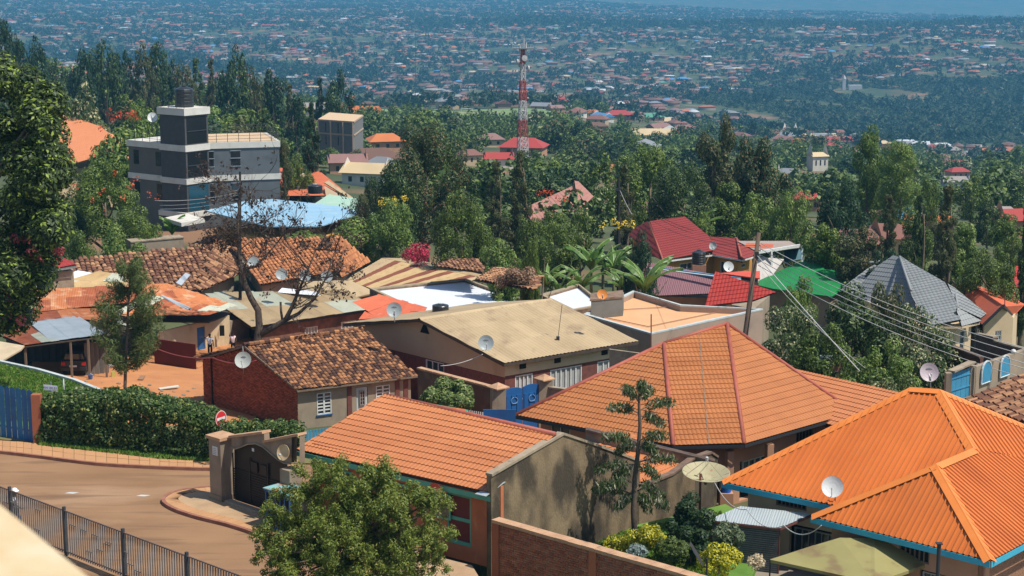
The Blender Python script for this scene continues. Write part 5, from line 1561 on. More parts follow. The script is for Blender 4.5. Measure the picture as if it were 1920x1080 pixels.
st = thing("street_name_sign","small pale lilac street sign plate on a post behind the left end of the hedge","sign",D(96,800,82))
p = D(95,725,81); MB().obox(p - np.array([.34,0,.16]),(.68,-.12,-.04),(0,.02,0),UP * .26).build("plate",mat("sign_lilac",(.74,.68,.76),rough=.5),st)
MB().tube([p - (0,-.05,-.2),(p[0],p[1] + .05,0)],.035,6).build("post",M_steel,st)
def text_mesh(s,size,origin,dr,up,m,parent,name="lettering",ext=.004):
    cu = bpy.data.curves.new("t",'FONT'); cu.body = s; cu.size = size; cu.extrude = ext; cu.align_x = 'CENTER'; cu.align_y = 'CENTER'
    to = bpy.data.objects.new("t",cu); COL.objects.link(to); bpy.context.view_layer.update()
    me = bpy.data.meshes.new_from_object(to.evaluated_get(bpy.context.evaluated_depsgraph_get()))
    bpy.data.objects.remove(to)
    n = unit(np.cross(dr,up)); off = wloc(parent)
    for v in me.vertices:
        c = v.co.copy(); w_ = V3(origin) + V3(dr) * c.x + V3(up) * c.y + n * c.z - off; v.co = w_.tolist()
    me.materials.clear(); me.materials.append(m); return link(name,me,parent)
text_mesh("KN 185 ST",.15,p + (-0,-.085,-.05),unit((.68,-.12,-.04)),UP,M_mark,st)
s2 = thing("road_sign","road sign seen edge-on on a grey post beside the street name plate","sign",D(119,800,82))
p = D(119.5,727,81.2); MB().tube([p + UP * .45,(p[0],p[1],0)],.04,6).build("post",M_steel,s2)
MB().lathe(p + UP * .1,[(.001,0),(.33,0),(.33,.03),(.001,.03)],18,axis=unit((1,.20,0))).build("plate",M_pale,s2)
M_dirt2 = mat("yard_earth_brown",(.22,.15,.09),(.14,.12,.06),scale=.6,rough=.95,bump=.4,bscale=6)
# ------------------------------------------------------------------ patchwork of rusty-roofed sheds at the left
def zd(px,py,d): return D(px,py,d)
sh = thing("rusty_roof_shed","long cream house under a patchwork of rusty and faded corrugated sheets at the left","house",gpt(330,124))
zE,zR = -4.0,-2.7
e0 = Z(443,574,zE); e1 = Z(318,600,zE)
PA = [zd(443,574,131),zd(388,592,126),zd(322,603,124),zd(250,575,127),zd(240,540,131),zd(310,533,134)]
MX = [M_rust,M_rust2,M_mint,M_straw]
def quadsheets(t,q,nu,nv,mats,seed,ov=.1,kind='cor'):
    """grid of loose corrugated sheets over a four-cornered slope; q = near-left, near-right, far-right, far-left"""
    r = random.Random(seed); q = [V3(p) for p in q]
    f = lambda a,b_: (q[0] * (1 - a) + q[1] * a) * (1 - b_) + (q[3] * (1 - a) + q[2] * a) * b_
    for j in range(nv):
        run = mats[r.randrange(len(mats))]
        for i in range(nu):
            if r.random() < .55: run = mats[r.randrange(len(mats))]
            a0,a1 = i / nu,(i + 1) / nu + ov / nu; b0,b1 = max(0,j / nv + r.uniform(-.03,.0)),(j + 1) / nv + r.uniform(.0,.05)
            P = [f(a0,b0),f(a1,b0),f(a1,b1),f(a0,b1)]
            n = unit(np.cross(P[1] - P[0],P[3] - P[0])); n = n if n[2] > 0 else -n
            lift = .02 + .012 * ((i + j) % 3) + (nv - j) * .006 * 0 + r.uniform(0,.02); k = 20
            b = MB(); V = []
            for s_ in (0,1):
                for m_ in range(k + 1):
                    u = m_ / k; V.append(P[0] * (1 - u) * (1 - s_) + P[1] * u * (1 - s_) + P[3] * (1 - u) * s_ + P[2] * u * s_ + n * (lift + .014 * (1 - math.cos(m_ * math.pi / 1.0)) * .5 * 2))
            b.add(V,[(m_,m_ + 1,k + 2 + m_,k + 1 + m_) for m_ in range(k)])
            b.build("roof_sheet",run,t)
quadsheets(sh,[zd(200,594,121),zd(390,592,125),zd(442,573,130),zd(310,534,130.5)],9,3,[M_rust,M_rust2,M_rust2,M_mint,M_rust],4)
quadsheets(sh,[zd(64,586,122),zd(330,560,128),zd(312,533,130.5),zd(66,545,126)],9,2,[M_rust,M_rust,M_rust2],8)
quadsheets(sh,[zd(76,541,127),zd(300,545,130),zd(250,517,131),zd(180,511,131)],7,2,[M_straw,M_straw,M_mint,M_straw],12)
MB().slab([p - UP * .3 for p in (zd(64,590,123),zd(392,596,126),zd(440,577,131),zd(300,545,134),zd(70,550,129))],.1).build("roof_deck",M_deck,sh)
MB().slab([zd(60,538,128),zd(75,541,128),zd(176,512,131),zd(146,507,131)],.05).build("white_roof_sheet",M_whitesheet,sh)
# cream wall with blue door
wa,wb_ = zd(300,612,123.5),zd(430,590,129.5); wa[2] = wb_[2] = 0
ws = unit(wb_ - wa); Lw_ = seg(wa,wb_); wu = lambda px: (VP(px,640,wa,ws) - wa) @ ws
ZW = -6.9
_,n_,P = wall(sh,wa,wb_,ZW - .4,-3.9,M_cream,openings=[(wu(370),wu(385),-6.6,-4.28)],t=.2)
door(sh,P,n_,wu(370),wu(385),-6.6,-4.28,M_bluep,inset=.05)
MB().obox(wb_ * [1,1,0] + UP * (ZW - .4),(1.2,2.0,0),(-.6,4,0),UP * 2.9).build("side_wall",M_plast,sh)
for k in range(3):
    p0_,p1_ = zd(304 + k * 5,566 + k * 2 - 4,127.6),zd(350 + k * 4,590 - k * 2,125.8)
    tag(MB().tube([p0_ + UP * .28,p1_ + UP * .28],.09,8).build("metal_pipe",M_galv),["thick grey metal pipe lying nearest the rusty roof edge","middle one of three grey metal pipes lying on the rusty roof","upper grey metal pipe lying on the rusty roof"][k],"pipe","metal pipes lying on the rusty roof")
gw_ = tag(MB().obox(gpt(290,121.5) + UP * 0,gpt(368,119.5) - gpt(290,121.5),(0,.1,0),UP * 1.9).build("red_fence",M_redw),"dark red sheet-metal fence below the cream wall beside the orange yard","fence")
gnd = MB().slab([gpt(270,122) + UP * .16,gpt(372,120) + UP * .16,gpt(470,131) + UP * .14,gpt(300,132) + UP * .14],.8).build("terrace",M_dirt); tag(gnd,kind='structure')
# carport
cp = thing("carport","open carport with patched rusty and galvanised sheet roof over a parked car","carport",gpt(110,114))
c0,c1,c2,c3 = zd(8,632,112),zd(197,627,113),zd(150,588,120),zd(40,596,119)
q = [zd(47,648,111),zd(199,628,113),zd(142,592,121),zd(5,618,118)]
quadsheets(cp,[zd(47,648,111),zd(110,640,112),zd(70,603,120),zd(5,630,116)],4,2,[M_rust2,M_mint,M_rust,M_mint],6)
quadsheets(cp,[zd(96,641,112),zd(199,628,113),zd(146,594,121),zd(48,600,120)],6,1,[M_galv],2)
quadsheets(cp,[zd(60,604,119),zd(150,594,121),zd(120,566,126),zd(62,574,125)],5,1,[M_rust,M_rust2],3)
quadsheets(cp,[zd(146,598,120),zd(240,612,119),zd(190,570,127),zd(110,567,126)],5,1,[M_mint,M_rust2,M_rust2],5)
MB().slab([zd(47,650,111),zd(199,631,113),zd(240,615,119),zd(190,572,127),zd(62,576,126),zd(5,632,116)],.06).build("roof_deck",M_deck,cp)
for px_,py_,d_ in ((47,650,111.2),(132,641,112.2),(165,636,112.6),(197,632,113)):
    p = zd(px_,py_,d_); MB().box((p[0],p[1],-5.8),.13,.13,p[2] + 5.8).build("post",M_timber,cp)
g_ = gpt(110,118)
for k in range(14):
    a0 = gpt(14 + k * 13,119 + k * .1); MB().obox(a0 - UP * .3,(.50,.02,0),(0,.05,0),UP * 2.9).build("back_board",mat("old_dark_boards",(.045,.04,.036),(.09,.08,.07),scale=3,rough=.95,rnd=.7),cp)
for k in range(5):
    a0 = gpt(160 + k * 9,114 + k * .4); MB().obox(a0 - UP * .3,(.3,.02,0),(0,.05,0),UP * 2.6).build("grey_board",mat("old_grey_boards",(.22,.20,.17),(.12,.11,.10),scale=3,rough=.95,rnd=.7),cp)
# parked car: rear towards the viewer
cg = gpt(139,113.6); cg[2] += .12
car = thing("parked_car","dark car parked under the carport with its red tail lamps facing the yard","car",cg,rz=0)
M_carp = mat("car_paint_dark",(.03,.032,.035),rough=.3,spec=.6)
def cbox(name,x0,x1,y0,y1,z0,z1,m,par,taper=0,by=0):
    c = cg; vs = []
    for z,t,yy in ((z0,0,0),(z1,taper,by)):
        for x,y in ((x0 + t,y0 + yy),(x1 - t,y0 + yy),(x1 - t,y1 - yy),(x0 + t,y1 - yy)): vs.append((c[0] + x,c[1] + y,c[2] + z))
    return MB().add(vs,[(3,2,1,0),(4,5,6,7),(0,1,5,4),(1,2,6,5),(2,3,7,6),(3,0,4,7)]).build(name,m,par)
bdy = cbox("body",-.86,.86,0,4.1,.32,.98,M_carp,car,.04,.05)
cab = cbox("cabin",-.78,.78,.25,2.9,.98,1.5,M_carp,car,.12,.35)
cbox("rear_window",-.66,.66,.22,.26,1.05,1.42,M_glass,car,.08,0)
cbox("bumper",-.84,.84,-.1,.02,.36,.58,M_darksteel,car)
cbox("number_plate",-.25,.25,-.13,-.1,.6,.72,M_white,car)
for s_ in (-1,1):
    cbox("tail_lamp",s_ * .68 - .14,s_ * .68 + .14,-.02,.02,.68,.9,mat("lamp_red_plastic",(.45,.02,.015),rough=.3),car)
    for y_ in (.7,3.3):
        MB().tube([cg + np.array([s_ * .88,y_,.32]),cg + np.array([s_ * .66,y_,.32])],.32,16).build("wheel",M_tank,car)
# pile of cream sacks / mound at the left of the carport
tag(MB().slab([zd(-20,690,108),zd(40,655,110),zd(46,648,111),zd(0,640,112),zd(-20,640,111)],.1).build("tarpaulin",mat("tarpaulin_cream",(.50,.40,.26),(.38,.30,.2),scale=1,rough=.9)),"cream tarpaulin stretched at the left end of the carport","tarpaulin")

# ------------------------------------------------------------------ clay-roofed long house
P1 = [Z(90,566,-4.2),Z(377,547,-4.2),Z(404,461,-2.0),Z(125,485,-2.0)]
P2 = [Z(377,547,-4.2),Z(452,518,-4.2),Z(444,468,-2.4),Z(404,461,-2.0)]
lh = house("clay_roof_house","long low house with coarse buff and orange clay tiles behind the rusty sheet roofs",[(P1,'pan',M_clay3,dict(parts=260,pitch=.42,row=.55,size=1.7,messy=.06)),(P2,'pan',M_clay3,dict(parts=60,pitch=.42,row=.55,size=1.7,messy=.06,seed=8))],walls=[P1[0],P1[1],P2[1],P2[2] * [1,1,0] + UP * -4,P1[3] * [1,1,0] + UP * -4],wm=M_plast)
tag(MB().slab([zd(330,530,137.2),zd(340,535,136.6),zd(357,515,140.2),zd(348,511,140.6)],.04).build("loose_sheet",M_galv),"bright loose metal sheet lying on the buff clay tile roof","sheet")
O1 = [Z(487,535,-4.2),Z(640,520,-4.2),Z(640,448,-1.6),Z(437,463,-2.0)]
O2 = [Z(640,520,-4.2),Z(692,491,-4.2),Z(640,448,-1.6)]
O3 = [Z(470,545,-4.4),Z(490,535,-4.2),Z(437,463,-2.0),Z(448,500,-3.2)]
oh = house("clay_roof_house","house with orange mottled clay tile hip roof behind the bare tree",[(O1,'pan',M_clay2,dict(parts=200,pitch=.34,row=.45,size=1.35,messy=.03)),(O2,'pan',M_clay2,dict(parts=60,pitch=.34,row=.45,size=1.35))],walls=[O1[0],O1[1],O2[1],Z(640,470,-4.2),Z(437,480,-4.2)],wm=M_plast)
for k,(px_,py_) in enumerate(((475,491),(528,514),(572,517),(613,518))):
    nm = ["dull brownish dish above the fork of the bare tree","grey dish nearest the trunk on the orange clay roof edge","middle grey dish behind the thin upright branches","blue-grey dish at the right end of the orange clay roof edge"][k]
    p = zd(px_,py_,132); dish(p,.9,unit((.15,-.92,.35)),M_dishg,nm,foot=p - UP * .7 + (0,.1,0))
# striped roof house
S = [zd(646,525,127),zd(700,543,124),zd(820,560,122),zd(903,520,130),zd(762,488,139),zd(714,484,140)]
st_ = house("striped_roof_house","low house with corrugated roof in red-brown and straw stripes",[],cat="house") if False else thing("striped_roof_house","low house with corrugated roof striped in red-brown and straw","house",gpt(760,128))
q4 = [Z(646,525,-4.9),Z(748,557,-4.9),Z(905,521,-3.7),Z(716,484,-3.7)]
n_s = 15; f = lambda a,b_: (V3(q4[0]) * (1 - a) + V3(q4[1]) * a) * (1 - b_) + (V3(q4[3]) * (1 - a) + V3(q4[2]) * a) * b_
seq = [M_sheetBe,M_sheetBe,M_rustb if False else M_rust,M_straw,M_straw,M_rust,M_straw,M_straw,M_rust,M_straw,M_rust,M_straw,M_straw,M_rust,M_sheetBe]
M_stripe = mat("sheet_metal_red_brown",(.20,.065,.035),(.15,.05,.03),scale=1,rough=.8)
for i in range(n_s):
    P = [f(i / n_s,0),f((i + 1.04) / n_s,0),f((i + 1.04) / n_s,1),f(i / n_s,1)]
    m = M_stripe if seq[i] is M_rust else seq[i]
    roof_sheets(st_,P,m,width=seg(P[0],P[1]) + .02,ribs=5,h=.03,kind='cor')
MB().slab([p - UP * .45 for p in q4],.1).build("roof_deck",M_deck,st_)
MB().slab([q4[3] + UP * .03,q4[2] + UP * .03,Z(922,519,-3.9),Z(770,484,-3.9)],.06).build("back_roof_strip",M_sheetBe,st_)
MB().prism([tuple(p[:2]) for p in shrink(q4,.5)],-9,min(p[2] for p in q4) - .1).build("wall",M_plast,st_)

# beige low roofs under the bare tree
B1_ = [Z(432,585,-4.4),Z(472,613,-4.4),Z(560,604,-4.4),Z(708,578,-4.4),Z(640,545,-3.3),Z(380,552,-3.3)]
lb = thing("beige_low_house","low dark brick house with stained beige sheet roof under the bare tree","house",gpt(560,124))
quadsheets(lb,[Z(472,614,-4.4),Z(710,578,-4.4),Z(640,545,-3.2),Z(385,552,-3.2)],14,2,[M_sheetBe,M_sheetBe,M_mint,M_sheetBe],31)
M_fleck = M_sheetBe
MB().slab([Z(474,616,-4.65),Z(708,580,-4.65),Z(640,547,-3.55),Z(387,554,-3.55)],.12).build("roof_deck",M_deck,lb)
wa,wb_ = Z(484,616,-4.6) + (0,.5,0),Z(700,583,-4.6) + (0,.5,0); wa[2] = wb_[2] = 0; ws = unit(wb_ - wa); wu = lambda px: (VP(px,620,wa,ws) - wa) @ ws
_,n_,P = wall(lb,wa,wb_,-8,-4.55,mat("dark_brown_brickwork",(.13,.06,.04),(.2,.10,.065),scale=3,rough=.95,grime=(.05,.035,.03),gs=1,gt=.5),openings=[(wu(572),wu(596),-6.2,-5.2),(wu(640),wu(668),-6.2,-5.2)],t=.15)
for a_,b_ in ((572,596),(640,668)): window(lb,P,n_,wu(a_),wu(b_),-6.2,-5.2,cols=4,rows=1,pane=M_curtain)
MB().bar(wa + UP * -4.55 + n_ * .3,wb_ + UP * -4.55 + n_ * .3,.1,.16).build("gutter",M_darksteel,lb)
MB().prism([tuple((wa + (0,.5,0))[:2]),tuple((wb_ + (0,.5,0))[:2]),tuple(Z(640,550,-4.5)[:2]),tuple(Z(400,556,-4.5)[:2])],-9,-4.6).build("inner_room",M_black,lb)
lb2 = thing("beige_low_house","small beige hip roof between the bare tree and the striped roof","house",gpt(640,128))
for pl_ in ([Z(560,545,-4.0),Z(655,560,-4.2),Z(706,548,-4.2),Z(655,525,-3.4),Z(560,528,-3.4)],): MB().slab(pl_,.12).build("roof_slope",M_sheetBe,lb2)
MB().prism([tuple(p[:2]) for p in shrink([Z(560,545,-4.0),Z(655,560,-4.2),Z(706,548,-4.2),Z(655,525,-4)],.5)],-9,-4.3).build("wall",M_plast,lb2)
quadsheets(lb,[Z(520,549,-3.2),Z(600,556,-3.3),Z(590,548,-3.15),Z(528,541,-3.1)],3,1,[M_whitesheet],3)

# rust red roof
rr = thing("red_roof_house","low roof of rust-red corrugated sheets behind the grey dish","house",gpt(730,118))
quadsheets(rr,[zd(672,600,115),zd(790,596,114),zd(800,578,118),zd(708,553,124)],8,2,[M_rustred if False else mat("sheet_metal_bright_rust_red",(.52,.13,.06),(.40,.09,.045),scale=1.5,rough=.8,rnd=.4,grime=(.6,.3,.2),gs=1.5,gt=.62)],5)
quadsheets(rr,[zd(660,567,121),zd(700,592,116),zd(740,575,119),zd(712,553,124)],4,1,[MATS["sheet_metal_bright_rust_red"]],7)
MB().prism([tuple(zd(a,c,d_)[:2]) for a,c,d_ in ((676,598,115.5),(788,596,114.5),(795,579,118),(705,556,124))],-9,zd(672,600,115)[2] - .15).build("wall",M_plast,rr)

# parapet roofs
def parapet_house(name,label,corners,zt,zroof,pm,cap,rm,par=.28,wallm=None,zb=-9,sheet=True,ribs=8):
    P = [Z(a,b_,zt) for a,b_ in corners]; c = sum(P) / len(P)
    t = thing(name,label,"house",gpt(pix(c)[0],FPX / pix(c)[2]))
    k = len(P); I_ = [p + unit((c - p) * [1,1,0]) * par * 1.45 for p in P]
    for i in range(k):
        a0,a1,b0,b1 = P[i],P[(i + 1) % k],I_[i],I_[(i + 1) % k]
        MB().prism([tuple(x[:2]) for x in (a0,a1,b1,b0)],zb,zt - .06).build("parapet_wall",pm,t)
        MB().prism([tuple(x[:2]) for x in (a0 + (a0 - c) * .004,a1 + (a1 - c) * .004,b1,b0)],zt - .056,zt + .05).build("coping",cap,t)
    Rp = [p * [1,1,0] + UP * (zroof + .0) for p in I_]
    if sheet:
        roof_sheets(t,Rp,rm,width=.85,ribs=ribs,h=.03,kind='cor',under=M_deck)
    else: MB().slab(Rp,.1).build("roof_slab",rm,t)
    return t,P
wh,Pw_ = parapet_house("white_roof_house","flat-topped building with bright white sheet roof inside brown parapets",[(812,596),(996,566),(872,523),(693,541)],-3.4,-3.62,mat("parapet_brown",(.22,.15,.10),(.15,.09,.06),scale=2,rough=.95,grime=(.07,.05,.04),gs=2,gt=.5),mat("parapet_cap_buff",(.32,.26,.17),(.25,.2,.13),scale=2,rough=.9),M_whitesheet)
w3_,_ = parapet_house("white_patch_house","small flat roof with stained white sheeting left of the grey rooftop block",[(1075,582),(1135,572),(1085,533),(1012,553)],-3.2,-3.45,MATS["parapet_brown"],MATS["parapet_cap_buff"],M_whitesheet)
pk,Pp = parapet_house("peach_roof_house","flat-topped house with peach roof inside pale blue-grey capped parapets",[(1094,590),(1221,626),(1330,602),(1430,580),(1278,572),(1187,546)],-1.3,-1.72,M_pinkwall if False else mat("parapet_pinkish_grey",(.36,.25,.18),(.29,.22,.17),scale=.8,rough=.9,grime=(.2,.15,.12),gs=1,gt=.55),M_pale,M_peachroof,sheet=False,par=.2)
for (a,b_,c,d_) in ((1215,612,1345,585),(1110,590,1215,612),(1120,583,1260,575)):
    MB().bar(Z(a,b_,-1.65),Z(c,d_,-1.65),.06,.04).build("roof_seam",mat("seam_brown",(.30,.17,.10),rough=.9),pk)
blk = thing("rooftop_block","grey cement water-tank block with brown lid on the peach flat roof","rooftop block",Z(1138,592,-1.7))
bo = Z(1108,590,-1.7)
b2 = Z(1108,598,-1.7); b3 = Z(1168,592,-1.7)
MB().obox(b2,b3 - b2,(.2,2.2,0),UP * 1.25).build("body",mat("block_grey_cement",(.17,.17,.15),(.13,.13,.115),scale=1,rough=.95),blk)
MB().obox(b2 + UP * 1.25 - (.1,.1,0),(b3 - b2) * 1.02,(.2,2.4,0),UP * .12).build("lid",MATS["parapet_brown"],blk)
dish(zd(1129,552,105),.62,unit((.1,-.92,.35)),mat("dish_orange",(.70,.25,.05),(.6,.2,.04),rough=.5),"small bright orange dish on the grey rooftop block",foot=zd(1130,566,105))
mp = Z(1221,655,-3.5)
pl2 = thing("iron_pole","thin reddish iron pole standing against the peach-roofed house","pole",zd(1221,680,101)); MB().tube([zd(1221,589,101),zd(1221,690,101)],.04,6).build("shaft",mat("iron_red_rust",(.22,.07,.05),rough=.8),pl2)
tag(MB().obox(D(1143,655,99) - UP * 3,D(1240,668,97.5) - D(1143,655,99),(0,.2,0),UP * 3).build("yard_wall",M_cop),"low weathered wall between the beige roof and the ochre hip roof","wall")
water_tank(zd(826,592,112),.55,.85,"squat black water tank with pale lid behind the beige ridge",lid=M_pale)

# ------------------------------------------------------------------ houses at the right, middle distance
zm = -4.4
mv = house("mauve_roof_house","low house with dull mauve roof and blue-edged top behind the banana plants",
  [([Z(1195,556,zm),Z(1332,562,zm),Z(1388,524,zm + 1.5),Z(1212,502,zm + 1.5)],'cor',mat("sheet_metal_mauve",(.22,.105,.115),(.18,.085,.095),scale=.7,rough=.6,rnd=.4),dict(width=.9,ribs=6))],walls=[Z(1200,556,zm),Z(1332,560,zm),Z(1386,530,zm),Z(1212,515,zm)],wm=M_plast)
MB().bar(Z(1212,502,zm + 1.62),Z(1388,524,zm + 1.62),.22,.3).build("ridge_board",M_bluel,mv)
MB().bar(Z(1212,502,zm + 1.80),Z(1388,524,zm + 1.80),.26,.06).build("ridge_cap",M_pale,mv)
zr_ = -3.9
rs_ = house("red_tile_house","small house with bright red tiled roof left of the wooden power pole",
  [([Z(1322,574,zr_),Z(1420,580,zr_),Z(1455,548,zr_ + 1.5),Z(1350,525,zr_ + 1.5)],'tile',M_tileRed2,dict(course=.45,wave=.3))],walls=[Z(1322,574,zr_),Z(1420,580,zr_),Z(1455,552,zr_),Z(1350,535,zr_)],wm=M_plast)
gp_ = [Z(1343,582,zr_ - .3),Z(1385,584,zr_ - .3),Z(1370,569,zr_ + .3)]
MB().slab(gp_,.06).build("porch_roof",M_sheetBe,rs_)
fr3 = house("flat_red_roof","flat bright red roof slab between the maroon house and the mauve roof",[([zd(1350,512,142),zd(1425,522,139),zd(1425,508,143),zd(1395,508,144)],'plain',mat("red_flat_roof",(.55,.09,.05),(.48,.07,.04),rough=.7,scale=1))],walls=[zd(1350,514,142),zd(1425,524,139),zd(1425,510,143),zd(1395,510,144)],inset=.2,wm=M_plast)
# maroon tiled house
zq = -4.6
MA = [Z(1243,489,zq),Z(1336,477,zq),Z(1331,440,zq + 1.5),Z(1283,412,zq + 2.3),Z(1218,418,zq + 2.3)]
mr = house("maroon_tile_house","ochre-walled house with maroon tiled hip roofs and white gutters behind the black tank",
  [([Z(1243,489,zq),Z(1336,477,zq),Z(1331,441,zq + 1.4),Z(1283,412,zq + 2.3),Z(1218,418,zq + 2.3)],'tile',M_tileRed,dict(course=.42,wave=.25)),
   ([Z(1168,440,zq + .7),Z(1205,470,zq),Z(1243,489,zq),Z(1218,418,zq + 2.3)],'tile',M_tileRed,dict(course=.42,wave=.25)),
   ([Z(1336,477,zq),Z(1391,487,zq),Z(1381,447,zq + 1.3),Z(1331,440,zq + 1.4)],'tile',M_tileRed,dict(course=.42,wave=.25)),
   ([Z(1391,487,zq),Z(1421,478,zq),Z(1381,447,zq + 1.3)],'tile',M_tileRed,dict(course=.42,wave=.25))],
  walls=None,ridges=[(Z(1218,418,zq + 2.3),Z(1283,412,zq + 2.3)),(Z(1218,418,zq + 2.3),Z(1243,489,zq)),(Z(1381,447,zq + 1.3),Z(1391,487,zq))],rm=M_ridgeR,
  fasc=[(Z(1243,489,zq),Z(1336,477,zq)),(Z(1336,477,zq),Z(1391,487,zq)),(Z(1391,487,zq),Z(1421,478,zq))],fm=M_white)
mw = [Z(1243,489,zq) + (.3,.7,0),Z(1336,477,zq) + (.2,.9,0),Z(1391,487,zq) + (-.3,.9,0),Z(1421,478,zq) + (-.4,.9,0)]
for i in range(3):
    a_,b_ = V3(mw[i]),V3(mw[i + 1]); a_[2] = b_[2] = 0
    ops_ = [(seg(a_,b_) * .3,seg(a_,b_) * .6,zq - 1.8,zq - .6)] if i != 2 else [(seg(a_,b_) * .3,seg(a_,b_) * .55,zq - 1.1,zq - .7)]
    _,n_,P = wall(mr,a_,b_,-10,zq - .05,M_ochre,openings=ops_,t=.2); window(mr,P,n_,*ops_[0],cols=2,rows=1,pane=M_black if i == 2 else M_glass)
MB().prism([tuple((p + np.array([0,.6,0]))[:2]) for p in mw] + [tuple(Z(1300,440,zq)[:2])],-10,zq - .1).build("inner_room",M_black,mr)
water_tank(zd(1310,495,146),.58,1.25,"tall black water tank on a red brick plinth before the maroon roof",stand=1.1)
MB  # plinth roof brick
dish(zd(1366,500,148),.9,unit((.15,-.92,.35)),M_dishw,"white dish low on the ochre wall under the maroon roof",foot=zd(1366,512,148))
dish(zd(1337,461,150),.7,unit((-.5,-.8,.4)),M_dishgr,"small grey dish perched on the valley of the maroon roof",foot=zd(1337,473,150))
# white gabled shed frame
wg = thing("white_gable_shed","white panelled shed with open steel frame and pale mono-pitch roof beside the power pole","shed",gpt(1450,150))
a_,b_ = zd(1414,483,147),zd(1504,463,151)
roof_sheets(wg,[zd(1420,472,148),zd(1504,459,151),zd(1480,452,158),zd(1382,446,158)],mat("sheet_metal_pinkish_grey",(.38,.30,.25),(.32,.25,.2),scale=1,rough=.6),width=1.0,ribs=6,kind='cor',under=M_deck)
MB().slab([zd(1395,462,152),zd(1450,468,150),zd(1450,458,154),zd(1400,455,154)],.05).build("orange_patch",MATS["sheet_metal_bright_rust_red"],wg)
MB().bar(zd(1415,474,147.5),zd(1504,460,151),.2,.25).build("top_rail",M_white,wg)
for px_,py0,py1 in ((1504,460,485),(1447,470,492),(1418,475,520)): MB().bar(zd(px_,py0,148.5),zd(px_,py1 + 6,148.5),.15,.15,up=(0,1,0)).build("post",M_white,wg)
MB().slab([zd(1416,480,149),zd(1470,486,149),zd(1440,528,147),zd(1416,532,147)],.1).build("white_panel",mat("panel_greyish_white",(.50,.46,.42),(.42,.38,.34),scale=2,rough=.9),wg)
MB().slab([zd(1470,470,152),zd(1502,464,152.5),zd(1502,486,151.5),zd(1470,492,151)],.1).build("glass_panel",mat("teal_glass",(.06,.14,.17),(.05,.11,.13),rough=.3),wg)
# green roof
zg = -4.6
gr = house("green_roof_house","house with vivid green sheet roof behind the leafy trees and cables",
  [([Z(1410,532,zg),Z(1448,541,zg),Z(1560,556,zg),Z(1547,505,zg + 1.0),Z(1518,482,zg + 1.5)],'plain',mat("sheet_metal_vivid_green",(.015,.20,.05),(.012,.16,.04),scale=1,rough=.5,stretch=(3,1,1),grime=(.012,.15,.04),gs=.6,gt=.5)),
   ([Z(1560,556,zg),Z(1606,530,zg),Z(1598,511,zg + .8),Z(1547,505,zg + 1.0)],'plain',MATS["sheet_metal_vivid_green"])],walls=[Z(1410,532,zg),Z(1560,556,zg),Z(1606,530,zg),Z(1518,510,zg)],wm=M_plast)
# grey tiled house
z6 = -3.9
gh_ = house("grey_tile_house","cream house with large charcoal-grey tiled hip roofs beyond the big leafy trees",
  [([Z(1740,612,z6),Z(1803,612,z6),Z(1795,577,z6 + .9),Z(1773,541,z6 + 1.7),Z(1687,482,z6 + 3.2),Z(1712,572,z6 + .6)],'tile',M_tileGrey,dict(course=.42,wave=.28)),
   ([Z(1590,560,z6 - .3),Z(1712,572,z6 + .5),Z(1687,482,z6 + 3.2),Z(1675,479,z6 + 3.2),Z(1640,492,z6 + 2.6)],'tile',M_tileGrey,dict(course=.42,wave=.28)),
   ([Z(1575,543,z6),Z(1655,562,z6),Z(1652,490,z6 + 1.7),Z(1630,493,z6 + 1.7)],'tile',M_tileGrey,dict(course=.42,wave=.28)),
   ([Z(1803,612,z6),Z(1836,604,z6),Z(1795,577,z6 + 1.2),Z(1790,585,z6 + .9)],'tile',M_tileGrey,dict(course=.42,wave=.28)),
   ([Z(1795,577,z6 + .9),Z(1836,604,z6),Z(1848,593,z6 + .3),Z(1790,544,z6 + 1.7),Z(1774,541,z6 + 1.7)],'tile',M_tileGrey,dict(course=.42,wave=.28))],
  ridges=[(Z(1687,482,z6 + 3.2),Z(1708,545,z6 + 2)),(Z(1687,482,z6 + 3.2),Z(1774,541,z6 + 1.7)),(Z(1652,490,z6 + 1.7),Z(1630,493,z6 + 1.7)),(Z(1790,544,z6 + 1.7),Z(1796,577,z6 + 1))],rm=mat("ridge_grey",(.22,.23,.23),rough=.6),
  fasc=[(Z(1740,612,z6),Z(1803,612,z6)),(Z(1803,612,z6),Z(1836,604,z6))],fm=M_cream)
f0_,f1_,f2_ = Z(1725,612,z6) + (0,.7,0),Z(1801,612,z6) + (-.1,.7,0),Z(1834,605,z6) + (-.3,.7,0)
for a_,b_,ops_ in ((f0_,f1_,[]),(f1_,f2_,[(.5,1.15,z6 - 2.1,z6 - .6)])):
    a_,b_ = V3(a_),V3(b_); a_[2] = b_[2] = 0
    _,n_,P = wall(gh_,a_,b_,-9,z6 - .03,M_cream,openings=ops_,t=.2)
    for o_ in ops_: window(gh_,P,n_,*o_,cols=1,rows=3)
MB().prism([tuple((f0_ + (0,.6,0))[:2]),tuple((f1_ + (0,.6,0))[:2]),tuple((f2_ + (-.3,.7,0))[:2]),tuple(Z(1840,560,z6)[:2]),tuple(Z(1620,560,z6)[:2])],-9,z6 - .1).build("inner_room",M_cream,gh_)
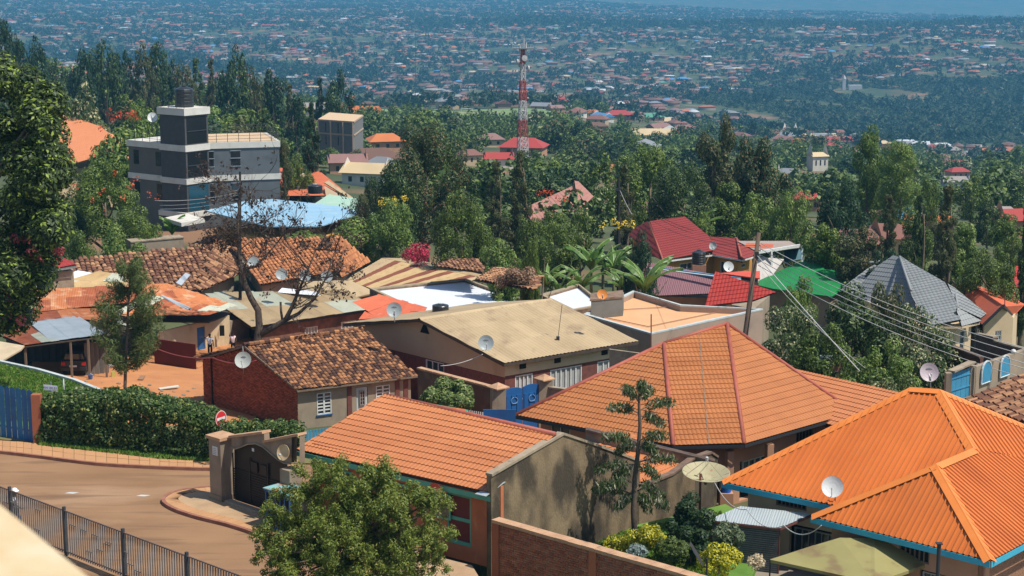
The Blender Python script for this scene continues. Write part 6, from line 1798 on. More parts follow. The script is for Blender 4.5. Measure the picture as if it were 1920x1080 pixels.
# red-orange gabled house at the right
z7 = -4.2
M_redor = mat("sheet_metal_red_orange",(.55,.13,.06),(.48,.11,.05),scale=1,rough=.55,grime=(.4,.11,.06),gs=.8,gt=.6)
GA,GB_,GR = Z(1843,610,z7),Z(1918,590,z7),Z(1882,573,z7 + 1.5)
rb = house("red_orange_gable_house","cream house with smooth red-orange roof and dark-edged gable at the right edge",
  [([GA,Z(1772,540,z7 + .4),Z(1813,527,z7 + 1.9),GR],'plain',M_redor),([GR,Z(1813,527,z7 + 1.9),Z(1922,570,z7 + .6),Z(1899,594,z7)],'plain',M_redor)])
gd_ = unit((Z(1918,604,z7) - GA) * [1,1,0])
a_ = GA + (.25,.5,0); a_[2] = 0; Lg_ = 2.9 * 1.0
bq = a_ + gd_ * ((VP(1900,600,a_,gd_) - a_) @ gd_)
_,n_,P = wall(rb,a_,bq,-9,z7 + .0,M_cream,openings=[(seg(a_,bq) * .38,seg(a_,bq) * .62,z7 - 2.0,z7 - .6)],top=[(0,z7 + .05),(seg(a_,bq) * .55,z7 + 1.35),(seg(a_,bq),z7 + .3)])
window(rb,P,n_,seg(a_,bq) * .38,seg(a_,bq) * .62,z7 - 2.0,z7 - .6,cols=3,rows=4)
MB().bar(GA,GR + UP * .02,.08,.2).build("barge_board",M_darksteel,rb); MB().bar(GR,Z(1900,594,z7),.08,.2).build("barge_board",M_darksteel,rb)
wall(rb,bq,bq + np.array([2.5,7,0]),-9,z7 + .2,M_cream)
MB().bar(zd(1884,575,122),zd(1884,551,122),.05,.05,up=(0,1,0)).build("roof_pipe",M_redw,rb)
er = house("red_tile_house","sliver of bright red tiled roof at the right edge above the round tree",[([zd(1893,570,150),zd(1990,600,146),zd(1990,500,165),zd(1907,485,165)],'tile',M_tileRed2,dict(course=.5,wave=.35))],walls=[zd(1893,572,150),zd(1990,602,146),zd(1990,560,160),zd(1907,550,160)],wm=M_cream)
# dark brick yard walls and the tan wall with blue arches
M_dbw = mat("dark_stained_brickwork",(.075,.048,.036),(.13,.085,.06),scale=1.5,rough=.95,grime=(.22,.17,.12),gs=1.2,gt=.6,bump=.4)
def lowwall(name,label,a,b_,h,m,capm,th=.22,zb=-9):
    a,b_ = V3(a),V3(b_); t = thing(name,label,"wall",(a[0],a[1],zb + 2)); d_ = (b_ - a); n = unit(np.array([-d_[1],d_[0],0]))
    MB().add([tuple(p) for p in (a * [1,1,0] + UP * zb,b_ * [1,1,0] + UP * zb,b_,a)] + [tuple(p + n * th) for p in (a * [1,1,0] + UP * zb,b_ * [1,1,0] + UP * zb,b_,a)],[(0,1,2,3),(7,6,5,4),(3,2,6,7),(0,3,7,4),(1,5,6,2)]).build("wall_panel",m,t)
    k = max(1,int(np.linalg.norm(d_) / .8))
    for i in range(k): MB().bar(a + d_ * i / k + n * th / 2 + UP * .04,a + d_ * (i + .97) / k + n * th / 2 + UP * .04,th + .12,.1).build("coping_stone",capm,t)
    return t
lowwall("brick_yard_wall","dark stained brick wall stepping down below the cream gable at the right",zd(1830,627,104),zd(1864,634,102),2,M_dbw,M_cop)
lowwall("brick_yard_wall","lower run of dark brick wall with pale coping above the blue arches",zd(1864,641,102),zd(1940,662,97),2,M_dbw,M_cop)
lowwall("brick_yard_wall","dark brick wall half hidden left of the light blue gate",zd(1755,640,100),zd(1838,672,96),2,mat("dark_red_brickwork",(.14,.055,.04),(.09,.04,.03),scale=3,rough=.95),M_dbw)
tw = thing("tan_yard_wall","tan plastered yard wall with two light blue arched panels at the right","wall",zd(1840,745,84))
t0_,t1_ = zd(1826,722,84.5),zd(1925,668,88.5); t0_[2] = t1_[2] = 0
_,n_,P = wall(tw,t0_,t1_,-6,zd(1826,688,84.5)[2],mat("plaster_tan_grey",(.30,.235,.165),(.24,.19,.135),scale=1,rough=.95,grime=(.10,.085,.07),gs=1,gt=.55,gx=(1,1,.4)),t=.25)
for (px_,pt_,pb_,w_) in ((1847,676,718,1.0),(1882,665,706,1.0)):
    d_ = unit((t1_ - t0_) * [1,1,0]); c = VP(px_,(pt_ + pb_) / 2,t0_,d_); hh_ = abs(pb_ - pt_) / 38
    pts = [c - d_ * w_ / 2 - UP * hh_ / 2,c + d_ * w_ / 2 - UP * hh_ / 2] + [c + d_ * (w_ / 2) * math.cos(a) + UP * (hh_ / 2 - w_ / 2 + w_ / 2 * math.sin(a)) for a in np.linspace(0,math.pi,9)]
    k = len(pts); MB().add([p + n_ * .1 for p in pts] + [p + n_ * .01 for p in pts],[tuple(range(k)),tuple(range(2 * k - 1,k - 1,-1))] + [(i,i + k,(i + 1) % k + k,(i + 1) % k) for i in range(k)]).build("arched_panel",M_bluel,tw)
    MB().tube([p + n_ * .08 for p in pts + [pts[0]]],.05,5).build("arch_frame",M_pale,tw)
MB().lathe(zd(1900,663,87.5),[(.001,0),(.12,.03),(.14,.12),(.1,.2),(.001,.24)],12).build("globe_lamp",M_white,tw)
lg = thing("light_blue_gate","light blue sheet-metal gate under a small tiled coping at the right","gate",zd(1800,748,84))
l0_,l1_ = zd(1781,752,83.5),zd(1820,742,84.8); ld_ = unit((l1_ - l0_) * [1,1,0]); ln_ = np.array([ld_[1],-ld_[0],0]); ztop = zd(1800,694,84)[2]
for k in range(4):
    Lk = seg(l0_,l1_) / 4; MB().obox(l0_ * [1,1,0] + ld_ * (Lk * k + .01) + UP * -4,ld_ * (Lk - .02),-ln_ * .05,UP * (ztop + 4)).build("gate_panel",M_bluel,lg)
for zz in (.3,.9,1.5): MB().obox(l0_ * [1,1,0] + ln_ * .04 + UP * (ztop - zz),ld_ * seg(l0_,l1_),-ln_ * .03,UP * .06).build("rail",M_bluel,lg)
for p in (l0_ - ld_ * .25,l1_ + ld_ * .05): MB().box((p[0],p[1],-4),.28,.35,ztop + 4.1).build("gate_post",M_plast,lg)
MB().bar(l0_ * [1,1,0] + UP * (ztop + .12),l1_ * [1,1,0] + UP * (ztop + .3),.4,.08).build("coping",M_cop,lg)
MB().slab([zd(1772,757,83.3),zd(1935,703,88),zd(1950,730,86),zd(1830,764,82.4)],.3).build("yard",M_dirt2)["kind"] = 'structure'
# clay-tile roof, right edge
z8 = 3.0
z8 = 2.6; rp_ = [Z(1812,752,z8),Z(1925,808,z8),Z(1990,765,z8 + .9),Z(1925,716,z8 + .6)]
rcl = house("clay_roof_house","low building with buff clay tiles at the right edge behind the big orange roof",[(rp_,'pan',M_clay3,dict(parts=200,pitch=.3,row=.42,size=1.2,messy=.04))],walls=[rp_[0],rp_[1],rp_[2],rp_[3]],wm=M_dbw,inset=.3,zb=-2)
# pinkish small block by the big trees
pb_ = thing("roof_block","small pink and grey rooftop block with railing between the tiled roof and the trees","rooftop block",zd(1560,710,96))
MB().obox(zd(1543,699,96),(1.1,0,0),(0,1.2,0),UP * .75).build("body",mat("grey_green_render",(.18,.2,.17),rough=.9),pb_); MB().obox(zd(1557,697,95.8),(.55,0,0),(0,.05,0),UP * .55).build("pink_panel",mat("pink_render",(.45,.2,.16),rough=.9),pb_)
for k in range(6): MB().bar(zd(1505 + k * 7,697,97),zd(1505 + k * 7,686,97),.04,.04,up=(0,1,0)).build("railing_post",M_pale,pb_)
MB().bar(zd(1500,686,97),zd(1548,680,97),.05,.05).build("handrail",M_pale,pb_)
dish(zd(1742,698,82),.9,unit((.05,-.93,.35)),mat("dish_pinkish_grey",(.42,.36,.37),(.36,.30,.32),scale=2,rough=.45),"pinkish-grey dish with faint print rising behind the big orange roof",foot=zd(1744,735,82),wm="oooooo")

# ------------------------------------------------------------------ dark grey tower block
bb = thing("grey_block_building","dark grey three-storey building with white bands, stair tower and roof terrace","building",gpt(400,186))
dT = 182.0
M_dg = mat("dark_grey_cladding",(.068,.066,.068),(.055,.053,.055),scale=2,rough=.7); M_mg = mat("mid_grey_render",(.105,.118,.125),(.088,.098,.105),scale=1,rough=.85,grime=(.06,.07,.075),gs=.5,gt=.55)
M_wb = mat("white_band_render",(.56,.53,.47),(.48,.45,.39),scale=1,rough=.8,grime=(.3,.27,.22),gs=1,gt=.6)
t_r = zd(390,405,dT);
zc = {k: zd(390,y,dT)[2] for k,y in (('cap',216),('b1t',273),('b1b',285),('b2t',337),('b2b',348),('b3t',402),('b3b',412))}
p_t = zd(346,285,dT)           # near corner of tower
xa = unit(np.array([-.80,.60,0])); xb = unit(np.array([.60,.80,0]))      # left facade direction and right facade direction
cN = zd(348,285,dT) * [1,1,0]
def solve(base,dr,px,z):      # distance along dr so that the point shows under photo column px
    lo,hi = 0,60
    for _ in range(40):
        m_ = (lo + hi) / 2; v = pix(base + dr * m_ + UP * z)[0]
        if (v < px) == (pix(base + dr * 60 + UP * z)[0] > px): lo = m_
        else: hi = m_
    return lo
LtL = solve(cN,xa,301,zc['b1t']); LtR = solve(cN,xb,391,zc['b1t'])
zb_ = -11
def blk_(name,m,o,la,lb_,z0,z1,par=bb): return MB().obox(o * [1,1,0] + UP * z0,xa * la,xb * lb_,UP * (z1 - z0)).build(name,m,par)
blk_("stair_tower",M_dg,cN,LtL,LtR,zb_,zc['cap'])
for a_,b_,e in ((zc['b1b'],zc['b1t'],.12),(zc['b2b'],zc['b2t'],.12),(zc['b3b'],zc['b3t'],.35)):
    blk_("white_band",M_wb,cN - xa * e - xb * e,LtL + 2 * e,LtR + 2 * e,a_,b_)
blk_("roof_slab",M_wb,cN - (xa + xb) * .2,LtL + .4,LtR + .4,zc['cap'],zc['cap'] + .75)
# glazing on the tower's right face
glz = mat("dark_tinted_glazing",(.012,.014,.016),rough=.12,spec=.7); glb = mat("teal_tinted_glazing",(.01,.055,.085),rough=.2,spec=.6)
for a_,b_,gm in ((zc['b1t'] + .15,zc['cap'] - .2,glz),(zc['b2t'] + .15,zc['b1b'] - .15,glz),(zc['b3t'] + .15,zc['b2b'] - .15,glb)):
    w_ = MB().obox(cN - xa * .03 + xb * .25 + UP * a_,xb * (LtR - .5),xa * .06,UP * (b_ - a_)).build("stair_window",gm,bb)
    MB().obox(cN - xa * .08 + xb * .25 + UP * (a_ + (b_ - a_) * .45),xb * (LtR - .5),xa * .06,UP * .1).build("mullion",M_darksteel,w_)
# left body
oL = cN + xa * LtL + xb * .6; LL = solve(oL,xa,240,zc['b1t'])
blk_("left_wing",M_mg2 if False else mat("warm_grey_render",(.13,.118,.105),(.11,.10,.09),scale=1,rough=.85),oL,LL,9.5,zb_,zc['b1b'] - .0)
blk_("white_band",M_wb,oL - xb * .12,LL + .15,9.7,zc['b1b'] + .02,zc['b1t']); blk_("white_band",M_wb,oL - xb * .1,LL + .12,9.6,zc['b2b'],zc['b2t'])
for f_ in (.12,.72):
    for a_,b_ in ((zc['b2t'] + 1.0,zc['b1b'] - .35),(zc['b3t'] + 1.0,zc['b2b'] - .35)):
        MB().obox(oL - xb * .04 + xa * LL * f_ + UP * a_,xa * .8,xb * .05,UP * (b_ - a_)).build("window",glz,bb)
# right body
oR = cN + xb * LtR + xa * .5
xr = unit(np.array([.96,.28,0]))
LR = solve(oR,xr,523,zc['b1t'])
xr_n = np.array([-xr[1],xr[0],0])
def rblk(name,m,o,l,dpt,z0,z1): return MB().obox(o * [1,1,0] + UP * z0,xr * l,xr_n * dpt,UP * (z1 - z0)).build(name,m,bb)
dz = 0
rblk("right_wing",M_mg,oR,LR,10,zb_,zc['b1b'])
rblk("white_band",M_wb,oR - xr_n * .12,LR + .12,10.1,zc['b1b'] + .02,zc['b1t']); rblk("white_band",M_wb,oR - xr_n * .1,LR + .1,10,zc['b2b'],zc['b2t'])
rblk("terrace_floor",mat("terrace_screed_peach",(.50,.36,.22),(.44,.31,.19),scale=.5,rough=.9),oR + xr * .3 + xr_n * .3,LR - .6,9.4,zc['b1t'] - .05,zc['b1t'] + .04)
for f_,w_ in ((.03,.6),(.34,1.0)):
    for a_,b_ in ((zc['b2t'] + 1.0,zc['b1b'] - .3),(zc['b3t'] + 1.0,zc['b2b'] - .3)):
        fr_ = MB()
        for z_ in (a_ - .08,(a_ + b_) / 2,b_): fr_.obox(oR - xr_n * .09 + xr * (LR * f_ - .08) + UP * z_,xr * (w_ + .16),xr_n * .08,UP * .08)
        fr_.build('window_frame',M_steel,bb)
        MB().obox(oR - xr_n * .04 + xr * LR * f_ + UP * a_,xr * w_,xr_n * .05,UP * (b_ - a_)).build("window",glz,bb)
# railings
def railing(o,d_,L_,h=1.0,step=1.2):
    for i in range(int(L_ / step) + 1): MB().tube([o + d_ * i * step,o + d_ * i * step + UP * h],.03,5).build("railing_post",M_darksteel,bb)
    for z in (.35,.7,1.0): MB().tube([o + UP * z * h,o + d_ * L_ + UP * z * h],.022,5).build("railing_bar",M_darksteel,bb)
tz_ = zc['b1t']
railing(oR * [1,1,0] + UP * tz_,xr,LR); railing((oR + xr_n * 9.8) * [1,1,0] + UP * tz_,xr,LR); railing((oR + xr * LR) * [1,1,0] + UP * tz_,xr_n,9.8); railing(oL * [1,1,0] + UP * tz_,xa,LL)
cT = zc['cap'] + .75
railing((cN + xb * LtR) * [1,1,0] + UP * cT,xa,LtL,1.1); railing(cN * [1,1,0] + UP * cT,xa,LtL,1.1)
tkc = (cN + xa * LtL * .45 + xb * LtR * .5) * [1,1,0] + UP * cT
water_tank(tkc,1.0,2.3,"large black water tank on top of the dark grey stair tower")
dish(zd(286,220,184),1.05,unit((.1,-.92,.35)),M_dishw,"pale dish on the roof terrace left of the stair tower",foot=zd(287,245,184))
# ------------------------------------------------------------------ middle-distance houses
def gdist(px,py,lo=60,hi=1300):
    """nearest view depth at which the ground shows at (px, py)"""
    best = None
    for d in np.exp(np.linspace(math.log(lo),math.log(hi),220)):
        y = pix(gpt_fast(px,d))[1]
        if best is None or abs(y - py) < best[0]: best = (abs(y - py),d)
        if y < py: break
    return best[1]
def gpt_fast(px,d):
    x = (px - 960) / FPX * d; z = 0.0
    for _ in range(3):
        y = (d - (CZ - z) * SP) / CP; z = float(ground_z(x,y))
    return np.array([x,y,z])
HUTS = {}
def hut_mesh(hip,two):
    key = (hip,two)
    if key in HUTS: return HUTS[key]
    V0,T0,_ = hut_arrays(.28 if hip else 0.0)
    wv = [tuple(p) for p in V0[:8]]; rv = [tuple(p) for p in V0[8:]]
    wf = [(0,1,5,4),(1,2,6,5),(2,3,7,6),(3,0,4,7)]; rf = [(0,1,5,4),(2,3,4,5),(1,2,5),(3,0,4),(3,2,1,0)]
    if not hip: wv += [(-.46,0,1.9),(.46,0,1.9)]; wf += [(1 + 4,6,9),(7,4,8)]
    wm_ = bpy.data.meshes.new("wall"); wm_.from_pydata(wv,[],wf); wm_.materials.append(M_fwall)
    rm_ = bpy.data.meshes.new("roof"); rm_.from_pydata(rv,[],rf); rm_.materials.append(MR['rust'])
    HUTS[key] = (wm_,rm_); return HUTS[key]
WIN = MB().obox((-.5,-.02,-.5),(1,0,0),(0,.04,0),UP); wme = bpy.data.meshes.new("window"); wme.from_pydata(WIN.v,[],WIN.f); wme.materials.append(M_fdark)
M_scol = {'cream': M_cream,'tan': M_tan,'peach': M_peach,'white': mat("plaster_white",(.62,.58,.50),(.5,.46,.4),scale=.6,rough=.9),'brick': M_fwall2,'ochre': M_ochre,'blue': mat("plaster_blue",(.25,.38,.5),(.2,.3,.42),rough=.9),'grey': M_cop}
def small_house(p,L_,W_,rz,roof,wallc,label,hip=True,H=2.9,rise=None,group='houses among the trees',win=3,name="house"):
    t = thing(name,label,"house",p,group,rz)
    wm_,rm_ = hut_mesh(hip,False); rise = rise or W_ * .24
    a = link("wall",wm_,t,scale=(L_,W_,H)); a.material_slots[0].link = 'OBJECT'; a.material_slots[0].material = M_scol[wallc]
    # the roof shares the unit mesh: z from .97 to 2 maps onto eave..ridge
    sz = rise / 1.0; b_ = link("roof",rm_,t,loc=(0,0,H - sz * 1.0),scale=(L_ * 1.02,W_ * 1.04,sz)); b_.material_slots[0].link = 'OBJECT'; b_.material_slots[0].material = MR[roof] if isinstance(roof,str) else roof
    for i in range(win):
        for s_ in (-1,1):
            link("window",wme,t,loc=((i + .5) / win * L_ * .8 - L_ * .4,s_ * W_ * .452,H * .58),scale=(L_ * .08,1.5,H * .34))
    HOUSE_XY.append((p[0],p[1],max(L_,W_) * .7))
    return t
HOUSE_XY = []
RH = random.Random(11)
MH = [ # px, ground y, width px, roof, wall, rotation, hip, label
 (672,222,88,'orange','cream',-.25,False,"long house with salmon-orange roof above the unfinished concrete block"),
 (590,215,60,'pale','white',.1,False,"low pale-roofed house left of the salmon-orange roof"),
 (700,322,110,'brown','tan',.35,True,"wide brown hip-roofed house beside the rusty-leaved tree"),
 (632,300,52,'white','white',.2,True,"small house with pale blue-white hip roof under the unfinished block"),
 (717,330,46,'grey','grey',-.5,True,"grey metal roof half hidden by the rusty-leaved tree"),
 (652,328,74,'pink','peach',.15,False,"low pinkish sheet-roofed house behind the straw gable"),
 (690,350,88,'cream','white',-.3,False,"white house with straw-yellow gable roof and red trim"),
 (722,282,70,'orange','peach',.3,True,"orange-roofed house behind the rusty-leaved tree"),
 (982,290,86,'red','peach',-.2,True,"house with vivid coral red hip roof at the foot of the mast"),
 (916,276,56,'pink','cream',.2,True,"pink-brown hip roof left of the mast foot"),
 (935,316,56,'red','white',.1,False,"dull red gabled house below the mast"),
 (880,310,34,'rust','cream',.3,True,"small rusty roof behind the round green tree"),
 (1200,428,62,'pink','ochre',-.4,True,"pinkish hip roof with yellow wall left of the maroon house"),
 (1142,340,26,'red','peach',.2,True,"tiny red roof peeping between dark trees"),
 (1160,222,60,'red','brick',.1,True,"red-roofed house at the edge of the wooded belt"),
 (1120,232,40,'rust','tan',-.3,True,"rust-roofed house left of the red roof by the wooded belt"),
 (1220,226,48,'green','tan',.3,True,"house with faded green hip roof beyond the wooded belt"),
 (1262,232,46,'cream','tan',.1,False,"straw-roofed house right of the faded green roof"),
 (1222,262,74,'cream','tan',0,False,"long straw-yellow roof beside the wooded belt"),
 (1505,262,44,'cream','peach',.4,True,"peach house with pointed straw roof in the valley"),
 (1480,262,36,'grey','white',-.2,False,"grey valley house left of the pointed straw roof"),
 (1568,272,60,'red','white',.05,False,"long valley house with bright red roof"),
 (1620,268,50,'red','cream',-.1,False,"red-roofed valley house behind the yellow-green tree"),
 (1690,268,52,'white','white',.1,False,"white-roofed long shed in the valley"),
 (1722,272,40,'white','cream',-.1,False,"second pale shed right of the white-roofed long shed"),
 (1765,276,52,'white','white',.1,True,"white house with spreading pale roof in the valley"),
 (1785,318,50,'red','white',-.1,False,"red and white banded house on the valley slope"),
 (1795,336,40,'red','peach',.2,True,"dull red roof below the banded house"),
 (1790,356,50,'pale','blue',-.05,False,"blue-walled house under a pale roof on the valley slope"),
 (1532,320,34,'cream','white',.3,False,"pale cube-like house among trees on the right slope"),
 (1478,340,40,'grey','white',-.3,False,"grey and white house behind the yellow-green tree line"),
 (1915,340,34,'pink','cream',.2,True,"pink-roofed house at the right edge of the slope"),
 (1735,462,64,'orange','peach',-.3,False,"orange house under a blue awning between the tall feathery trees"),
 (1712,440,60,'blue','cream',.1,True,"house with bright blue roof between the tall feathery trees"),
 (1905,445,60,'red','peach',.15,False,"red-roofed house behind the trees at the right edge"),
 (1875,440,44,'pale','blue',-.1,True,"pale-roofed bluish house near the right edge"),
 (1620,438,46,'rust','cream',.2,True,"rust-orange roof behind the dark feathery trees"),
 (1512,396,40,'red','peach',-.1,True,"coral roof peeping over the leafy trees right of the pole"),
 (1330,382,30,'orange','peach',.3,True,"orange roof glimpsed among the tall trees"),
 (1595,500,46,'rust','peach',.2,False,"rusty roof behind the green sheet roof"),
 (655,142,34,'red','peach',.1,True,"bright red hip roof above the yellow playing field"),
 (600,128,40,'orange','cream',-.2,True,"salmon roof among tall trees left of the playing field"),
 (575,120,26,'orange','cream',.3,True,"small salmon roof among the tall dark trees"),
 (770,160,60,'brown','white',.1,False,"dark-roofed low school block beside the playing field"),
 (725,150,70,'rust','brick',-.05,False,"long brown-roofed block above the playing field"),
 (895,164,50,'rust','brick',.1,False,"brown-red roofed block right of the playing field"),
 (948,180,34,'red','white',-.2,False,"small red and white building near the mast"),
 (1000,176,36,'cream','cream',.2,True,"cream house right of the mast behind the field"),
 (565,182,64,'green','cream',-.3,False,"cream building with pale green roof behind the spire tree"),
 (385,138,44,'blue','white',-.3,True,"pale blue roof among the tall trees on the left hill"),
 (375,148,50,'pink','peach',.2,False,"pink house below the pale blue roof on the left hill"),
 (118,165,44,'grey','peach',.1,False,"pinkish two-storey house with grey roof at the left edge"),
 (225,142,26,'orange','peach',.2,True,"tiny orange roof between the tall dark trees"),
 (285,136,30,'red','cream',-.2,False,"small red roof deep among the dark trees"),
 (440,120,22,'pale','cream',.1,True,"pale roof glimpsed on the left hill"),
 (1050,165,40,'red','white',.1,False,"red roof right of the mast above the trees"),
 (1405,262,30,'pink','cream',.1,True,"pink roof left of the valley houses"),
 (1660,485,44,'rust','cream',-.2,True,"rusty roof behind the charcoal tiled house"),
]
SIGHT = [(985,345,1100,370,204),(519,312,650,372,196),(386,372,700,424,164),(598,222,680,272,378),(1172,412,1425,500,152),(122,230,238,300,212),(240,170,525,400,182),(962,84,1004,268,460),(1420,450,1505,520,148)]
for (px_,py_,wp,roof,wc,rz,hip,lab) in MH:
    d_ = gdist(px_,py_,135); p = gpt(px_,d_)
    SIGHT.append((px_ - wp * .5,py_ - wp * .42,px_ + wp * .5,py_ - wp * .08,d_ - 3))
    L_ = wp * d_ / FPX / 1.0; H = 2.9; Wd = max(5.5,min(L_ * .75,11))
    if L_ > 19: L_ = 19
    two = lab.startswith("pinkish two") or lab.startswith("pale cube")
    small_house(p,max(L_,6),Wd,rz,roof,wc,lab,hip,H=5.6 if two else H)
# automatic ones: streets of houses on the near side of the valley
ZONE = [(0,560,"on the left hill"),(560,900,"around the playing field"),(900,1340,"beyond the wooded belt right of the mast"),(1340,1960,"in the valley at the right")]
R10 = random.Random(77); cnt = 0; tries = 0
COLN = {'rust': 'rust-brown','terracotta': 'terracotta','pink': 'dusty pink','pale': 'pale','white': 'white','red': 'red','grey': 'grey','blue': 'blue','green': 'faded green','brown': 'dark brown','cream': 'straw-coloured','orange': 'orange'}
def py_of(p): return pix(p)[1]
while cnt < 200 and tries < 6000:
    tries += 1
    d_ = math.sqrt(R10.uniform(560 ** 2,1420 ** 2)); px_ = R10.uniform(-10,1930)
    if 640 < px_ < 1000 and 800 < d_ < 1110: continue
    if d_ < 930 and 560 < px_ < 1100: continue
    if d_ < 760 and px_ < 560: continue
    if px_ > 1400 and d_ < 800 and R10.random() < .7: continue
    if px_ > 1330 and d_ > 1300: continue
    p = gpt(px_,d_)
    if any((p[0] - x) ** 2 + (p[1] - y) ** 2 < (r + 8) ** 2 for x,y,r in HOUSE_XY): continue
    roof = R10.choices(RK,weights=RP)[0]; zn = [z for a,b_,z in ZONE if a <= px_ < b_] or ["at the edge of the valley"]
    hip = R10.random() < .6
    small_house(p,R10.uniform(9,16),R10.uniform(6.5,10),R10.uniform(-.6,.6) + (1.57 if R10.random() < .3 else 0),roof,R10.choice(['cream','tan','peach','white','brick','tan']),
                "small %s-roofed %s house %s" % (COLN[roof],"hipped" if hip else "gabled",zn[0]),hip,H=R10.choice([2.8,2.8,3,5.6 if R10.random() < .3 else 3]),group="small %s-roofed houses %s" % (COLN[roof],zn[0]),win=2)
    cnt += 1
print("auto houses",cnt)

def blocks(px,ytop,ybase,d,half):
    for (x0,y0,x1,y1,dh) in SIGHT:
        if d < dh and px + half > x0 and px - half < x1 and ytop < y1 - 3 and ybase > y0: return True
    return False
# orange roofed house at the left behind the flowering tree
oz = zd(178,300,221)[2]
ol = house("orange_hip_house","house with smooth orange hip roof behind the red-flowering tree at the left",
  [([zd(100,318,211),zd(244,300,218),zd(190,243,228),zd(145,228,233),zd(118,236,236)],'tile',mat("metal_tile_salmon",(.62,.25,.11),(.56,.22,.10),scale=1,rough=.6,rnd=.3),dict(course=.45,wave=.3)),
   ([zd(244,300,218),zd(236,262,238),zd(145,228,233),zd(190,243,228)],'plain',MATS["metal_tile_salmon"])],walls=[zd(105,320,212),zd(240,302,219),zd(232,270,236),zd(120,270,236)],wm=M_cream)
ridge(ol,zd(145,228,233),zd(236,290,219),MATS["metal_tile_salmon"],.12)
# orange tiled house with tank right of the grey block
zz = zd(580,372,196.1)[2]
M_sal = mat("metal_tile_bright_salmon",(.64,.19,.09),(.56,.16,.075),scale=1,rough=.6,rnd=.3)
ok_ = house("orange_tile_house","house with bright salmon tile roof and small gable dormer right of the grey block",
  [([zd(519,368,200.6),zd(610,365,198.4),zd(640,352,201.8),zd(600,322,214.3),zd(553,311,218.9),zd(521,314,218.9)],'tile',M_sal,dict(course=.45,wave=.3))],walls=[zd(519,370,200.6),zd(605,368,199.5),zd(640,362,202.9),zd(560,350,218.9),zd(521,350,218.9)],wm=M_tan)
MB().slab([zd(556,333,205.2),zd(568,323,206.3),zd(578,332,205.2)],.3).build("dormer",M_tan,ok_)
MB().slab([zd(608,342,200.6),zd(616,338,201.8),zd(664,372,196.1),zd(656,372,196.1)],.12).build("gable_roof_strip",M_sheetBe,ok_)
MB().slab([zd(608,347,200.6),zd(655,372,196.6),zd(612,374,197.2)],.12).build("gable_wall",M_tan,ok_)
water_tank(zd(591,362,194.9),.85,1.05,"black water tank with pale top on the salmon tiled roof",lid=M_pale)
# blue and mint roofs
bl = house("blue_roof_house","long house with sky-blue sheet roof behind the bare tree",
  [([zd(386,395,171.6),zd(500,424,164.4),zd(600,424,165.6),zd(672,402,171.6),zd(590,381,182.4),zd(510,373,186.0),zd(470,374,186.0)],'plain',mat("sheet_metal_sky_blue",(.26,.43,.55),(.21,.37,.49),scale=.6,rough=.5,grime=(.38,.46,.5),gs=.5,gt=.52)),
   ([zd(672,402,171.6),zd(722,416,171.6),zd(645,388,182.4),zd(590,381,182.4)],'plain',MATS["sheet_metal_sky_blue"])],walls=[zd(395,400,171.6),zd(500,430,164.4),zd(600,430,165.6),zd(715,425,171.6),zd(590,400,182.4)],wm=M_ochre)
mt = house("mint_roof_house","house with pale mint-green sheet roof behind the sky-blue roof",
  [([zd(583,386,183.6),zd(640,397,180.0),zd(706,405,178.8),zd(672,373,192.0),zd(617,364,194.4)],'plain',mat("sheet_metal_mint_green",(.33,.48,.37),(.29,.43,.33),scale=.6,rough=.55))],walls=[zd(588,390,183.6),zd(640,400,180.0),zd(700,408,178.8),zd(672,385,190.8),zd(617,380,193.2)],wm=M_cream)
# pinkish-brown tiled house
pb2 = house("pink_tile_house","house with dusty pink-brown tiled hip roof among the trees right of centre",
  [([zd(980,392,206),zd(1000,412,200),zd(1085,395,205),zd(1076,342,216)],'tile',mat("metal_tile_dusty_pink",(.36,.17,.13),(.30,.14,.11),scale=1,rough=.7,rnd=.3),dict(course=.5,wave=.35)),
   ([zd(1085,395,205),zd(1112,372,212),zd(1085,341,216),zd(1076,342,216)],'tile',MATS["metal_tile_dusty_pink"],dict(course=.5,wave=.35))],walls=[zd(985,396,208),zd(1002,414,201),zd(1085,400,205),zd(1110,378,212),zd(1076,370,221)],wm=M_cream)
# unfinished concrete frame block
ub_ = thing("unfinished_building","unfinished two-storey grey block building with pale floor slabs","building",gpt(640,265))
c0_,c1_,c2_ = zd(598,280,386),zd(664,281,380),zd(678,277,392); zt_ = zd(664,229,380)[2]; zb_ = c1_[2]
M_blockg = mat("blockwork_grey",(.17,.165,.155),(.13,.13,.125),scale=2,rough=.95); M_slabc = mat("slab_pale_brown",(.40,.29,.21),(.33,.25,.18),scale=1,rough=.95)
fp = [c0_,c1_,c2_,c0_ + (c2_ - c1_)]; fp = [tuple(p[:2]) for p in fp]; fp[3] = (c0_[0] + (c2_[0] - c1_[0]),c0_[1] + (c2_[1] - c1_[1]) + 6); fp[2] = (c2_[0],c2_[1] + 5)
MB().prism(fp,zb_ - 5,zt_).build("block_wall",M_blockg,ub_)
for z_ in (zt_,(zt_ + zb_) / 2 + .1): MB().prism([(x + (x - np.mean([q[0] for q in fp])) * .03,y - .2) for x,y in fp],z_ - .1,z_ + .25).build("floor_slab",M_slabc,ub_)
for f_ in (0,.35,.7,.98):
    p = c0_ + (c1_ - c0_) * f_; MB().box((p[0],p[1] - .1,zb_ - 3),.35,.3,zt_ - zb_ + 3).build("column",M_slabc,ub_)
for f_ in (.2,.55):
    for z_ in (.12,.6):
        p = c0_ + (c1_ - c0_) * f_; MB().obox((p[0],p[1] - .12,zb_ + (zt_ - zb_) * z_),(.9,-.05,0),(0,.05,0),UP * 2.0).build("window",M_black,ub_)
MB().prism([(x,y) for x,y in fp],zt_ + .25,zt_ + .27).build("roof_screed",mat("roof_screed_buff",(.50,.36,.22),rough=.95),ub_)

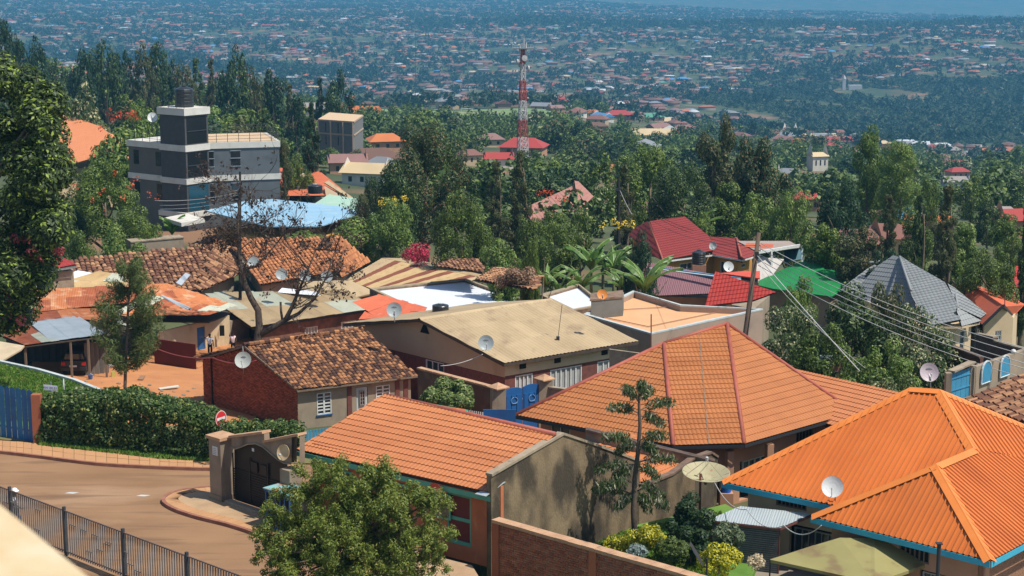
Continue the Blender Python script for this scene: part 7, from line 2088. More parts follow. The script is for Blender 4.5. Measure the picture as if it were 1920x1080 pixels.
# playing field
pf = [gpt(640,860),gpt(1080,880),gpt(1010,985),gpt(880,1060),gpt(650,1100),gpt(540,950)]
nx_,ny_ = 24,10; gg = []
def bil(a,b_):
    p = gpt(560 + 470 * a + 20 * b_,866 + 200 * b_); return p + UP * .9
b = MB(); b.add([bil(i / nx_,j / ny_) for j in range(ny_ + 1) for i in range(nx_ + 1)],[(j * (nx_ + 1) + i,j * (nx_ + 1) + i + 1,(j + 1) * (nx_ + 1) + i + 1,(j + 1) * (nx_ + 1) + i) for j in range(ny_) for i in range(nx_)])
tag(b.build("playing_field",mat("pitch_grass",(.13,.20,.06),(.17,.23,.09),scale=.03,rough=.95,grime=(.24,.22,.12),gs=.02,gt=.55),smooth=True),kind='structure')
b = MB(); P_ = [bil(a,c) + UP * .15 for a,c in ((.22,.82),(.55,.80),(.60,.93),(.20,.97))]; b.poly(P_)
tag(b.build("bare_earth_patch",mat("pitch_bare_earth",(.50,.30,.14),(.42,.27,.12),scale=.04,rough=.95)),kind='structure')
b = MB(); b.poly([bil(a,c) + UP * .12 for a,c in ((.1,.35),(.75,.3),(.72,.62),(.14,.66))])
tag(b.build("pitch",mat("pitch_worn_grey_green",(.14,.18,.10),(.18,.20,.12),scale=.03,rough=.95)),kind='structure')
go = thing("goal","white football goal on the grey-green pitch beside the trees","goal",gpt(875,885))
q0,q1 = gpt(865,884) + UP * .9,gpt(886,884) + UP * .9
MB().tube([q0,q0 + UP * 3,q1 + UP * 3,q1],.12,6).build("frame",M_white,go)
lowwall("long_brick_wall","long brown boundary wall along the far side of the playing field",gpt(655,1085) + UP * 3,gpt(800,1060) + UP * 3,3,M_fwall2,MR['rust'],zb=-80)

# ------------------------------------------------------------------ communications mast
mbp = gpt(980,465)
mast = thing("lattice_mast","tall red and white lattice communications mast above the coral red roof","mast",mbp)
topz = D(983,82,465)[2]; Hm = topz - mbp[2]; nb = 26
M_mr = mat("mast_red_paint",(.32,.06,.045),(.26,.05,.04),scale=1,rough=.6); M_mw = mat("mast_white_paint",(.46,.44,.43),(.36,.34,.33),scale=1,rough=.6)
lean = 0.0
def mc(h,k):
    w_ = 1.15 * (1 - h / Hm) + .36; a = math.pi / 4 + k * math.pi / 2 + .35
    return mbp + np.array([math.cos(a) * w_ * 1.2,math.sin(a) * w_ * 1.2,h])
edges_ = [0,.22,.30,.42,.53,.60,.70,.80,.9,1.0]
cols_ = [M_mw,M_mr,M_mw,M_mw,M_mr,M_mw,M_mw,M_mr,M_mr]
sects = [(0,.12,M_mw),(.12,.22,M_mw),(.22,.37,M_mr),(.37,.53,M_mw),(.53,.70,M_mr),(.70,.84,M_mw),(.84,.97,M_mr)]
for (a_,b_,m) in sects:
    bb_ = MB(); h0,h1 = a_ * Hm,b_ * Hm; ns = max(2,int((h1 - h0) / 2.0))
    for k in range(4):
        bb_.tube([mc(h0,k),mc(h1,k)],.15,5)
        for i in range(ns):
            ha,hb_ = h0 + (h1 - h0) * i / ns,h0 + (h1 - h0) * (i + 1) / ns
            bb_.tube([mc(ha,k),mc(hb_,(k + 1) % 4)],.08,4); bb_.tube([mc(ha,(k + 1) % 4),mc(hb_,k)],.08,4); bb_.tube([mc(hb_,k),mc(hb_,(k + 1) % 4)],.07,4)
    bb_.build("lattice_section",m,mast)
for i in range(5):
    h = Hm * (.86 + .03 * i); a = i * 1.9; MB().box(mbp + np.array([math.cos(a) * 1.0,math.sin(a) * 1.0,h]),.35,.35,2.2,a).build("panel_antenna",M_mw,mast)
for i in range(4):
    a = i * 1.57 + .3; MB().lathe(mbp + np.array([math.cos(a) * 1.4,math.sin(a) * 1.4,Hm * (.80 + .03 * i)]),[(.001,.0),(.8,0),(.8,.35),(.001,.4)],12,axis=(math.cos(a),math.sin(a),0)).build("microwave_drum",M_mw,mast)
MB().prism([(mbp[0] - 2.9,mbp[1] - 1.4),(mbp[0] + 2.9,mbp[1] - 1.4),(mbp[0] + 2.9,mbp[1] + 1.4),(mbp[0] - 2.9,mbp[1] + 1.4)],mbp[2] + Hm * .965,mbp[2] + Hm * .975).build("platform",M_steel,mast)
b = MB()
for k in range(9): b.bar(mbp + (-2.8 + .7 * k,-1.4,Hm * .97),mbp + (-2.8 + .7 * k,-1.4,Hm),.1,.1,up=(0,1,0))
b.bar(mbp + (-2.9,-1.4,Hm),mbp + (2.9,-1.4,Hm),.12,.12); b.build("top_rail",M_pale,mast)
for nm_,(px_,d_,y_) in enumerate(((1753,3150,20),(779,1500,54),(1521,1500,130))):
    p = gpt(px_,d_); t = thing("radio_mast",["slender radio mast on the far right ridge","thin dark mast standing among the distant houses left of the lattice mast","slim pole mast at the edge of the valley houses"][nm_],"mast",p)
    MB().tube([p,D(px_,y_,d_)],[d_ / 5500.,d_ / 9000.],5).build("shaft",M_darksteel,t)
# mosque-like white tower on the valley rim
wt = gpt(1582,2080); t = thing("white_tower_building","small white building with slim tower on the rim of the wooded valley","building",wt)
MB().box(wt - UP,4,4,15).build("tower",M_mw,t); MB().box(wt + (14,3,-1),16,9,7).build("hall",M_mw,t); MB().lathe(wt + UP * 13.9,[(2.8,0),(0.01,5)],4).build("spire",M_mw,t)
# ------------------------------------------------------------------ trees placed by eye
def T(px,ytop,wpx,d,kind,leaf,label,lod=None,var=0,yb=None,group='trees among the houses',name='tree',cat='tree',z=None):
    p = gpt(px,d)
    if z is not None: p[2] = z
    top = D(px,ytop,d)[2]; h = max(top - p[2],1.0)
    nomw = {'broad': 9.6,'tall': 5.2,'spire': 3.6,'umbrella': 13,'bush': 12.5,'open': 7.6}[kind]
    wide = (wpx * d / FPX) / (nomw * h / 10)
    lod = lod or ('near' if d < 215 else 'mid' if d < 520 else 'far')
    if kind in ('broad','open','bush') : h *= 10 / {'broad': 9.9,'open': 9.9,'bush': 9.6}[kind]
    return tree(p,h,kind,leaf,label,lod,var,wide,group=group,name=name,cat=cat)
def crown_patch(cen,rad,n,size,seed,leaf,parent,name="crown",**kw):
    V,F = leaf_cloud(cen,rad,n,size,np.random.default_rng(seed),**kw)
    off = wloc(parent); return link(name,np_mesh(name,V - off,F,leaf),parent)
def mound(c,rx,ry,rz,k,seed,r0=.3):
    r = np.random.default_rng(seed); d_ = dirs(k,r); t = r.uniform(.35,1,(k,1))
    return np.array(c) + d_ * t * [rx,ry,rz],r.uniform(r0 * .7,r0 * 1.3,k)

# right-hand group by the power line
T(1492,548,165,103,'broad','tips',"big leafy tree with whitish tips right behind the power pole",var=1)
T(1590,528,215,101,'broad','dark',"darkest round crown in the middle of the big trees under the cables",var=2)
T(1712,548,175,99,'broad','tips2' if False else 'tips',"tree dotted with cream blossom in front of the charcoal tiled house",var=3)
T(1545,600,170,96,'broad','mid',"green tree low among the big trees under the cables",var=4)
T(1650,616,190,94,'broad','light',"yellow-green tree at the foot of the big trees under the cables",var=5)
T(1645,506,120,112,'bush','olive',"fine-leaved olive bush in front of the charcoal tiled roof",var=1)
T(1672,682,150,88,'bush','tips',"flowering shrub mound behind the big orange ribbed roof",var=2,cat="shrub",name="shrub")
T(1490,512,80,108,'open','light',"thin yellowish tree beside the green sheet roof",var=1)
# centre
T(800,218,205,172,'broad','rust',"tall tree with rusty flush of young leaves left of centre",lod='hero',var=6)
T(742,300,120,166,'broad','dark',"dark-leaved tree filling the left flank of the rusty-tipped tree",var=2)
T(868,336,135,150,'broad','mid',"dense green tree in the middle of the village",lod='hero',var=3)
T(943,430,104,135,'open','light',"light green young tree at the end of the straw striped roof",var=2)
T(672,410,170,162,'bush','light',"bright lime-green rounded trees behind the orange clay roof",var=3)
T(560,432,150,160,'bush','light',"lime-green bush seen through the bare tree",var=1)
T(1048,398,100,150,'broad','mid',"green tree in front of the dusty pink tiled roof",var=1)
T(975,268,70,176,'spire','olive',"tall brownish feathery conifer below the mast",var=1)
T(930,292,60,190,'spire','olive',"shorter feathery conifer left of the one below the mast",var=2)
T(1170,296,84,165,'spire','olive',"feathery olive conifer beside the dark pole in the centre",var=3)
T(1005,318,120,238,'broad','dark',"dark tree right of the feathery conifer below the mast",var=4)
T(1060,296,130,242,'broad','blue',"blue-green tree crown behind the dusty pink roof",var=5)
T(1128,285,110,232,'broad','mid',"green crown left of the olive conifer",var=2)
T(1215,262,150,195,'broad','mid',"large rounded green crown left of the blackish tree",var=6)
T(1275,285,150,182,'broad','dark',"huge blackish-green spreading tree above the maroon roof",lod='hero',var=1)
T(1345,215,105,196,'open','olive',"tall airy olive tree left of the other airy tree",lod='near',var=3)
T(1425,220,115,192,'open','rust',"tall airy tree with brownish upper leaves",lod='near',var=4)
T(1360,330,110,190,'open','mid',"slender lower crown under the tall airy trees",var=5)
T(1420,345,120,172,'broad','light',"fresh green tree behind the white gabled shed",var=3)
T(1478,332,105,168,'broad','light',"second fresh green tree right of the white gabled shed",var=1)
T(1310,395,60,178,'open','light',"small light tree right behind the maroon roof ridge",var=1)
T(1200,432,92,137,'broad','blue',"low dark bush-like tree left of the maroon house",var=2)
T(1575,330,120,168,'broad','blue',"drooping blue-green casuarina-like tree at the right",var=4)
T(1540,400,110,150,'open','mid',"mid-green tree above the green sheet roof",var=2)
T(1622,244,74,210,'tall','light',"tall yellow-green tree standing left of its broader twin",var=1)
T(1678,272,104,205,'tall','light',"broad tall yellow-green tree in the right middle distance",lod='hero',var=2)
T(1735,322,60,200,'broad','mid',"rounded green tree right of the tall yellow-green trees",var=1)
T(1660,352,66,160,'spire','olive',"feathery conifer in front of the tall yellow-green trees",var=1)
T(1715,352,44,150,'spire','dark',"narrow dark conifer left of the tallest feathery conifer",var=2)
T(1768,332,84,145,'spire','olive',"tallest feathery conifer at the right, brown-green",lod='near',var=3)
T(1600,420,110,146,'open','olive',"olive tree above the charcoal tiled roof",var=3)
T(1660,440,90,142,'open','blue',"dark loose tree right above the charcoal ridge",var=4)
T(1848,436,130,134,'broad','mid',"round leafy tree behind the red-orange gable",lod='hero',var=5)
T(1800,400,90,160,'open','light',"pale loose tree with red flowers behind the round leafy tree",var=2)
T(1912,345,50,135,'spire','dark',"dark conifer cut by the right edge of the view",var=4)
T(1880,400,80,185,'open','mid',"loose green tree near the right edge",var=1)
T(1905,640,40,118,'bush','light',"lime bush behind the dark brick wall at the right edge",var=1,name="bush",cat="bush",z=-9)
# left
T(205,296,195,160,'broad','mid',"round tree with scarlet flowers left of the grey block",lod='hero',var=4)
T(120,350,120,158,'broad','dark',"shadowy tree behind the big tree at the left",var=1)
T(168,158,100,235,'broad','tips',"pale-tipped rounded tree left of the roof terrace",var=2)
T(350,168,110,240,'broad','light',"green-yellow crown right behind the stair tower",var=3)
T(265,178,90,245,'broad','light',"light green crown left behind the stair tower",var=1)
T(455,206,130,225,'bush','olive',"olive rounded crown above the roof terrace",var=2)
T(500,182,90,260,'broad','dark',"dark green crown above the right end of the terrace",var=5)
T(250,222,150,215,'bush','light',"wide bright bush with scarlet blossom beside the orange hip roof",var=1)
T(588,180,60,215,'spire','blue',"tall thin dark conifer right of the grey block",lod='near',var=1)
T(535,265,36,190,'tall','olive',"yellowish slim tree at the corner of the grey block",var=1)
T(560,290,70,205,'bush','mid',"green bushes between the grey block and the thin conifer",var=3)
T(790,196,82,440,'umbrella','mid',"flat-topped umbrella tree behind the rusty-tipped tree",var=1)
T(735,358,110,160,'broad','light',"bush with yellow flowers at the edge of the mint roof",var=1)
T(1040,394,120,186,'broad','mid',"tree hiding the cream wall under the dusty pink roof",var=4)
T(1000,396,80,172,'bush','mid',"green bush before the left end of the dusty pink roof",var=1)
T(1086,388,70,166,'broad','mid',"small round tree before the right end of the dusty pink roof",var=2)
T(150,420,90,150,'bush','mid',"green bush under the shadowy tree at the left",var=2)
T(225,425,110,150,'bush','light',"light bush at the foot of the scarlet-flowered tree",var=3)
T(292,408,80,153,'bush','mid',"green bush between the scarlet-flowered tree and the grey block",var=1)
T(700,320,50,200,'bush','dark',"dark bush in front of the brown hip roof",var=1)
T(680,350,80,172,'bush','olive',"dull greyish bush below the straw gable roof",var=2)
T(840,250,80,230,'broad','mid',"green crown right of the rusty-tipped tree",var=1)
T(1000,425,50,130,'bush','mid',"green bush left of the banana plants",var=1,name="bush",cat="bush")
T(330,545,26,124,'open','light',"sapling poking over the rusty sheet roof",var=1) if False else None
# rows of tall dark trees on the left hill
LHX = [(18,30,330),(42,70,360),(75,62,400),(105,72,420),(130,92,430),(160,54,380),(182,66,400),(205,54,385),(228,74,410),(250,72,400),(275,62,395),(300,74,420),(318,92,430),(352,78,380),(372,98,420),(400,92,400),(420,102,430),(432,84,370),(448,83,372),(470,96,380),(490,110,400),(515,118,390),(545,122,400),(602,128,430),(640,124,430),(560,160,330),(626,150,420)]
RT = random.Random(4)
ORD = ['first','second','third','fourth','fifth','sixth','seventh','eighth','ninth','tenth','eleventh','twelfth','thirteenth','fourteenth','fifteenth','sixteenth','seventeenth','eighteenth','nineteenth','twentieth','twenty-first','twenty-second','twenty-third','twenty-fourth','twenty-fifth','twenty-sixth','twenty-seventh','twenty-eighth']
RK_ = {i: sorted(range(len(LHX)),key=lambda j: LHX[j][0]).index(i) for i in range(len(LHX))}
for i,(x,y,d_) in enumerate(LHX):
    kd_ = RT.choice(['open','tall','broad','broad','open','spire']); cl = RT.choice(['blue','dark','blue','olive'])
    T(x,y + RT.uniform(2,34),{'spire': 40,'tall': 48,'broad': 66,'open': 56}[kd_] + RT.uniform(-6,8),d_,kd_,cl,"%s %s tree, %s from the left in the dark row on the left hill" % ({'blue': 'bluish','dark': 'dark','olive': 'olive'}[cl],{'spire': 'pointed','tall': 'columnar','broad': 'spreading','open': 'ragged'}[kd_],ORD[RK_[i]]),var=i % 4,group="tall dark trees on the left hill")
for (x,y,w_,d_,k_,l_,lb) in ((1710,395,90,172,'broad','mid',"green tree behind the narrow dark conifer at the right"),(1790,455,90,150,'open','mid',"loose green tree before the tallest feathery conifer"),(1850,370,80,210,'broad','dark',"dark crown above the round leafy tree at the right"),(1760,400,90,185,'broad','olive',"olive crown behind the tallest feathery conifer"),(620,276,74,362,'broad','mid',"green crown covering the foot of the unfinished block, left one"),(668,280,66,357,'broad','dark',"dark crown covering the foot of the unfinished block, right one"),(1895,430,70,165,'broad','mid',"green crown behind the right edge roofs"),(1820,325,90,260,'broad','mid',"rounded crown in front of the valley houses at the right"),(1890,330,90,280,'tall','dark',"dark columnar tree near the right edge of the slope"),(1700,500,70,140,'bush','olive',"olive growth above the charcoal roof ridge")):
    T(x,y,w_,d_,k_,l_,lb,var=int(x) % 4)
# automatic trees: wooded slope between the village and the valley
RS = random.Random(99); got = 0; tries = 0
NAMEK = {'broad': 'rounded','open': 'loose','tall': 'columnar','spire': 'pointed','umbrella': 'flat-topped','bush': 'bushy'}
NAMEL = {'dark': 'dark green','mid': 'green','light': 'light green','olive': 'olive green','blue': 'bluish green','tips': 'pale-tipped','rust': 'rusty-tipped'}
PROTECT = [(120,228,320,95),(660,200,262,60),(985,260,300,60),(700,280,335,60),(920,250,285,35),(610,112,150,60),(690,318,350,60),(640,275,300,40)]
while got < 215 and tries < 9000:
    tries += 1
    d_ = math.sqrt(RS.uniform(195 ** 2,800 ** 2)); px_ = RS.uniform(-20,1940); p = gpt(px_,d_)
    if px_ < 760 and d_ < 262: continue
    if 500 < px_ < 760 and d_ < 345 and RS.random() < .8: continue
    if 860 < d_ < 1090 and 600 < px_ < 1030: continue
    if any((p[0] - x) ** 2 + (p[1] - y) ** 2 < (r + 2.5) ** 2 for x,y,r in HOUSE_XY): continue
    h = RS.uniform(6,13.5) * (1.0 if px_ > 560 else 1.15)
    X,Y,S_ = pix(p + UP * h); Yb = pix(p)[1]
    bad = 640 < px_ < 1000 and Y < 200 and Yb > 150 and RS.random() < .9
    if bad: continue
    if blocks(px_,Y,Yb,d_,h * .36 * S_) and RS.random() < .9: continue
    for (hx,y0,y1,hw_) in PROTECT:
        if abs(px_ - hx) < hw_ and Y < y1 - 6 and Yb > y0 and d_ < 1e9 and Yb > y1 - 4 and Y < y1 - 14: bad = True
    if bad and RS.random() < .92: continue
    if any((p[0] - x) ** 2 + (p[1] - y) ** 2 < 30 for x,y in TREES_PLACED): continue
    kd_ = RS.choices(['broad','open','tall','spire','umbrella','bush'],[.44,.2,.12,.08,.04,.12])[0]; cl = RS.choices(['mid','dark','blue','olive','light','rust','tips'],[.28,.24,.16,.12,.12,.04,.04])[0]
    zn = [z for a,b_,z in [(-99,560,"on the left hill"),(560,900,"before the playing field"),(900,1340,"in the belt behind the centre roofs"),(1340,2000,"on the slope at the right")] if a <= px_ < b_][0]
    tree(p,h,kd_,cl,"%s %s tree %s" % (NAMEL[cl],NAMEK[kd_],zn),'mid' if d_ < 380 else 'far',RS.randrange(4),RS.uniform(.9,1.3),group="%s trees %s" % (NAMEL[cl],zn)); got += 1
# the rest of that wood as one mass
q,d,px,py = wedge(8600,150,1250,-.42,.36)
kp_ = ~PITCH(px,d) & ~((px < 620) & (px > -40) & (d < 330)) & ~((px < 780) & (px > -40) & (d < 300)) & ~((px > -40) & (d < 192)) & ~((px > 640) & (px < 1000) & (py - 7.5 * FPX / d < 196) & (py > 150)) & ~((px > 560) & (px < 1050) & (d > 840) & (d < 1110))
cn = clump_noise(q[:,0],q[:,1],60.,3.)
kp_ &= (cn > np.where(d < 420,-.75,np.where(d < 800,-.35,.25)))
hx = np.array([[x,y,r] for x,y,r in HOUSE_XY])
dm = ((q[:,None,0] - hx[None,:,0]) ** 2 + (q[:,None,1] - hx[None,:,1]) ** 2 < (hx[None,:,2] + 3) ** 2).any(1); kp_ &= ~dm
# stay off the strip in front of each house
dm2 = ((np.abs(q[:,None,0] - hx[None,:,0]) < hx[None,:,2]) & (q[:,None,1] < hx[None,:,1]) & (q[:,None,1] > hx[None,:,1] - 34)).any(1); kp_ &= ~(dm2 & (R9.random(len(q)) < .93))
q,d,px,py = q[kp_],d[kp_],px[kp_],py[kp_]
bl_ = np.array([blocks(px[i],py[i] - 7 * FPX / d[i],py[i],d[i],2.6 * FPX / d[i]) for i in range(len(q))]) & (R9.random(len(q)) < .93)
q,d = q[~bl_],d[~bl_]; n = len(q); print("wood",n)
def puff2(r,kind):
    k = 230
    if kind == 'round':
        d_ = dirs(k,r); c = d_ * [.46,.46,.40] * r.uniform(.55,1.08,(k,1)) + [0,0,.5]; s = .075
        lob = dirs(7,r) * [.33,.33,.25] + [0,0,.55]; c[:150] = lob[r.integers(0,7,150)] + dirs(150,r) * .19
    elif kind == 'tall':
        z = r.uniform(.1,1,k); wd = .2 * (1 - np.abs(z - .45) * 1.3) + .03; a = r.uniform(0,6.28,k); c = np.stack([np.cos(a) * wd,np.sin(a) * wd,z],-1); s = .05
    else:
        a = r.uniform(0,6.28,k); rr = np.sqrt(r.random(k)) * .6; c = np.stack([np.cos(a) * rr,np.sin(a) * rr,.5 + r.uniform(-.35,.35,k) * (1 - rr)],-1); s = .08
    return (c[:,None,:] + r.normal(size=(k,3,3)) * s * .75).reshape(-1,3)
PUFF = [puff2(R9,k) for k in ('round','round','round','tall','low','low')]
M_wl = leafmat("woodland_leaf",(.018,.042,.010),(.10,.155,.028),tip=(.18,.23,.06),tr=.22)
def cloud_puff(kind,var,n=520,size=.10):
    r = np.random.default_rng(var + 50); c,q_ = clumps(kind,r); V,F = leaf_cloud(c / 10,q_ / 10,n,size,r,aspect=.6); return V
half_ = d < 560
P4 = [cloud_puff('broad',1),cloud_puff('broad',2),cloud_puff('bush',3),cloud_puff('open',4),cloud_puff('tall',5,size=.075),cloud_puff('bush',6)]
qq = q[half_]; nn_ = len(qq); wh_ = R9.choice(6,size=nn_,p=[.26,.22,.18,.12,.08,.14]); Hh = R9.uniform(5,11,nn_); Hh[(wh_ == 2) | (wh_ == 5)] *= .5
Wd = Hh * R9.uniform(.95,1.25,nn_); Wd[(wh_ == 2) | (wh_ == 5)] *= 1.3
VV = []
for i in range(6):
    s_ = wh_ == i; T_ = P4[i]; A_ = R9.uniform(0,6.28,s_.sum()); c_,sn_ = np.cos(A_)[:,None],np.sin(A_)[:,None]
    x_ = (T_[None,:,0] * c_ - T_[None,:,1] * sn_) * Wd[s_][:,None] + qq[s_][:,0:1]; y_ = (T_[None,:,0] * sn_ + T_[None,:,1] * c_) * Wd[s_][:,None] + qq[s_][:,1:2]
    VV.append(np.stack([x_,y_,T_[None,:,2] * Hh[s_][:,None] + qq[s_][:,2:3] - .5],-1).reshape(-1,3))
Vq = np.concatenate(VV); print("near wood",nn_,len(Vq) // 4)
tag(link("undergrowth",np_mesh("undergrowth",Vq,np.arange(len(Vq)).reshape(-1,4),M_wl)),"mass of smaller trees and undergrowth just behind the village","undergrowth",kind='stuff')
qq = q[~half_]; nn_ = len(qq); wh_ = R9.choice(6,size=nn_,p=[.28,.2,.2,.12,.1,.1]); Hh = R9.uniform(4.5,10,nn_); Hh[wh_ >= 4] *= .55
Vt,Ft = scatter_puffs(qq - [0,0,.6],Hh,Hh * R9.uniform(.9,1.3,nn_),wh_)
tag(link("woodland",np_mesh("woodland",Vt,Ft,M_wl)),"woodland filling the lower slope between the village and the valley","woodland",kind='stuff')

# ------------------------------------------------------------------ big tree at the left edge
bt = thing("big_tree","big dark leafy tree with bright tips and pink blossom filling the left edge","tree",gpt(-60,84))
base = wloc(bt); r = np.random.default_rng(3)
cen,rad = [],[]
for i in range(150):
    y = r.uniform(95,615); xm = np.interp(y,[90,150,200,330,450,520,570,620],[20,60,118,128,122,85,60,25])
    x = xm - 12 - abs(r.normal()) * 75 if r.random() < .8 else r.uniform(-160,xm - 20)
    d_ = 84 + r.normal() * 2.2; cen.append(D(x,y,d_)); rad.append(r.uniform(.55,1.05))
LEAF['bigtree'] = leafmat("leaf_big_tree",(.008,.020,.006),(.065,.105,.018),tip=(.20,.27,.035),tf=.15,tr=.2)
crown_patch(cen,rad,62000,.27,5,LEAF['bigtree'],bt,aspect=.42,up=.5)
crown_patch([D(x,y,82.5) for x,y in ((50,450),(28,448),(72,488),(20,560),(40,600),(60,470),(12,590),(110,470),(8,500))],[.28] * 9,420,.2,6,leafmat("blossom_pink",(.42,.06,.07),(.60,.16,.16),tr=.3),bt,name="blossom")
trk = MB().tube([base + UP * -1,base + (.3,0,5),base + (-.2,.2,10),base + (.3,0,15)],[.55,.45,.34,.16],10)
for i in range(14):
    c = cen[i * 6]; s_ = base + UP * max(3,(c[2] - base[2]) * .7); trk.tube([s_,(s_ + c) / 2 - UP * .3,c],[.18,.12,.04],6,cap=False)
trk.build("trunk",M_bark,bt,smooth=True)

# bushy tree in the foreground
ft = thing("foreground_tree","round bushy fine-leaved tree in front of the low orange tiled house","tree",Z(668,1128,.1))
base = wloc(ft); r = np.random.default_rng(9); cen,rad = [],[]
for i in range(620):
    a = r.uniform(0,2 * math.pi); e = r.random() ** .5 * r.uniform(.9,1.09)
    x = 660 + math.cos(a) * e * 180; y = 1012 + math.sin(a) * e * 136 + 10 * math.sin(x * .06)
    if y > 1110: y = 1110
    cen.append(D(x,y,58.6 + r.normal() * .95 * (1.1 - .6 * e))); rad.append(r.uniform(.12,.34) * (1.3 - .5 * e))
for x,y in ((690,878),(560,880),(640,866),(735,888),(820,930),(838,945),(600,884),(500,985),(480,1000),(845,1000),(720,868)): cen.append(D(x,y,58.3)); rad.append(.3)
LEAF['fore'] = leafmat("leaf_foreground",(.028,.060,.010),(.20,.25,.035),tip=(.28,.28,.06),tf=.10)
crown_patch(cen,rad,125000,.115,11,LEAF['fore'],ft,aspect=.34,up=.35,rnd=1.3,shell=(.1,1.15))
tk = MB().tube([base - UP * .4,base + (.1,0,1.2),base + (0,.1,2.6)],[.2,.16,.1],8)
for i in range(60):
    c = cen[i * 5]; tk.tube([base + UP * (1.0 + (i % 5) * .3),(base + UP * 1.8 + c) / 2,c],[.07,.045,.012],5,cap=False)
tk.build("trunk",M_bark,ft,smooth=True)

# slim tiered tree in the garden
tt_ = thing("tiered_tree","slim tree with tiers of drooping leafy arms before the stained concrete wall","tree",Z(1192,1032,GZ))
base = wloc(tt_); dT_ = 68.0; TR = [(1192,1036),(1188,960),(1190,900),(1196,850),(1200,800),(1198,760),(1200,722)]
P = [D(x,y,dT_) for x,y in TR]
MB().tube(P,[.13,.12,.105,.09,.075,.055,.02],8).build("trunk",mat("bark_dark",(.06,.045,.035),(.10,.075,.055),scale=6,rough=.95,bump=.5),tt_,smooth=True)
arms = [((1198,775),(1146,760)),((1198,770),(1258,750)),((1199,752),(1220,728)),((1199,756),(1170,724)),((1198,780),(1240,790)),((1200,740),(1205,718)),
        ((1196,830),(1135,815)),((1196,828),(1245,812)),((1196,838),(1228,840)),((1195,835),(1160,842)),
        ((1193,872),(1122,876)),((1193,868),(1262,858)),((1193,874),(1232,890)),((1192,880),(1155,890)),
        ((1190,905),(1128,908)),((1190,905),(1240,925)),((1189,928),(1118,912)),((1189,932),(1248,944)),((1189,930),(1160,945)),((1189,925),(1215,950))]
cen,rad = [],[]; ab = MB(); r = np.random.default_rng(12)
for (a,b_) in arms:
    dd_ = dT_ + r.normal() * .7; s_,e_ = D(*a,dT_),D(*b_,dd_)
    m_ = (s_ + e_) / 2 + UP * .12; ab.tube([s_,m_,e_],[.035,.025,.01],5,cap=False)
    for t in np.linspace(.35,1.0,6): cen.append(s_ * (1 - t) + e_ * t + UP * (.12 * math.sin(t * 3.1) - .12 * t)); rad.append(.20)
ab.build("limbs",M_bark,tt_)
crown_patch(cen,rad,5600,.27,13,leafmat("leaf_tiered",(.018,.045,.012),(.11,.16,.045),tip=(.42,.40,.28),tf=.16),tt_,aspect=.2,droop=.9,up=.2,rnd=1.2)

# feathery young tree in the yard
fy = thing("feathery_tree","feathery young green tree standing in the orange earth yard","tree",gpt(234,104))
base = wloc(fy); dF = 104; r = np.random.default_rng(15); cen,rad = [],[]; lb_ = MB()
trunkP = [D(x,y,dF) for x,y in ((234,742),(235,700),(238,640),(240,580),(244,520),(248,480))]
lb_.tube([base - UP * .3] + trunkP,[.12,.11,.1,.085,.07,.045,.015],7)
for i in range(66):
    y0 = r.uniform(500,690); wd = np.interp(y0,[495,540,590,640,690],[18,42,62,72,40]); sx = r.choice([-1,1]); x1 = 240 + sx * r.uniform(.3,1) * wd
    s_ = D(np.interp(y0,[500,690],[246,236]),y0 + 12,dF); e_ = D(x1,y0 - r.uniform(4,22),dF + r.normal() * 1.3)
    lb_.tube([s_,(s_ + e_) / 2 - UP * .1,e_],[.03,.02,.006],4,cap=False)
    for t in (.4,.6,.8,1.0): cen.append(s_ * (1 - t) + e_ * t); rad.append(.30 + .16 * (1 - t))
lb_.build("trunk",M_bark,fy)
crown_patch(cen,rad,17000,.34,16,leafmat("leaf_feathery",(.03,.06,.016),(.12,.165,.04),tip=(.17,.19,.06),tf=.1),fy,aspect=.13,droop=.2,rnd=1.4)

# bare tree with clinging dead leaves
bt2 = thing("bare_tree","nearly leafless tree with dark limbs and dead brown leaves among the roofs","tree",gpt(485,121))
dB = 121; bb3 = MB(); M_barkd = mat("bark_blackish",(.045,.034,.026),(.10,.075,.055),scale=4,rough=.95,bump=.5)
G = lambda x,y,dz_=0: D(x,y,dB + dz_)
bb3.tube([wloc(bt2) - UP * .5,G(483,640),G(486,610),G(484,582),G(470,558),G(458,530),G(452,500),G(448,470),G(446,430),G(448,380),G(450,330)],[.36,.3,.26,.24,.22,.19,.16,.12,.09,.06,.02],9)
bb3.tube([G(486,628),G(510,615),G(535,600),G(548,575),G(560,545),G(578,505),G(592,468)],[.24,.21,.18,.14,.10,.06,.02],8)
bb3.tube([G(536,600),G(560,588),G(590,560),G(612,520),G(628,470)],[.16,.13,.1,.07,.02],7)
bb3.tube([G(530,603),G(527,585),G(526,566)],[.1,.09,.08],7)
bb3.tube([G(452,505),G(478,500),G(500,478),G(520,455)],[.12,.10,.07,.03],6)
r = np.random.default_rng(20); tips = []
starts = [G(448,470),G(446,430),G(448,390),G(455,515),G(500,478),G(560,545),G(578,505),G(592,468),G(612,520),G(628,470),G(446,450),G(448,360),G(545,580),G(520,455)]
def limb(p,dr,L_,rr_,dep):
    n = 4; P = [p]; dcur = unit(dr)
    for i in range(n):
        dcur = unit(dcur + r.normal(size=3) * .22 + UP * .07); P.append(P[-1] + dcur * L_ / n)
    bb3.tube(P,[rr_ * (1 - .8 * i / n) for i in range(n + 1)],4 if dep > 0 else 5,cap=False)
    for q_ in P[1:]: tips.append(q_)
    if dep < 3:
        for k in range(3 if dep < 2 else 2):
            limb(P[r.integers(1,n + 1)],dcur + r.normal(size=3) * .75,L_ * r.uniform(.55,.8),rr_ * .5,dep + 1)
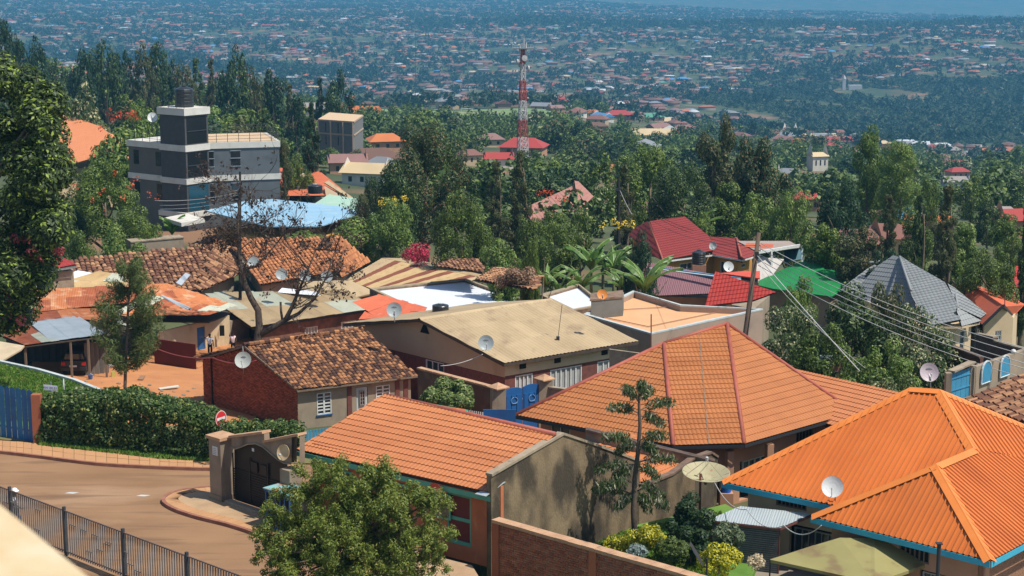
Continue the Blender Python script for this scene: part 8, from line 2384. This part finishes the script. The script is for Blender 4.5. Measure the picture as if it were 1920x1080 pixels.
for s_ in starts:
    for k in range(3):
        a = r.uniform(0,6.28); limb(s_,np.array([math.cos(a),math.sin(a) * .8,r.uniform(-.1,.8)]),r.uniform(2.0,3.6),.055,0)
bb3.build("trunk",M_barkd,bt2,smooth=True)
tips = np.array(tips); sel = r.choice(len(tips),620)
V,F = leaf_cloud(tips[sel],np.full(620,.22),3300,.24,r,aspect=.5,droop=.6,rnd=1.5)
link("dead_leaves",np_mesh("dead_leaves",V - wloc(bt2),F,leafmat("leaf_dead_brown",(.03,.020,.015),(.085,.052,.036),tr=.1)),bt2)
cl = np.array([G(400,440),G(420,455),G(440,445),G(385,455),G(415,430),G(470,375),G(455,360),G(505,430),G(560,420)]); V,F = leaf_cloud(cl,[.9,.8,.7,.6,.6,.5,.4,.5,.5],1100,.22,r,aspect=.5,droop=.5,rnd=1.5,shell=(.2,1))
link("dead_leaves",np_mesh("dead_leaves",V - wloc(bt2),F,MATS["leaf_dead_brown"]),bt2)

# banana plants
M_ban = leafmat("banana_leaf",(.045,.115,.022),(.15,.26,.05),tr=.35,rough=.4)
M_banrib = mat("banana_rib",(.30,.38,.12),rough=.6)
def banana_leaf(b,base,yaw,L_,pitch,wd,r):
    n = 9; P = []; p = V3(base); e = pitch
    for i in range(n + 1):
        P.append(p.copy()); p = p + np.array([math.cos(yaw) * math.cos(e),math.sin(yaw) * math.cos(e),math.sin(e)]) * L_ / n; e -= (pitch * .8 + .15) / n * r.uniform(.8,1.2)
    sd_ = np.array([-math.sin(yaw),math.cos(yaw),0])
    for i in range(n):
        w0 = wd * math.sin(math.pi * min(1,(i + .25) / n)) ** .6; w1 = wd * math.sin(math.pi * min(.985,(i + 1.0) / n)) ** .6
        for s_ in (-1,1):
            dr = -.10 * UP * (1 + i / n)
            g = .93 if r.random() < .5 else 1
            b.poly([P[i],P[i] + (P[i + 1] - P[i]) * g,P[i] + (P[i + 1] - P[i]) * g + sd_ * s_ * w1 + dr,P[i] + sd_ * s_ * w0 + dr])
    return P
def banana(px,d,h,n,label,seed,px_yaw=None):
    p = gpt(px,d); p[2] += .1; t = thing("banana_plant",label,"banana plant",p,"banana plants behind the beige roof"); r = random.Random(seed)
    st_ = MB().tube([p - UP * .3,p + UP * h * .45,p + UP * h * .62],[.16,.13,.08],8); st_.build("stem",mat("banana_stem",(.20,.22,.08),(.13,.12,.05),scale=3,rough=.8),t,smooth=True)
    for k in range(n):
        yaw = k * 2.4 + r.uniform(-.4,.4); b = MB(); upright = (k % 4 == 0)
        P = banana_leaf(b,p + UP * h * .58,yaw,h * r.uniform(.42,.56),1.55 if upright else r.uniform(.75,1.35),h * .05,r)
        lf = b.build("leaf",M_ban,t); MB().tube(P,[.03] * 5 + [.02] * 5,4,cap=False).build("midrib",M_banrib,lf)
for i,(px_,d_,yt,n,lb) in enumerate(((1108,146,448,12,"largest banana plant with upright yellow-green leaf"),(1062,150,464,11,"banana plant left of the largest one"),(1150,149,466,11,"banana plant right of the largest one"),
        (1022,143,496,10,"low arching banana plant at the left end of the group"),(1207,133,480,10,"separate banana plant before the mauve roof"),(1090,140,498,9,"small banana plant in front of the largest one"),(1130,152,462,9,"banana plant standing behind the largest one"),(1165,143,500,8,"short banana plant at the right end of the group"),(1050,139,508,8,"short banana plant in front of the left ones"),
        (325,158,400,8,"banana plant beside the scarlet-flowered tree"),(1302,180,392,9,"banana-like plant behind the maroon ridge"))):
    h = (D(px_,yt,d_)[2] - gpt(px_,d_)[2]) * 1.06; banana(px_,d_,h,n,lb,i)

# ------------------------------------------------------------------ hedge, shrubs, blossom
hd = thing("hedge","long clipped leafy green hedge along the upper pavement","hedge",Z(230,850,.1))
cen,rad = [],[]; r = np.random.default_rng(30)
hf = [(70,830),(140,838),(240,848),(330,857),(392,862)]
for i in range(420):
    x = r.uniform(72,400); yb_ = np.interp(x,[a for a,_ in hf],[b_ for _,b_ in hf]); f_ = Z(x,yb_,.12); H_ = np.interp(x,[70,150,240,330,400],[1.75,2.15,2.45,2.05,1.7])
    u = r.random(); nrm = unit(np.array([.1,1,0]))
    if u < .5: c = f_ + UP * r.uniform(.15,H_) + nrm * r.uniform(.15,.4)
    else: c = f_ + UP * H_ * r.uniform(.9,1.0) + nrm * r.uniform(.2,1.6)
    cen.append(c); rad.append(r.uniform(.26,.46))
crown_patch(cen,rad,62000,.16,31,leafmat("leaf_hedge",(.016,.042,.010),(.10,.17,.03),tip=(.24,.26,.07),tf=.10),hd,name="foliage",aspect=.6,up=.3,rnd=1.1)
b = MB()
for i in range(12):
    x = 78 + i * 28; f_ = Z(x,np.interp(x,[a for a,_ in hf],[b_ for _,b_ in hf]),.1) + (0,.8,0); b.tube([f_ - UP * .3,f_ + UP * 1.4],[.05,.03],5)
b.build("stems",M_bark,hd,kind='stuff')
hd2 = thing("hedge","lower continuing hedge behind the arched gate with reddish stems","hedge",Z(480,840,.1))
cen,rad = [],[]
for i in range(160):
    x = r.uniform(385,566); y = np.interp(x,[385,470,566],[800,805,812]) + r.uniform(-14,30); cen.append(D(x,y,78 + r.normal() * .8)); rad.append(r.uniform(.2,.36))
crown_patch(cen,rad,15000,.15,33,MATS["leaf_hedge"],hd2,name="foliage",aspect=.6,up=.4,rnd=1.1)
def shrub(name,label,c,rx,ry,rz,n,size,m,seed,cat="shrub",k=26,r0=.3,stem=True,**kw):
    t = thing(name,label,cat,V3(c) - UP * rz * .8); ce,ra = mound(c,rx,ry,rz,k,seed,r0)
    crown_patch(ce,ra,n,size,seed,m,t,name="foliage",**kw)
    if stem: MB().tube([V3(c) - UP * rz * 1.1,V3(c)],[.07,.03],5).build("stem",M_bark,t)
    return t
M_yel = leafmat("leaf_golden",(.20,.22,.02),(.66,.58,.03),tip=(.10,.14,.02),tf=.15,tr=.25)
M_dkb = leafmat("leaf_deep_green",(.010,.030,.010),(.04,.08,.022))
shrub("flowering_shrub","pale whitish shrub on the lawn behind the hedge",Z(149,746,.5),.55,.5,.4,2400,.12,leafmat("leaf_pale_shrub",(.14,.18,.07),(.36,.38,.22),tr=.25),41)
shrub("golden_shrub","small golden-yellow shrub left of the slim tiered tree",D(1156,1022,67.5),.42,.4,.32,2200,.11,M_yel,42,r0=.2)
shrub("golden_shrub","golden-yellow shrub right of the slim tiered tree",D(1214,1008,67),.68,.5,.38,3600,.11,M_yel,43,r0=.22)
shrub("golden_shrub","largest golden-yellow shrub at the garden corner by the lamp",D(1348,1050,64),.75,.6,.5,5200,.11,M_yel,44,r0=.24)
shrub("dark_shrub","dense dark green shrub around the pole of the big dish",D(1296,1005,67.5),.95,.8,1.0,9000,.14,M_dkb,45,r0=.32)
shrub("dark_shrub","low dark shrub between the golden shrubs",D(1262,1030,66),.7,.5,.5,4500,.13,leafmat("leaf_mixed_garden",(.03,.06,.015),(.12,.16,.03)),46,r0=.25)
shrub("dark_shrub","upright dark green bush in front of the pole",D(1290,960,69),.45,.4,.7,4200,.13,M_dkb,47,r0=.25)
shrub("dark_shrub","dark shrub at the foot of the slatted canopy",D(1360,1010,65),.6,.5,.6,3500,.13,leafmat("leaf_greyish",(.04,.07,.03),(.16,.2,.1)),48,r0=.25)
shrub("grey_leaf_plant","grey-blue leafed plant beside the tiered tree trunk",D(1195,1034,66),.3,.25,.2,500,.2,leafmat("leaf_blue_grey",(.16,.22,.2),(.3,.36,.34)),49,r0=.15)
shrub("blossom_shrub","small potted shrub with cream blossom beside the tent canopy",D(1418,1052,60),.3,.3,.3,900,.10,leafmat("leaf_cream_blossom",(.5,.4,.22),(.6,.5,.35)),50,r0=.15)
shrub("leafy_shrub","light green leafy shrub against the brown courtyard wall",D(845,742,91),1.55,1.0,.85,9000,.2,leafmat("leaf_light_shrub",(.04,.08,.018),(.16,.22,.05),tip=(.3,.33,.12),tf=.15),51,r0=.42)
shrub("bougainvillea","magenta-red flowering bush between the green trees",zd(783,478,140),1.5,.8,.6,1500,.2,leafmat("blossom_magenta",(.05,.06,.02),(.50,.02,.07),tip=(.55,.03,.08),tf=.4,tr=.2),52,r0=.5)
shrub("creeper","pinkish flowering creeper on the clay tiles left of the banana plants",zd(968,522,124),1.8,.8,.7,3200,.2,leafmat("leaf_pinkish_creeper",(.07,.11,.03),(.40,.20,.14),tr=.25),53,r0=.45)
ct = house("clay_roof_house","clay tile roof glimpsed between the light green tree and the creeper",[([zd(890,525,127),zd(1000,545,122),zd(1008,520,127),zd(930,504,132)],'pan',M_clay3,dict(parts=80,pitch=.36,row=.5,size=1.4,messy=.04)),([zd(815,500,138),zd(905,513,136),zd(893,487,143),zd(840,490,142)],'pan',M_clay3,dict(parts=60,pitch=.36,row=.5,size=1.4,messy=.04))],walls=None)
# scarlet blossom on the left tree and others
for nm_,cs_,s_,lab in (("blossom",[(215,325),(245,350),(190,360),(280,365),(255,335),(140,350),(295,368),(200,395),(175,372),(230,372)],3,"scarlet"),):
    t = thing("blossom_spray","scattered scarlet blossom over the round tree left of the grey block","blossom",zd(220,350,152))
    crown_patch([zd(x,y,152.5) for x,y in cs_],[.4] * len(cs_),150,.2,60,leafmat("blossom_scarlet",(.55,.05,.02),(.70,.14,.05),tr=.3),t,name="blossom",shell=(.4,1))
t = thing("blossom_spray","scarlet blossom on the wide bright bush beside the orange hip roof","blossom",zd(230,218,205))
crown_patch([zd(x,y,205) for x,y in ((205,210),(225,215),(240,216),(255,218),(190,240),(215,222),(248,213))],[.6] * 7,200,.28,61,MATS["blossom_scarlet"],t,name="blossom",shell=(.4,1))
t = thing("blossom_spray","yellow blossom on the tree at the edge of the mint roof","blossom",zd(745,375,160))
crown_patch([zd(x,y,160) for x,y in ((715,375),(727,377),(738,374),(758,372),(742,380),(716,384))],[.4] * 6,160,.22,62,leafmat("blossom_yellow",(.7,.5,.03),(.8,.6,.08),tr=.3),t,name="blossom",shell=(.4,1))
t = thing("blossom_spray","red blossom in front of the dusty pink tiled roof","blossom",zd(1030,362,160))
crown_patch([zd(x,y,165) for x,y in ((1010,362),(1022,360),(1034,360),(1045,372),(1028,366),(1060,374))],[.4] * 6,120,.22,63,MATS["blossom_scarlet"],t,name="blossom",shell=(.4,1))
t = thing("blossom_spray","yellow blossom below the pinkish roof left of the maroon house","blossom",zd(1160,425,150))
crown_patch([zd(x,y,150) for x,y in ((1130,424),(1150,415),(1172,418),(1185,420),(1160,422))],[.4] * 5,150,.22,64,MATS["blossom_yellow"],t,name="blossom",shell=(.4,1))
# blue metal fence left of the hedge, with spiked top
bfn = thing("blue_metal_fence","blue sheet-metal fence with spiky top at the left end of the hedge","fence",Z(20,828,.1))
a_,b_ = Z(-60,806,.1),Z(66,829,.1); fd_ = unit(b_ - a_); L_ = seg(a_,b_); k = int(L_ / .36)
for i in range(k):
    p = a_ + fd_ * L_ * i / k; hgt = 2.42
    MB().add([tuple(p),tuple(p + fd_ * .17 + (0,-.03,0)),tuple(p + fd_ * .345),tuple(p + fd_ * .345 + UP * hgt),tuple(p + fd_ * .17 + (0,-.03,0) + UP * (hgt + .12)),tuple(p + UP * hgt)],[(0,1,4,5),(1,2,3,4)]).build("metal_sheet",M_bluep if i % 3 else mat("blue_panel_paint_lighter",(.03,.15,.30),(.025,.12,.25),scale=1.5,rough=.6),bfn)
MB().bar(a_ + UP * .5 + (0,.05,0),b_ + UP * .5 + (0,.05,0),.05,.08).build("rail",M_bluep,bfn); MB().bar(a_ + UP * 2.0 + (0,.05,0),b_ + UP * 2.0 + (0,.05,0),.05,.08).build("rail",M_bluep,bfn)
tag(MB().box(Z(73,830,.1),.42,.42,2.35).build("brick_pier",M_brick),"brick pier between the blue metal fence and the hedge","pier")
# grass tufts on the lawns
def grass(name,label,polyz,n,size,seed,m):
    r = np.random.default_rng(seed); P = [V3(p) for p in polyz]; lo = np.min(P,0); hi = np.max(P,0); q2 = [(p[0],p[1]) for p in P]
    if sum(q2[i][0] * q2[(i + 1) % len(q2)][1] - q2[(i + 1) % len(q2)][0] * q2[i][1] for i in range(len(q2))) < 0: q2 = q2[::-1]
    pts = []
    while len(pts) < n:
        x,y = r.uniform(lo[0],hi[0]),r.uniform(lo[1],hi[1])
        ins = False; j = len(q2) - 1
        for i in range(len(q2)):
            if (q2[i][1] > y) != (q2[j][1] > y) and x < (q2[j][0] - q2[i][0]) * (y - q2[i][1]) / (q2[j][1] - q2[i][1]) + q2[i][0]: ins = not ins
            j = i
        if ins: pts.append((x,y,P[0][2]))
    pts = np.array(pts); a = r.uniform(0,6.28,n); s_ = size * r.uniform(.6,1.3,n)
    dx = np.stack([np.cos(a),np.sin(a),np.zeros(n)],-1) * s_[:,None] * .5; up_ = np.stack([r.normal(size=n) * .3,r.normal(size=n) * .3,np.ones(n)],-1) * s_[:,None]
    V = np.stack([pts - dx,pts + dx,pts + up_],1).reshape(-1,3)
    tag(link(name,np_mesh(name,V,np.arange(3 * n).reshape(n,3),m)),label,"grass",kind='stuff')
M_gr = leafmat("grass_blade",(.055,.13,.015),(.15,.26,.035),tip=(.25,.27,.06),tf=.1,tr=.3)
grass("grass","short bright grass of the raised lawn behind the hedge",[Z(a,c,.12) for a,c in [(-60,676),(0,682),(70,698),(140,718),(200,743),(225,760),(225,790),(-60,790)]],22000,.10,70,M_gr)
grass("grass","bright garden grass behind the brick wall",[Z(a,c,GZ) for a,c in [(1000,1050),(1190,990),(1350,960),(1400,1010),(1330,1120),(1100,1120)]],16000,.10,71,M_gr)
rv = [Z(a,c,.1) for a,c in [(-60,822),(60,830),(180,843),(300,856),(400,860),(400,868),(300,862),(180,849),(60,836),(-60,828)]]
grass("weeds","weeds along the foot of the hedge",[p + UP * .04 for p in [Z(a,c,.1) for a,c in [(70,828),(180,841),(300,854),(392,859),(392,867),(300,862),(180,848),(70,836)]]],2600,.13,72,M_gr)
# ------------------------------------------------------------------ parapet of the terrace we stand on (out of focus)
pa = thing("terrace_parapet","blurred cream plaster parapet of the viewer's terrace in the bottom corner","parapet",(-1.6,2.2,CZ - 1.2))
A_,B_p = D(-90,878,2.9),D(215,1128,2.9)
A_ = D(-330,676,3.6); B_p = D(240,1143,2.65)
dq = unit(B_p - A_); dn = unit(np.array([dq[1],-dq[0],0])) ; dn = dn if dn[1] < 0 else -dn
M_para = mat("plaster_pale_yellow_mottled",(.46,.35,.19),(.52,.44,.30),scale=9,rough=.9,grime=(.44,.24,.08),gs=7,gt=.55,gw=.2,ga=.5)
MB().obox(A_,B_p - A_,dn * .35,UP * -.9).build("coping",M_para,pa)
tl = thing("terrace",None,None,(-1.6,1,CZ - 3)); tag(tl,kind='structure')
MB().obox(A_ + dn * .05 - UP * .9,B_p - A_,dn * .25,UP * -21.5).build("terrace_wall",M_para,tl)

# ------------------------------------------------------------------ power poles and lines
M_pole = mat("pole_dark_timber",(.075,.05,.036),(.12,.085,.06),scale=3,rough=.95,stretch=(1,1,.15))
pbse = D(1396,640,99); pg = gpt(1396,99)
ptop = D(1423,436,99)
pp = thing("power_pole","leaning dark wooden power pole beside the big leafy trees","pole",pg)
dl_ = (ptop - pbse); lowp = pbse - dl_ * ((pbse[2] - pg[2] + .3) / dl_[2])
MB().tube([lowp,pbse,ptop],[.19,.165,.12],9).build("pole_shaft",M_pole,pp,smooth=True)
for k in range(4):
    c = ptop - dl_ * (.12 + .045 * k); MB().tube([c - (.16,0,0),c + (.16,0,0)],.025,5).build("insulator_bracket",M_darksteel,pp)
    MB().lathe(c + (.2,0,-.06),[(.001,0),(.05,.01),(.05,.1),(.001,.12)],8).build("insulator",M_lnb,pp)
MB().box(ptop - dl_ * .23 + (.06,-.05,0),.22,.18,.35).build("junction_box",M_darksteel,pp)
ends = [(1932,655),(1932,668),(1932,684),(1932,694),(1932,712)]
lb = ["topmost of the pale power lines running from the pole to the right","second pale power line from the top running right from the pole","third pale power line running right from the pole","fourth pale power line running right from the pole","lowest of the pale power lines running right from the pole"]
for k,(x,y) in enumerate(ends):
    s_ = ptop - dl_ * (.10 + .05 * k) + (.2,0,0)
    wire("power_line",[s_,D(x,y,84)],.55,.019,lb[k],cat="power line",group="power lines right of the pole")
wire("guy_wire",[ptop - dl_ * .2,D(1612,696,90)],.05,.03,"pale stay wire slanting down from the power pole into the trees",cat="stay wire")
wire("guy_wire",[ptop - dl_ * .25,D(1622,690,91)],.35,.014,"thin cable beside the stay wire slanting into the trees",cat="cable")
wire("power_line",[ptop - dl_ * .12,D(1170,372,160)],1.2,.014,"long thin line from the power pole to the dark central pole",m=M_cabled,cat="power line")
# dark central pole
pc_ = gpt(1160,158); t = thing("power_pole","dark slim power pole standing before the olive conifer in the centre","pole",pc_)
MB().tube([pc_ - UP * .5,D(1160,332,158)],[.2,.13],8).build("pole_shaft",mat("pole_black",(.02,.018,.016),rough=.9),t)
MB().box(D(1160,358,158),.5,.3,.25).build("crossarm",M_darksteel,t)
wire("power_line",[D(1162,356,158),D(1185,402,150)],.1,.02,"short pale wire dropping right from the dark central pole",cat="power line")
for k in range(2): wire("power_line",[D(1162,352 + 3 * k,158),D(1300,432 + 6 * k,150)],.5,.02,["upper dark wire from the central pole down to the maroon roof","lower dark wire from the central pole down to the maroon roof"][k],m=M_cabled,cat="power line")
# pole in the bare tree with lines to the left
pb3 = gpt(450,133); t = thing("power_pole","thin black power pole rising through the top of the bare tree","pole",pb3)
MB().tube([pb3 - UP * .5,D(450,322,133)],[.15,.09],7).build("pole_shaft",MATS["pole_black"],t)
for k,(x,y,yy) in enumerate(((300,385,365),(300,392,372),(345,424,358),(372,428,352),(290,376,360))):
    wire("power_line",[D(449,yy,133),D(x,y,150 - 4 * k)],.25,.022,["pale cable from the black pole to the grey block, upper","pale cable from the black pole to the grey block, lower","steep pale cable from the black pole to the low white ledge","steepest pale cable from the black pole towards the flat wall","long pale cable from the black pole to the flowering tree"][k],cat="cable")
wire("red_cable",[D(290,652,110),D(400,671,104),D(480,676,97.2)],.25,.028,"red cable sagging from the cream house across the brick gable",m=M_cabler,cat="cable")
wire("cable",[D(1340,905,70),D(1400,955,66),D(1470,985,63),D(1540,985,60)],.35,.018,"pale grey cable draped over the lean-to canopy",cat="cable")
# low ledge and wall behind the clay roof
lw_ = lowwall("flat_topped_wall","brown wall with flat pale top behind the buff clay tile roof",zd(245,455,150),zd(345,446,152),2,M_plast,M_cop,th=1.6)
tag(MB().slab([zd(308,408,158),zd(340,418,155),zd(384,410,157),zd(350,400,160)],.35).build("white_ledge",M_wb),"pale overhanging ledge at the foot of the dark grey block","ledge")
hr = house("red_tile_house","corner of a red tiled roof with grey gutter at the far left",
   [([zd(88,507,126),zd(143,498,127),zd(104,476,131),zd(86,480,131)],'tile',M_tileRed2,dict(course=.4,wave=.28))],walls=[zd(88,509,126),zd(143,500,127),zd(130,490,131),zd(86,490,131)],inset=.3,wm=M_cop,fasc=[(zd(88,507,126),zd(143,498,127))],fm=M_steel)
# black table and dark trough in the yard
tb = thing("metal_table","small black metal table in the orange yard beside the tree foot","table",gpt(222,103) + UP * .1)
c = gpt(222,103) + UP * .1
MB().box(c + UP * .72,1.0,.6,.05,.2).build("tabletop",M_darksteel,tb)
for sx,sy in ((-.42,-.22),(.42,-.22),(.42,.22),(-.42,.22)): MB().tube([c + (sx,sy,0),c + (sx,sy,.72)],.025,5).build("leg",M_darksteel,tb)
stt = gpt(205,118) + UP * .1
tag(MB().lathe(stt,[(.001,0),(.3,.02),(.38,.2),(.3,.32),(.001,.35)],10).build("washing_basin",M_lnb),"small pale basin lying in the yard by the shed posts","basin")

# ------------------------------------------------------------------ people
M_skin = mat("skin_dark_brown",(.075,.038,.022),rough=.6)
M_hair = mat("hair_black",(.010,.008,.007),rough=.9)
def person(label,p,h,face,shirt,trousers,pose,hat=None,seed=0,crouch=0.0):
    """body one continuous skinned surface; clothes are skinned surfaces over it; face = yaw the person looks towards"""
    p = V3(p); t = thing("person",label,"person",p,None)
    s = h / 1.72; c,sn = math.cos(face),math.sin(face)
    def W(x,y,z): return np.array([c * x - sn * y,sn * x + c * y,z]) * s      # x forward, y to the person's left
    J = {'pelvis': (0,0,.93),'waist': (0,0,1.08),'chest': (.01,0,1.32),'neck': (.0,0,1.47),'headb': (.02,0,1.54),'head': (.03,0,1.64),'top': (.02,0,1.70),
         'hl': (0,.09,.90),'kl': (.03,.10,.50),'al': (-.02,.10,.08),'tl': (.14,.11,.03),'hr': (0,-.09,.90),'kr': (.03,-.10,.50),'ar': (-.02,-.10,.08),'tr': (.14,-.11,.03),
         'sl': (0,.18,1.40),'el': (-.02,.24,1.12),'wl': (.06,.25,.88),'ml': (.09,.25,.80),'sr': (0,-.18,1.40),'er': (-.02,-.24,1.12),'wr': (.06,-.25,.88),'mr': (.09,-.25,.80)}
    J.update(pose)
    def skin(name,joints,rad,edges,m,par,root=0,sub=2):
        me = bpy.data.meshes.new(name); me.from_pydata([tuple(W(*J[j]) if isinstance(j,str) else W(*j)) for j in joints],edges,[])
        o = bpy.data.objects.new(name,me); COL.objects.link(o)
        md = o.modifiers.new("Skin",'SKIN'); md.use_smooth_shade = True
        for i,r_ in enumerate(rad): me.skin_vertices[0].data[i].radius = (r_ * s,r_ * s)
        me.skin_vertices[0].data[root].use_root = True
        sb = o.modifiers.new("Sub",'SUBSURF'); sb.levels = 1; sb.render_levels = 1
        bpy.context.view_layer.update()
        m2 = bpy.data.meshes.new_from_object(o.evaluated_get(bpy.context.evaluated_depsgraph_get())); bpy.data.objects.remove(o)
        m2.materials.clear(); m2.materials.append(m); m2.name = name
        m2.polygons.foreach_set('use_smooth',[True] * len(m2.polygons))
        return link(name,m2,par)
    js = ['pelvis','waist','chest','neck','headb','head','top','hl','kl','al','tl','hr','kr','ar','tr','sl','el','wl','ml','sr','er','wr','mr']
    ed = [(0,1),(1,2),(2,3),(3,4),(4,5),(5,6),(0,7),(7,8),(8,9),(9,10),(0,11),(11,12),(12,13),(13,14),(2,15),(15,16),(16,17),(17,18),(2,19),(19,20),(20,21),(21,22)]
    rd = [.125,.115,.13,.052,.075,.095,.07,.085,.055,.04,.035,.085,.055,.04,.035,.06,.042,.03,.032,.06,.042,.03,.032]
    skin("body",js,rd,ed,M_skin,t)
    # fingers
    for q in ('ml','mr'):
        w_ = np.array(J[q]) - np.array(J['w' + q[1]]); w_ = w_ / (np.linalg.norm(w_) + 1e-6)
        b = MB()
        for k in range(5):
            o_ = np.array([(k - 2) * .014,0,0]) if k < 4 else np.array([.03,0,.02]); L_ = (.065,.075,.08,.07,.045)[k]
            a0 = np.array(J[q]) + o_; a1 = a0 + w_ * L_ * .6; a2 = a1 + w_ * L_ * .5 + np.array([.008,0,0])
            b.tube([p + W(*a0),p + W(*a1),p + W(*a2)],[.009 * s,.008 * s,.006 * s],5)
        b.build("fingers",M_skin,t)
    skin("shirt",['waist',(0,0,.97),'chest',(0,0,1.42),'sl',tuple((np.array(J['sl']) + J['el']) / 2),'sr',tuple((np.array(J['sr']) + J['er']) / 2)],[.135,.14,.15,.085,.075,.066,.075,.066],[(0,1),(0,2),(2,3),(2,4),(4,5),(2,6),(6,7)],shirt,t)
    skin("trousers",['pelvis','hl','kl',tuple(np.array(J['al']) + (0,0,.04)),'hr','kr',tuple(np.array(J['ar']) + (0,0,.04))],[.138,.098,.072,.055,.098,.072,.055],[(0,1),(1,2),(2,3),(0,4),(4,5),(5,6)],trousers,t)
    hp = p + W(*J['head'])
    MB().lathe(hp + W(-.015,0,.01),[(.10 * s,-.03 * s),(.104 * s,.02 * s),(.085 * s,.075 * s),(.04 * s,.105 * s),(.001,.11 * s)],12).build("hair",M_hair,t,smooth=True)
    f = MB(); f.tube([hp + W(.09,0,-.005),hp + W(.115,0,-.03)],[.012 * s,.016 * s],5)
    f.build("nose",M_skin,t)
    for s_ in (-1,1):
        MB().box(hp + W(.088,s_ * .034,.0),.012,.022,.010,face).build("eye",M_white,t)
        MB().box(hp + W(0,s_ * .095,-.03),.04,.015,.055,face).build("ear",M_skin,t)
    if hat: MB().lathe(hp + W(0,0,.03),[(.17 * s,-.01),(.165 * s,.0),(.108 * s,.01),(.10 * s,.08 * s),(.05 * s,.11 * s),(.001,.115 * s)],16).build("hat",hat,t,smooth=True)
    return t
gA = ZW
pA = VP(397,662,wa_p,ws_p) if False else None
b1 = D(394,660,125.5); b1[2] = float(gpt(394,125.5)[2]) + .16
person("person in white shirt and dark trousers reaching one arm to the blue door",b1,1.75,math.radians(100),mat("shirt_white",(.72,.70,.70),rough=.9),mat("trousers_black",(.015,.014,.015),rough=.9),
       {'sl': (0,.18,1.42),'el': (.16,.34,1.44),'wl': (.20,.56,1.46),'ml': (.21,.66,1.47),'kr': (.06,-.1,.5)})
b2_ = D(437,652,127.5); b2_[2] = float(gpt(437,127.5)[2]) + .16
person("person in pale pink sleeveless top standing beyond the corner of the cream house",b2_,1.65,math.radians(-70),mat("top_pale_pink",(.66,.50,.50),rough=.9),mat("trousers_black",(.015,.014,.015)),
       {'sl': (0,.18,1.40),'el': (.05,.26,1.16),'wl': (.16,.20,1.02),'ml': (.2,.16,1.0),'er': (.04,-.26,1.5),'wr': (.1,-.22,1.68),'mr': (.1,-.2,1.76)})
mch = bpy.data.materials.new("shirt_blue_check"); mch.use_nodes = True; N_ = mch.node_tree.nodes; ck = N_.new("ShaderNodeTexChecker"); ck.inputs['Scale'].default_value = 14; ck.inputs[1].default_value = (.55,.58,.66,1); ck.inputs[2].default_value = (.06,.09,.2,1)
gg_ = N_.new("ShaderNodeNewGeometry"); mch.node_tree.links.new(gg_.outputs['Position'],ck.inputs[0]); mch.node_tree.links.new(ck.outputs[0],N_["Principled BSDF"].inputs['Base Color']); N_["Principled BSDF"].inputs['Roughness'].default_value = .9
b3_ = Z(30,996,.04)
person("person in blue checked shirt and white cap walking behind the steel fence",b3_,1.72,math.radians(15),mch,mat("trousers_grey_blue",(.05,.06,.09),rough=.9),
       {'kl': (.16,.10,.52),'al': (.24,.10,.10),'tl': (.38,.11,.08),'ar': (-.26,-.10,.12),'kr': (-.04,-.1,.5),'tr': (-.14,-.11,.04),'el': (-.14,.25,1.14),'wl': (-.1,.27,.92),'ml': (-.06,.27,.85),'er': (.08,-.25,1.14),'wr': (.24,-.24,1.0),'mr': (.31,-.23,.98)},
       hat=mat("cap_white",(.68,.68,.66),rough=.9))
# laundry / dark cloth by the cream wall
tag(MB().obox(D(412,630,128.2),(.35,.05,0),(0,.04,0),UP * .8).build("hanging_cloth",M_black),"dark cloth hanging on the cream wall between the two people","cloth")

# ------------------------------------------------------------------ yard clutter
r_ = random.Random(8); M_stone = mat("yard_stone",(.30,.24,.18),(.18,.14,.10),scale=4,rough=.95)
b = MB()
for k in range(90):
    p = gpt(r_.uniform(140,365),r_.uniform(99,112)) + UP * .12; s_ = r_.uniform(.05,.16)
    b.lathe(p,[(s_ * .7,-s_ * .2),(s_,s_ * .2),(s_ * .5,s_ * .6),(.001,s_ * .65)],6)
tag(b.build("rubble",M_stone),"scattered small stones and rubble over the orange earth yard","rubble",kind='stuff')
for k,(x,d_,w_,c,lb_) in enumerate(((300,110,1.3,(.5,.47,.4),"pale broken board lying in the yard near the red fence"),(268,113,1.0,(.25,.14,.08),"brown plank lying in the yard by the shed"),(340,106,.8,(.12,.2,.3),"blue-grey cloth dropped at the edge of the yard"))):
    p = gpt(x,d_) + UP * .14; a = .5 + k * 1.1
    tag(MB().obox(p,(math.cos(a) * w_,math.sin(a) * w_,.03),(-math.sin(a) * .35,math.cos(a) * .35,.01),UP * .05).build(["board","plank","cloth"][k],mat("yard_item_%d" % k,c,rough=.9)),lb_,["board","plank","cloth"][k])
for k,(x,d_,c,lb_) in enumerate(((170,112.5,(.05,.12,.3),"blue bucket standing at the open side of the carport"),(213,114,(.45,.4,.1),"yellow jerrycan by the grey boards of the carport"),(1150,72.5,(.4,.08,.05),"red bucket at the foot of the stained wall"))):
    p = gpt(x,d_) + UP * .1
    if k == 2: p = Z(1120,1004,GZ)
    t = thing(["bucket","jerrycan","bucket"][k],lb_,["bucket","jerrycan","bucket"][k],p); m = mat("plastic_%d" % k,c,rough=.5)
    if k == 1: MB().box(p,.28,.2,.36,.4).build("body",m,t); MB().box(p + UP * .36,.1,.06,.07,.4).build("spout",m,t)
    else: MB().lathe(p,[(.001,0),(.12,0),(.17,.3),(.155,.3),(.11,.03)],12).build("body",m,t); MB().tube([p + (-.16,0,.29),p + (0,0,.42),p + (.16,0,.29)],.01,4).build("handle",M_steel,t)
